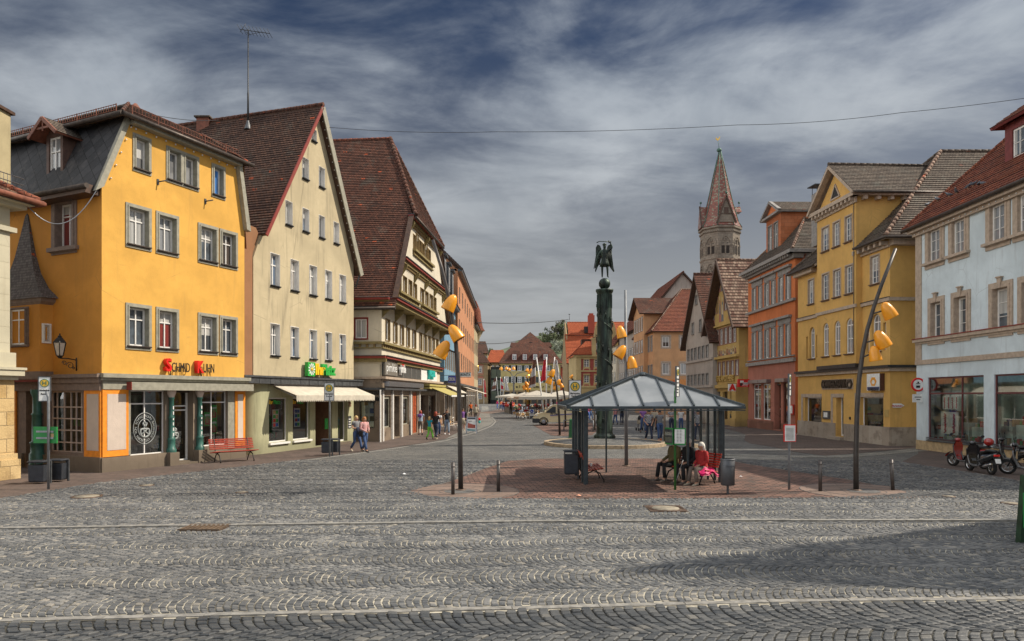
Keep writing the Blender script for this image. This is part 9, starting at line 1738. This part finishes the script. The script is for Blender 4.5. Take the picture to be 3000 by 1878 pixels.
    if not bald:
        mb=MB().use(MT['hair_'+hair]); c=T(0,.012,1.60); mb.ball(c*s,.104*s,12,8,(.88,1.0,1.0))
        if long:
            l=.16 if long==1 else .34; mb.loft([[q*s for q in ell(T(0,.045+(.03 if z<1.5 else 0),z),a,b,10)] for z,a,b in((1.64,.085,.07),(1.56,.10,.075),(1.50,.10,.065),(1.60-l,.11,.05),(1.57-l,.07,.03))],smooth=True)
        mb.build('hair',None,o,False)
    return o
def prop(o,name,mb):mb.build(name,None,o,False)
g='people walking on the left pavement'
o=person('smiling girl in grey top with dark jacket over her arm, left of two',G(1044,1322),radians(55),1.68,'walk','grey','jeans','blonde',2,'beige',.5,fingers=True,grp=g,arms={1:((.25,-.02,1.12),(.08,-.20,1.10)),-1:((-.25,.02,1.12),(-.06,-.22,1.08))}); mb=MB().use(C('jeans_dark')); mb.loft([ell((0,-.20,z),a,.07,10) for z,a in((1.14,.12),(1.10,.19),(.98,.18),(.80,.12))],smooth=True); prop(o,'jacket',mb)
o=person('girl with long ginger hair in red striped cardigan, right of two',G(1068,1324),radians(50),1.64,'walk','redstripe','jeans','ginger',2,'black',1,ph=-1,fingers=True,grp=g,arms={1:((.24,.0,1.12),(.10,-.20,1.02)),-1:((-.24,.0,1.12),(-.08,-.18,1.0))}); mb=MB().use(C('black')); mb.loft([ell((-.24,-.05,z),.05,.13,10) for z in(.72,.78,.95,.99)],smooth=True); mb.tube([(-.24,-.05,.98),(-.2,0,1.4)],.012,5); prop(o,'handbag',mb)
o=person('woman in pale blue shirt and cropped trousers seen from behind',G(1232,1275),radians(190),1.66,'walk','ltblue','taupe','redh',1,'black',.5,.6,grp=g); mb=MB().use(C('violet')); mb.loft([ell((.05,.13,z),a,.05,10) for z,a in((1.42,.10),(1.34,.16),(1.18,.10))],smooth=True); prop(o,'scarf',mb)
person('child in turquoise shirt and lime green trousers',G(1259,1288),radians(150),1.38,'walk','turq','lime','blonde',1,'black',.5,grp=g,ph=-1); person('red haired woman all in black holding the child by the hand',G(1277,1288),radians(160),1.68,'walk','black','jeans_dark','redh',1,'beige',0.5,grp=g); person('person in white shirt half hidden behind the red haired woman',G(1284,1279),radians(10),1.6,'walk','white','jeans','black',0,'black',.5,grp=g,ph=-1)
o=person('woman in black printed shirt and light jeans with shoulder bag',G(1309,1273),radians(15),1.7,'walk','black','jeans_light','brown',1,'white',.5,grp=g,arms={-1:((-.28,.02,1.22),(-.16,-.12,1.34))}); mb=MB().use(C('beige')); mb.loft([ell((.22,-.05,z),.07,.16,10) for z in(.95,1.02,1.2,1.24)],smooth=True); prop(o,'handbag',mb)
o=person('woman in beige skirt with coat over her shoulder behind the lamp',G(1356,1262),radians(10),1.68,'stand','violet','beige','brown',1,'beige',.5,skirt=1,grp=g); mb=MB().use(C('black')); mb.loft([ell((.24,.05,z),.09,.12,10) for z in(.75,.9,1.3,1.42)],smooth=True); prop(o,'coat',mb)
person('man in orange shirt and black trousers by the planter',G(1379,1220),radians(20),1.78,'stand','orange','black','black',0,'black',.5,grp=g); person('person in white shirt behind the grey haired man',G(1397,1214),radians(180),1.72,'stand','white','ltblue','brown',0,'black',.5,grp=g); person('stout man in beige jacket seen from behind by the pavement board',G(1394,1237),radians(185),1.76,'stand','beige','taupe','redh',0,'black',1,grp=g,loose=.07)
g='people crossing the square behind the monument'
person('man in black and white plaid shirt walking to the camera',G(1901,1292),radians(5),1.80,'walk','plaid','jeans_dark','black',0,'grey',.5,fingers=True,grp=g,arms={-1:((-.28,.05,1.13),(-.16,-.14,.96)),1:((.26,.05,1.13),(.14,-.12,.94))}); person('bearded man in grey printed shirt and blue jeans',G(1933,1291),radians(-4),1.76,'walk','grey','jeans','black',0,'orange',.5,ph=-1,fingers=True,grp=g)
person('man in violet shirt pushing a pram',G(1884,1268),radians(8),1.80,'walk','violet','jeans','brown',0,'black',.5,grp=g,arms={-1:((-.2,-.05,1.15),(-.16,-.32,1.08)),1:((.2,-.05,1.15),(.16,-.32,1.08))}); person('woman with long dark hair in beige top behind the plaid shirt',G(1917,1266),radians(-20),1.70,'walk','beige','black','black',2,'black',1,ph=-1,grp=g)
person('couple member in rose striped shirt, woman beside the monument',G(1803,1244),radians(195),1.64,'walk','rose','jeans','brown',0,'black',.5,grp=g); person('man in black shirt and jeans walking with the rose shirt woman',G(1822,1244),radians(175),1.80,'walk','black','jeans_dark','brown',0,'taupe',.5,ph=-1,grp=g)
person('man in checked shirt with folded arms behind the green post',G(1967,1268),radians(10),1.76,'stand','plaid','jeans_dark','brown',0,'black',.5,grp=g,arms={-1:((-.26,-.02,1.14),(.06,-.2,1.16)),1:((.26,-.02,1.14),(-.06,-.18,1.12))}); person('young woman in white top behind the timetable box',G(1995,1262),radians(-10),1.64,'stand','white','jeans','brown',0,'black',.3,grp=g)
# pram
p=G(1877,1262); o=thing('pram','dark pram pushed by the man in violet','pram',p,.1); mb=MB().use(C('beige')); mb.loft([[(x,y*k,z) for x,y in((-.2,-.3),(.2,-.3),(.2,.3),(-.2,.3))] for k,z in((.8,.5),(1,.62),(1,.8))]); mb.build('carrycot',None,o,False); mb=MB().use(C('black')); mb.ball((0,.05,.92),.24,12,8,(.9,1.1,1)); mb.build('hood',None,o,False); mb=MB().use(MT['dark_metal']); mb.tube([(-.2,-.3,.1),(-.2,.35,.95),(.2,.35,.95),(.2,-.3,.1)],.015,5); mb.tube([(-.2,.35,.1),(-.2,-.25,.6)],.015,5); mb.tube([(.2,.35,.1),(.2,-.25,.6)],.015,5); mb.build('frame',None,o,False)
for x in(-.24,.24):
    for y in(-.32,.36):MB().use(RUB).lathe([(.06,-.02),(.12,-.02),(.12,.02),(.06,.02),(.06,-.02)],(x,y,.12),14,(1,0,0)).build('wheel',None,o,False)
# three elders on the shelter bench (bench faces -X, seat about .45)
g='elders seated in the shelter'; fz_=radians(-62)
def on_bench(t):c,s_=cos(radians(-58)),sin(radians(-58)); x,y=t,-.08; return Vector((5.38+x*c-y*s_,20.6+x*s_+y*c,-.0))
o=person('elderly man in olive jacket and dark trousers, seated nearest the post',on_bench(-.62)+Vector((-.05,0,0)),fz_,1.72,'sit','olive','black','white',0,'taupe',1,fingers=True,grp=g,lean=-.12,loose=.04); o=person('elderly bald man in dark coat holding a cane, in the middle',on_bench(.10),fz_,1.76,'sit','black','black','white',0,'taupe',1,fingers=True,grp=g,lean=.10,loose=.04); mb=MB().use(MT['steel']); mb.tube([(.1,-.30,.66),(.12,-.42,.70),(.16,-.75,.02)],.012,6); prop(o,'cane',mb)
o=person('white haired woman in red cardigan with pink coat on her lap',on_bench(.58),fz_,1.64,'sit','red','taupe','white',1,'beige',1,fingers=True,grp=g,lean=.08,loose=.03); PKC=mat('coat_pink',(.62,.02,.14),.5,var=.2,scale=8); random.seed(4); mb=MB().use(PKC); rg=[]
for j in range(8):rg.append([Vector(((-.02+.055*j)+.0,-.34+.62*k/9+.0,.62+.035*sin(k*1.3+j)-(.03*j)-(.02*abs(k-4)))) for k in range(10)])
mb.loft(rg,closed=False,smooth=True); mb.loft([[q+Vector((0,0,-.05)) for q in r_] for r_ in rg],closed=False,smooth=True); prop(o,'coat',mb)
# café crowd
g='guests at the café'; random.seed(31)
o=person('woman in black dress standing alone left of the café',G(1496,1212),radians(170),1.72,'stand','black','black','brown',1,'black',.3,grp=g)
sit_=[person('guest seated under the café parasols',P2(x,D).to_3d(),rz,1.7,'sit',t,b,h,lg,'black',.5,grp=g) for x,D,rz,t,b,h,lg in((1515,77,3.0,'black','jeans','brown',1),(1527,76,2.6,'ltblue','jeans_dark','black',0),(1541,79,.4,'red','black','brown',0),(1598,76,.2,'green','jeans','blonde',1),(1585,80,2.8,'white','black','ginger',0))]
std_=[person('passer-by standing far back beside the café',P2(x,D).to_3d(),rz,1.72,'walk',t,b,h,0,'black',.5,grp='people far back on the square') for x,D,rz,t,b,h in((1475,118,.2,'pink','blue','blonde'),(1489,122,2.8,'white','jeans_light','brown'),(1483,128,.4,'orange','jeans','black'))]
for i in range(30):
    a=random.choice(sit_); px=random.uniform(1506,1660); D=random.uniform(78,104)
    if 1546<px<1570 and D<82:D+=12
    dup(a,P2(px,D).to_3d(),random.uniform(0,6.28),'guest seated under the café parasols',g)
for i in range(16):a=random.choice(std_); px=random.uniform(1455,1520) if i<10 else random.uniform(1600,1735); D=random.uniform(112,150); dup(a,P2(px,D).to_3d(),random.uniform(0,6.28),'passer-by standing far back beside the café','people far back on the square')
for i,(px,D) in enumerate(((1722,70),(1730,74),(1745,96),(2080,84),(2046,90))):dup(std_[(i*2)%3],P2(px,D).to_3d(),.5+i,'passer-by glimpsed behind the shelter and the monument','people glimpsed behind the shelter')
# ------------------------------------------------------------------ all lettering becomes real meshes
bpy.context.view_layer.update(); dg=bpy.context.evaluated_depsgraph_get()
for o in[o for o in COL.objects if o.type=='FONT']:
    me=bpy.data.meshes.new_from_object(o.evaluated_get(dg));
    if o.name in FIT:
        xs=[v.co.x for v in me.vertices]; me.transform(Matrix.Scale(FIT[o.name]/(max(xs)-min(xs)),4,(1,0,0)))
    n=bpy.data.objects.new('tmp',me); COL.objects.link(n); n.parent=o.parent; n.matrix_local=o.matrix_local.copy(); nm=o.name; bpy.data.objects.remove(o); n.name=nm
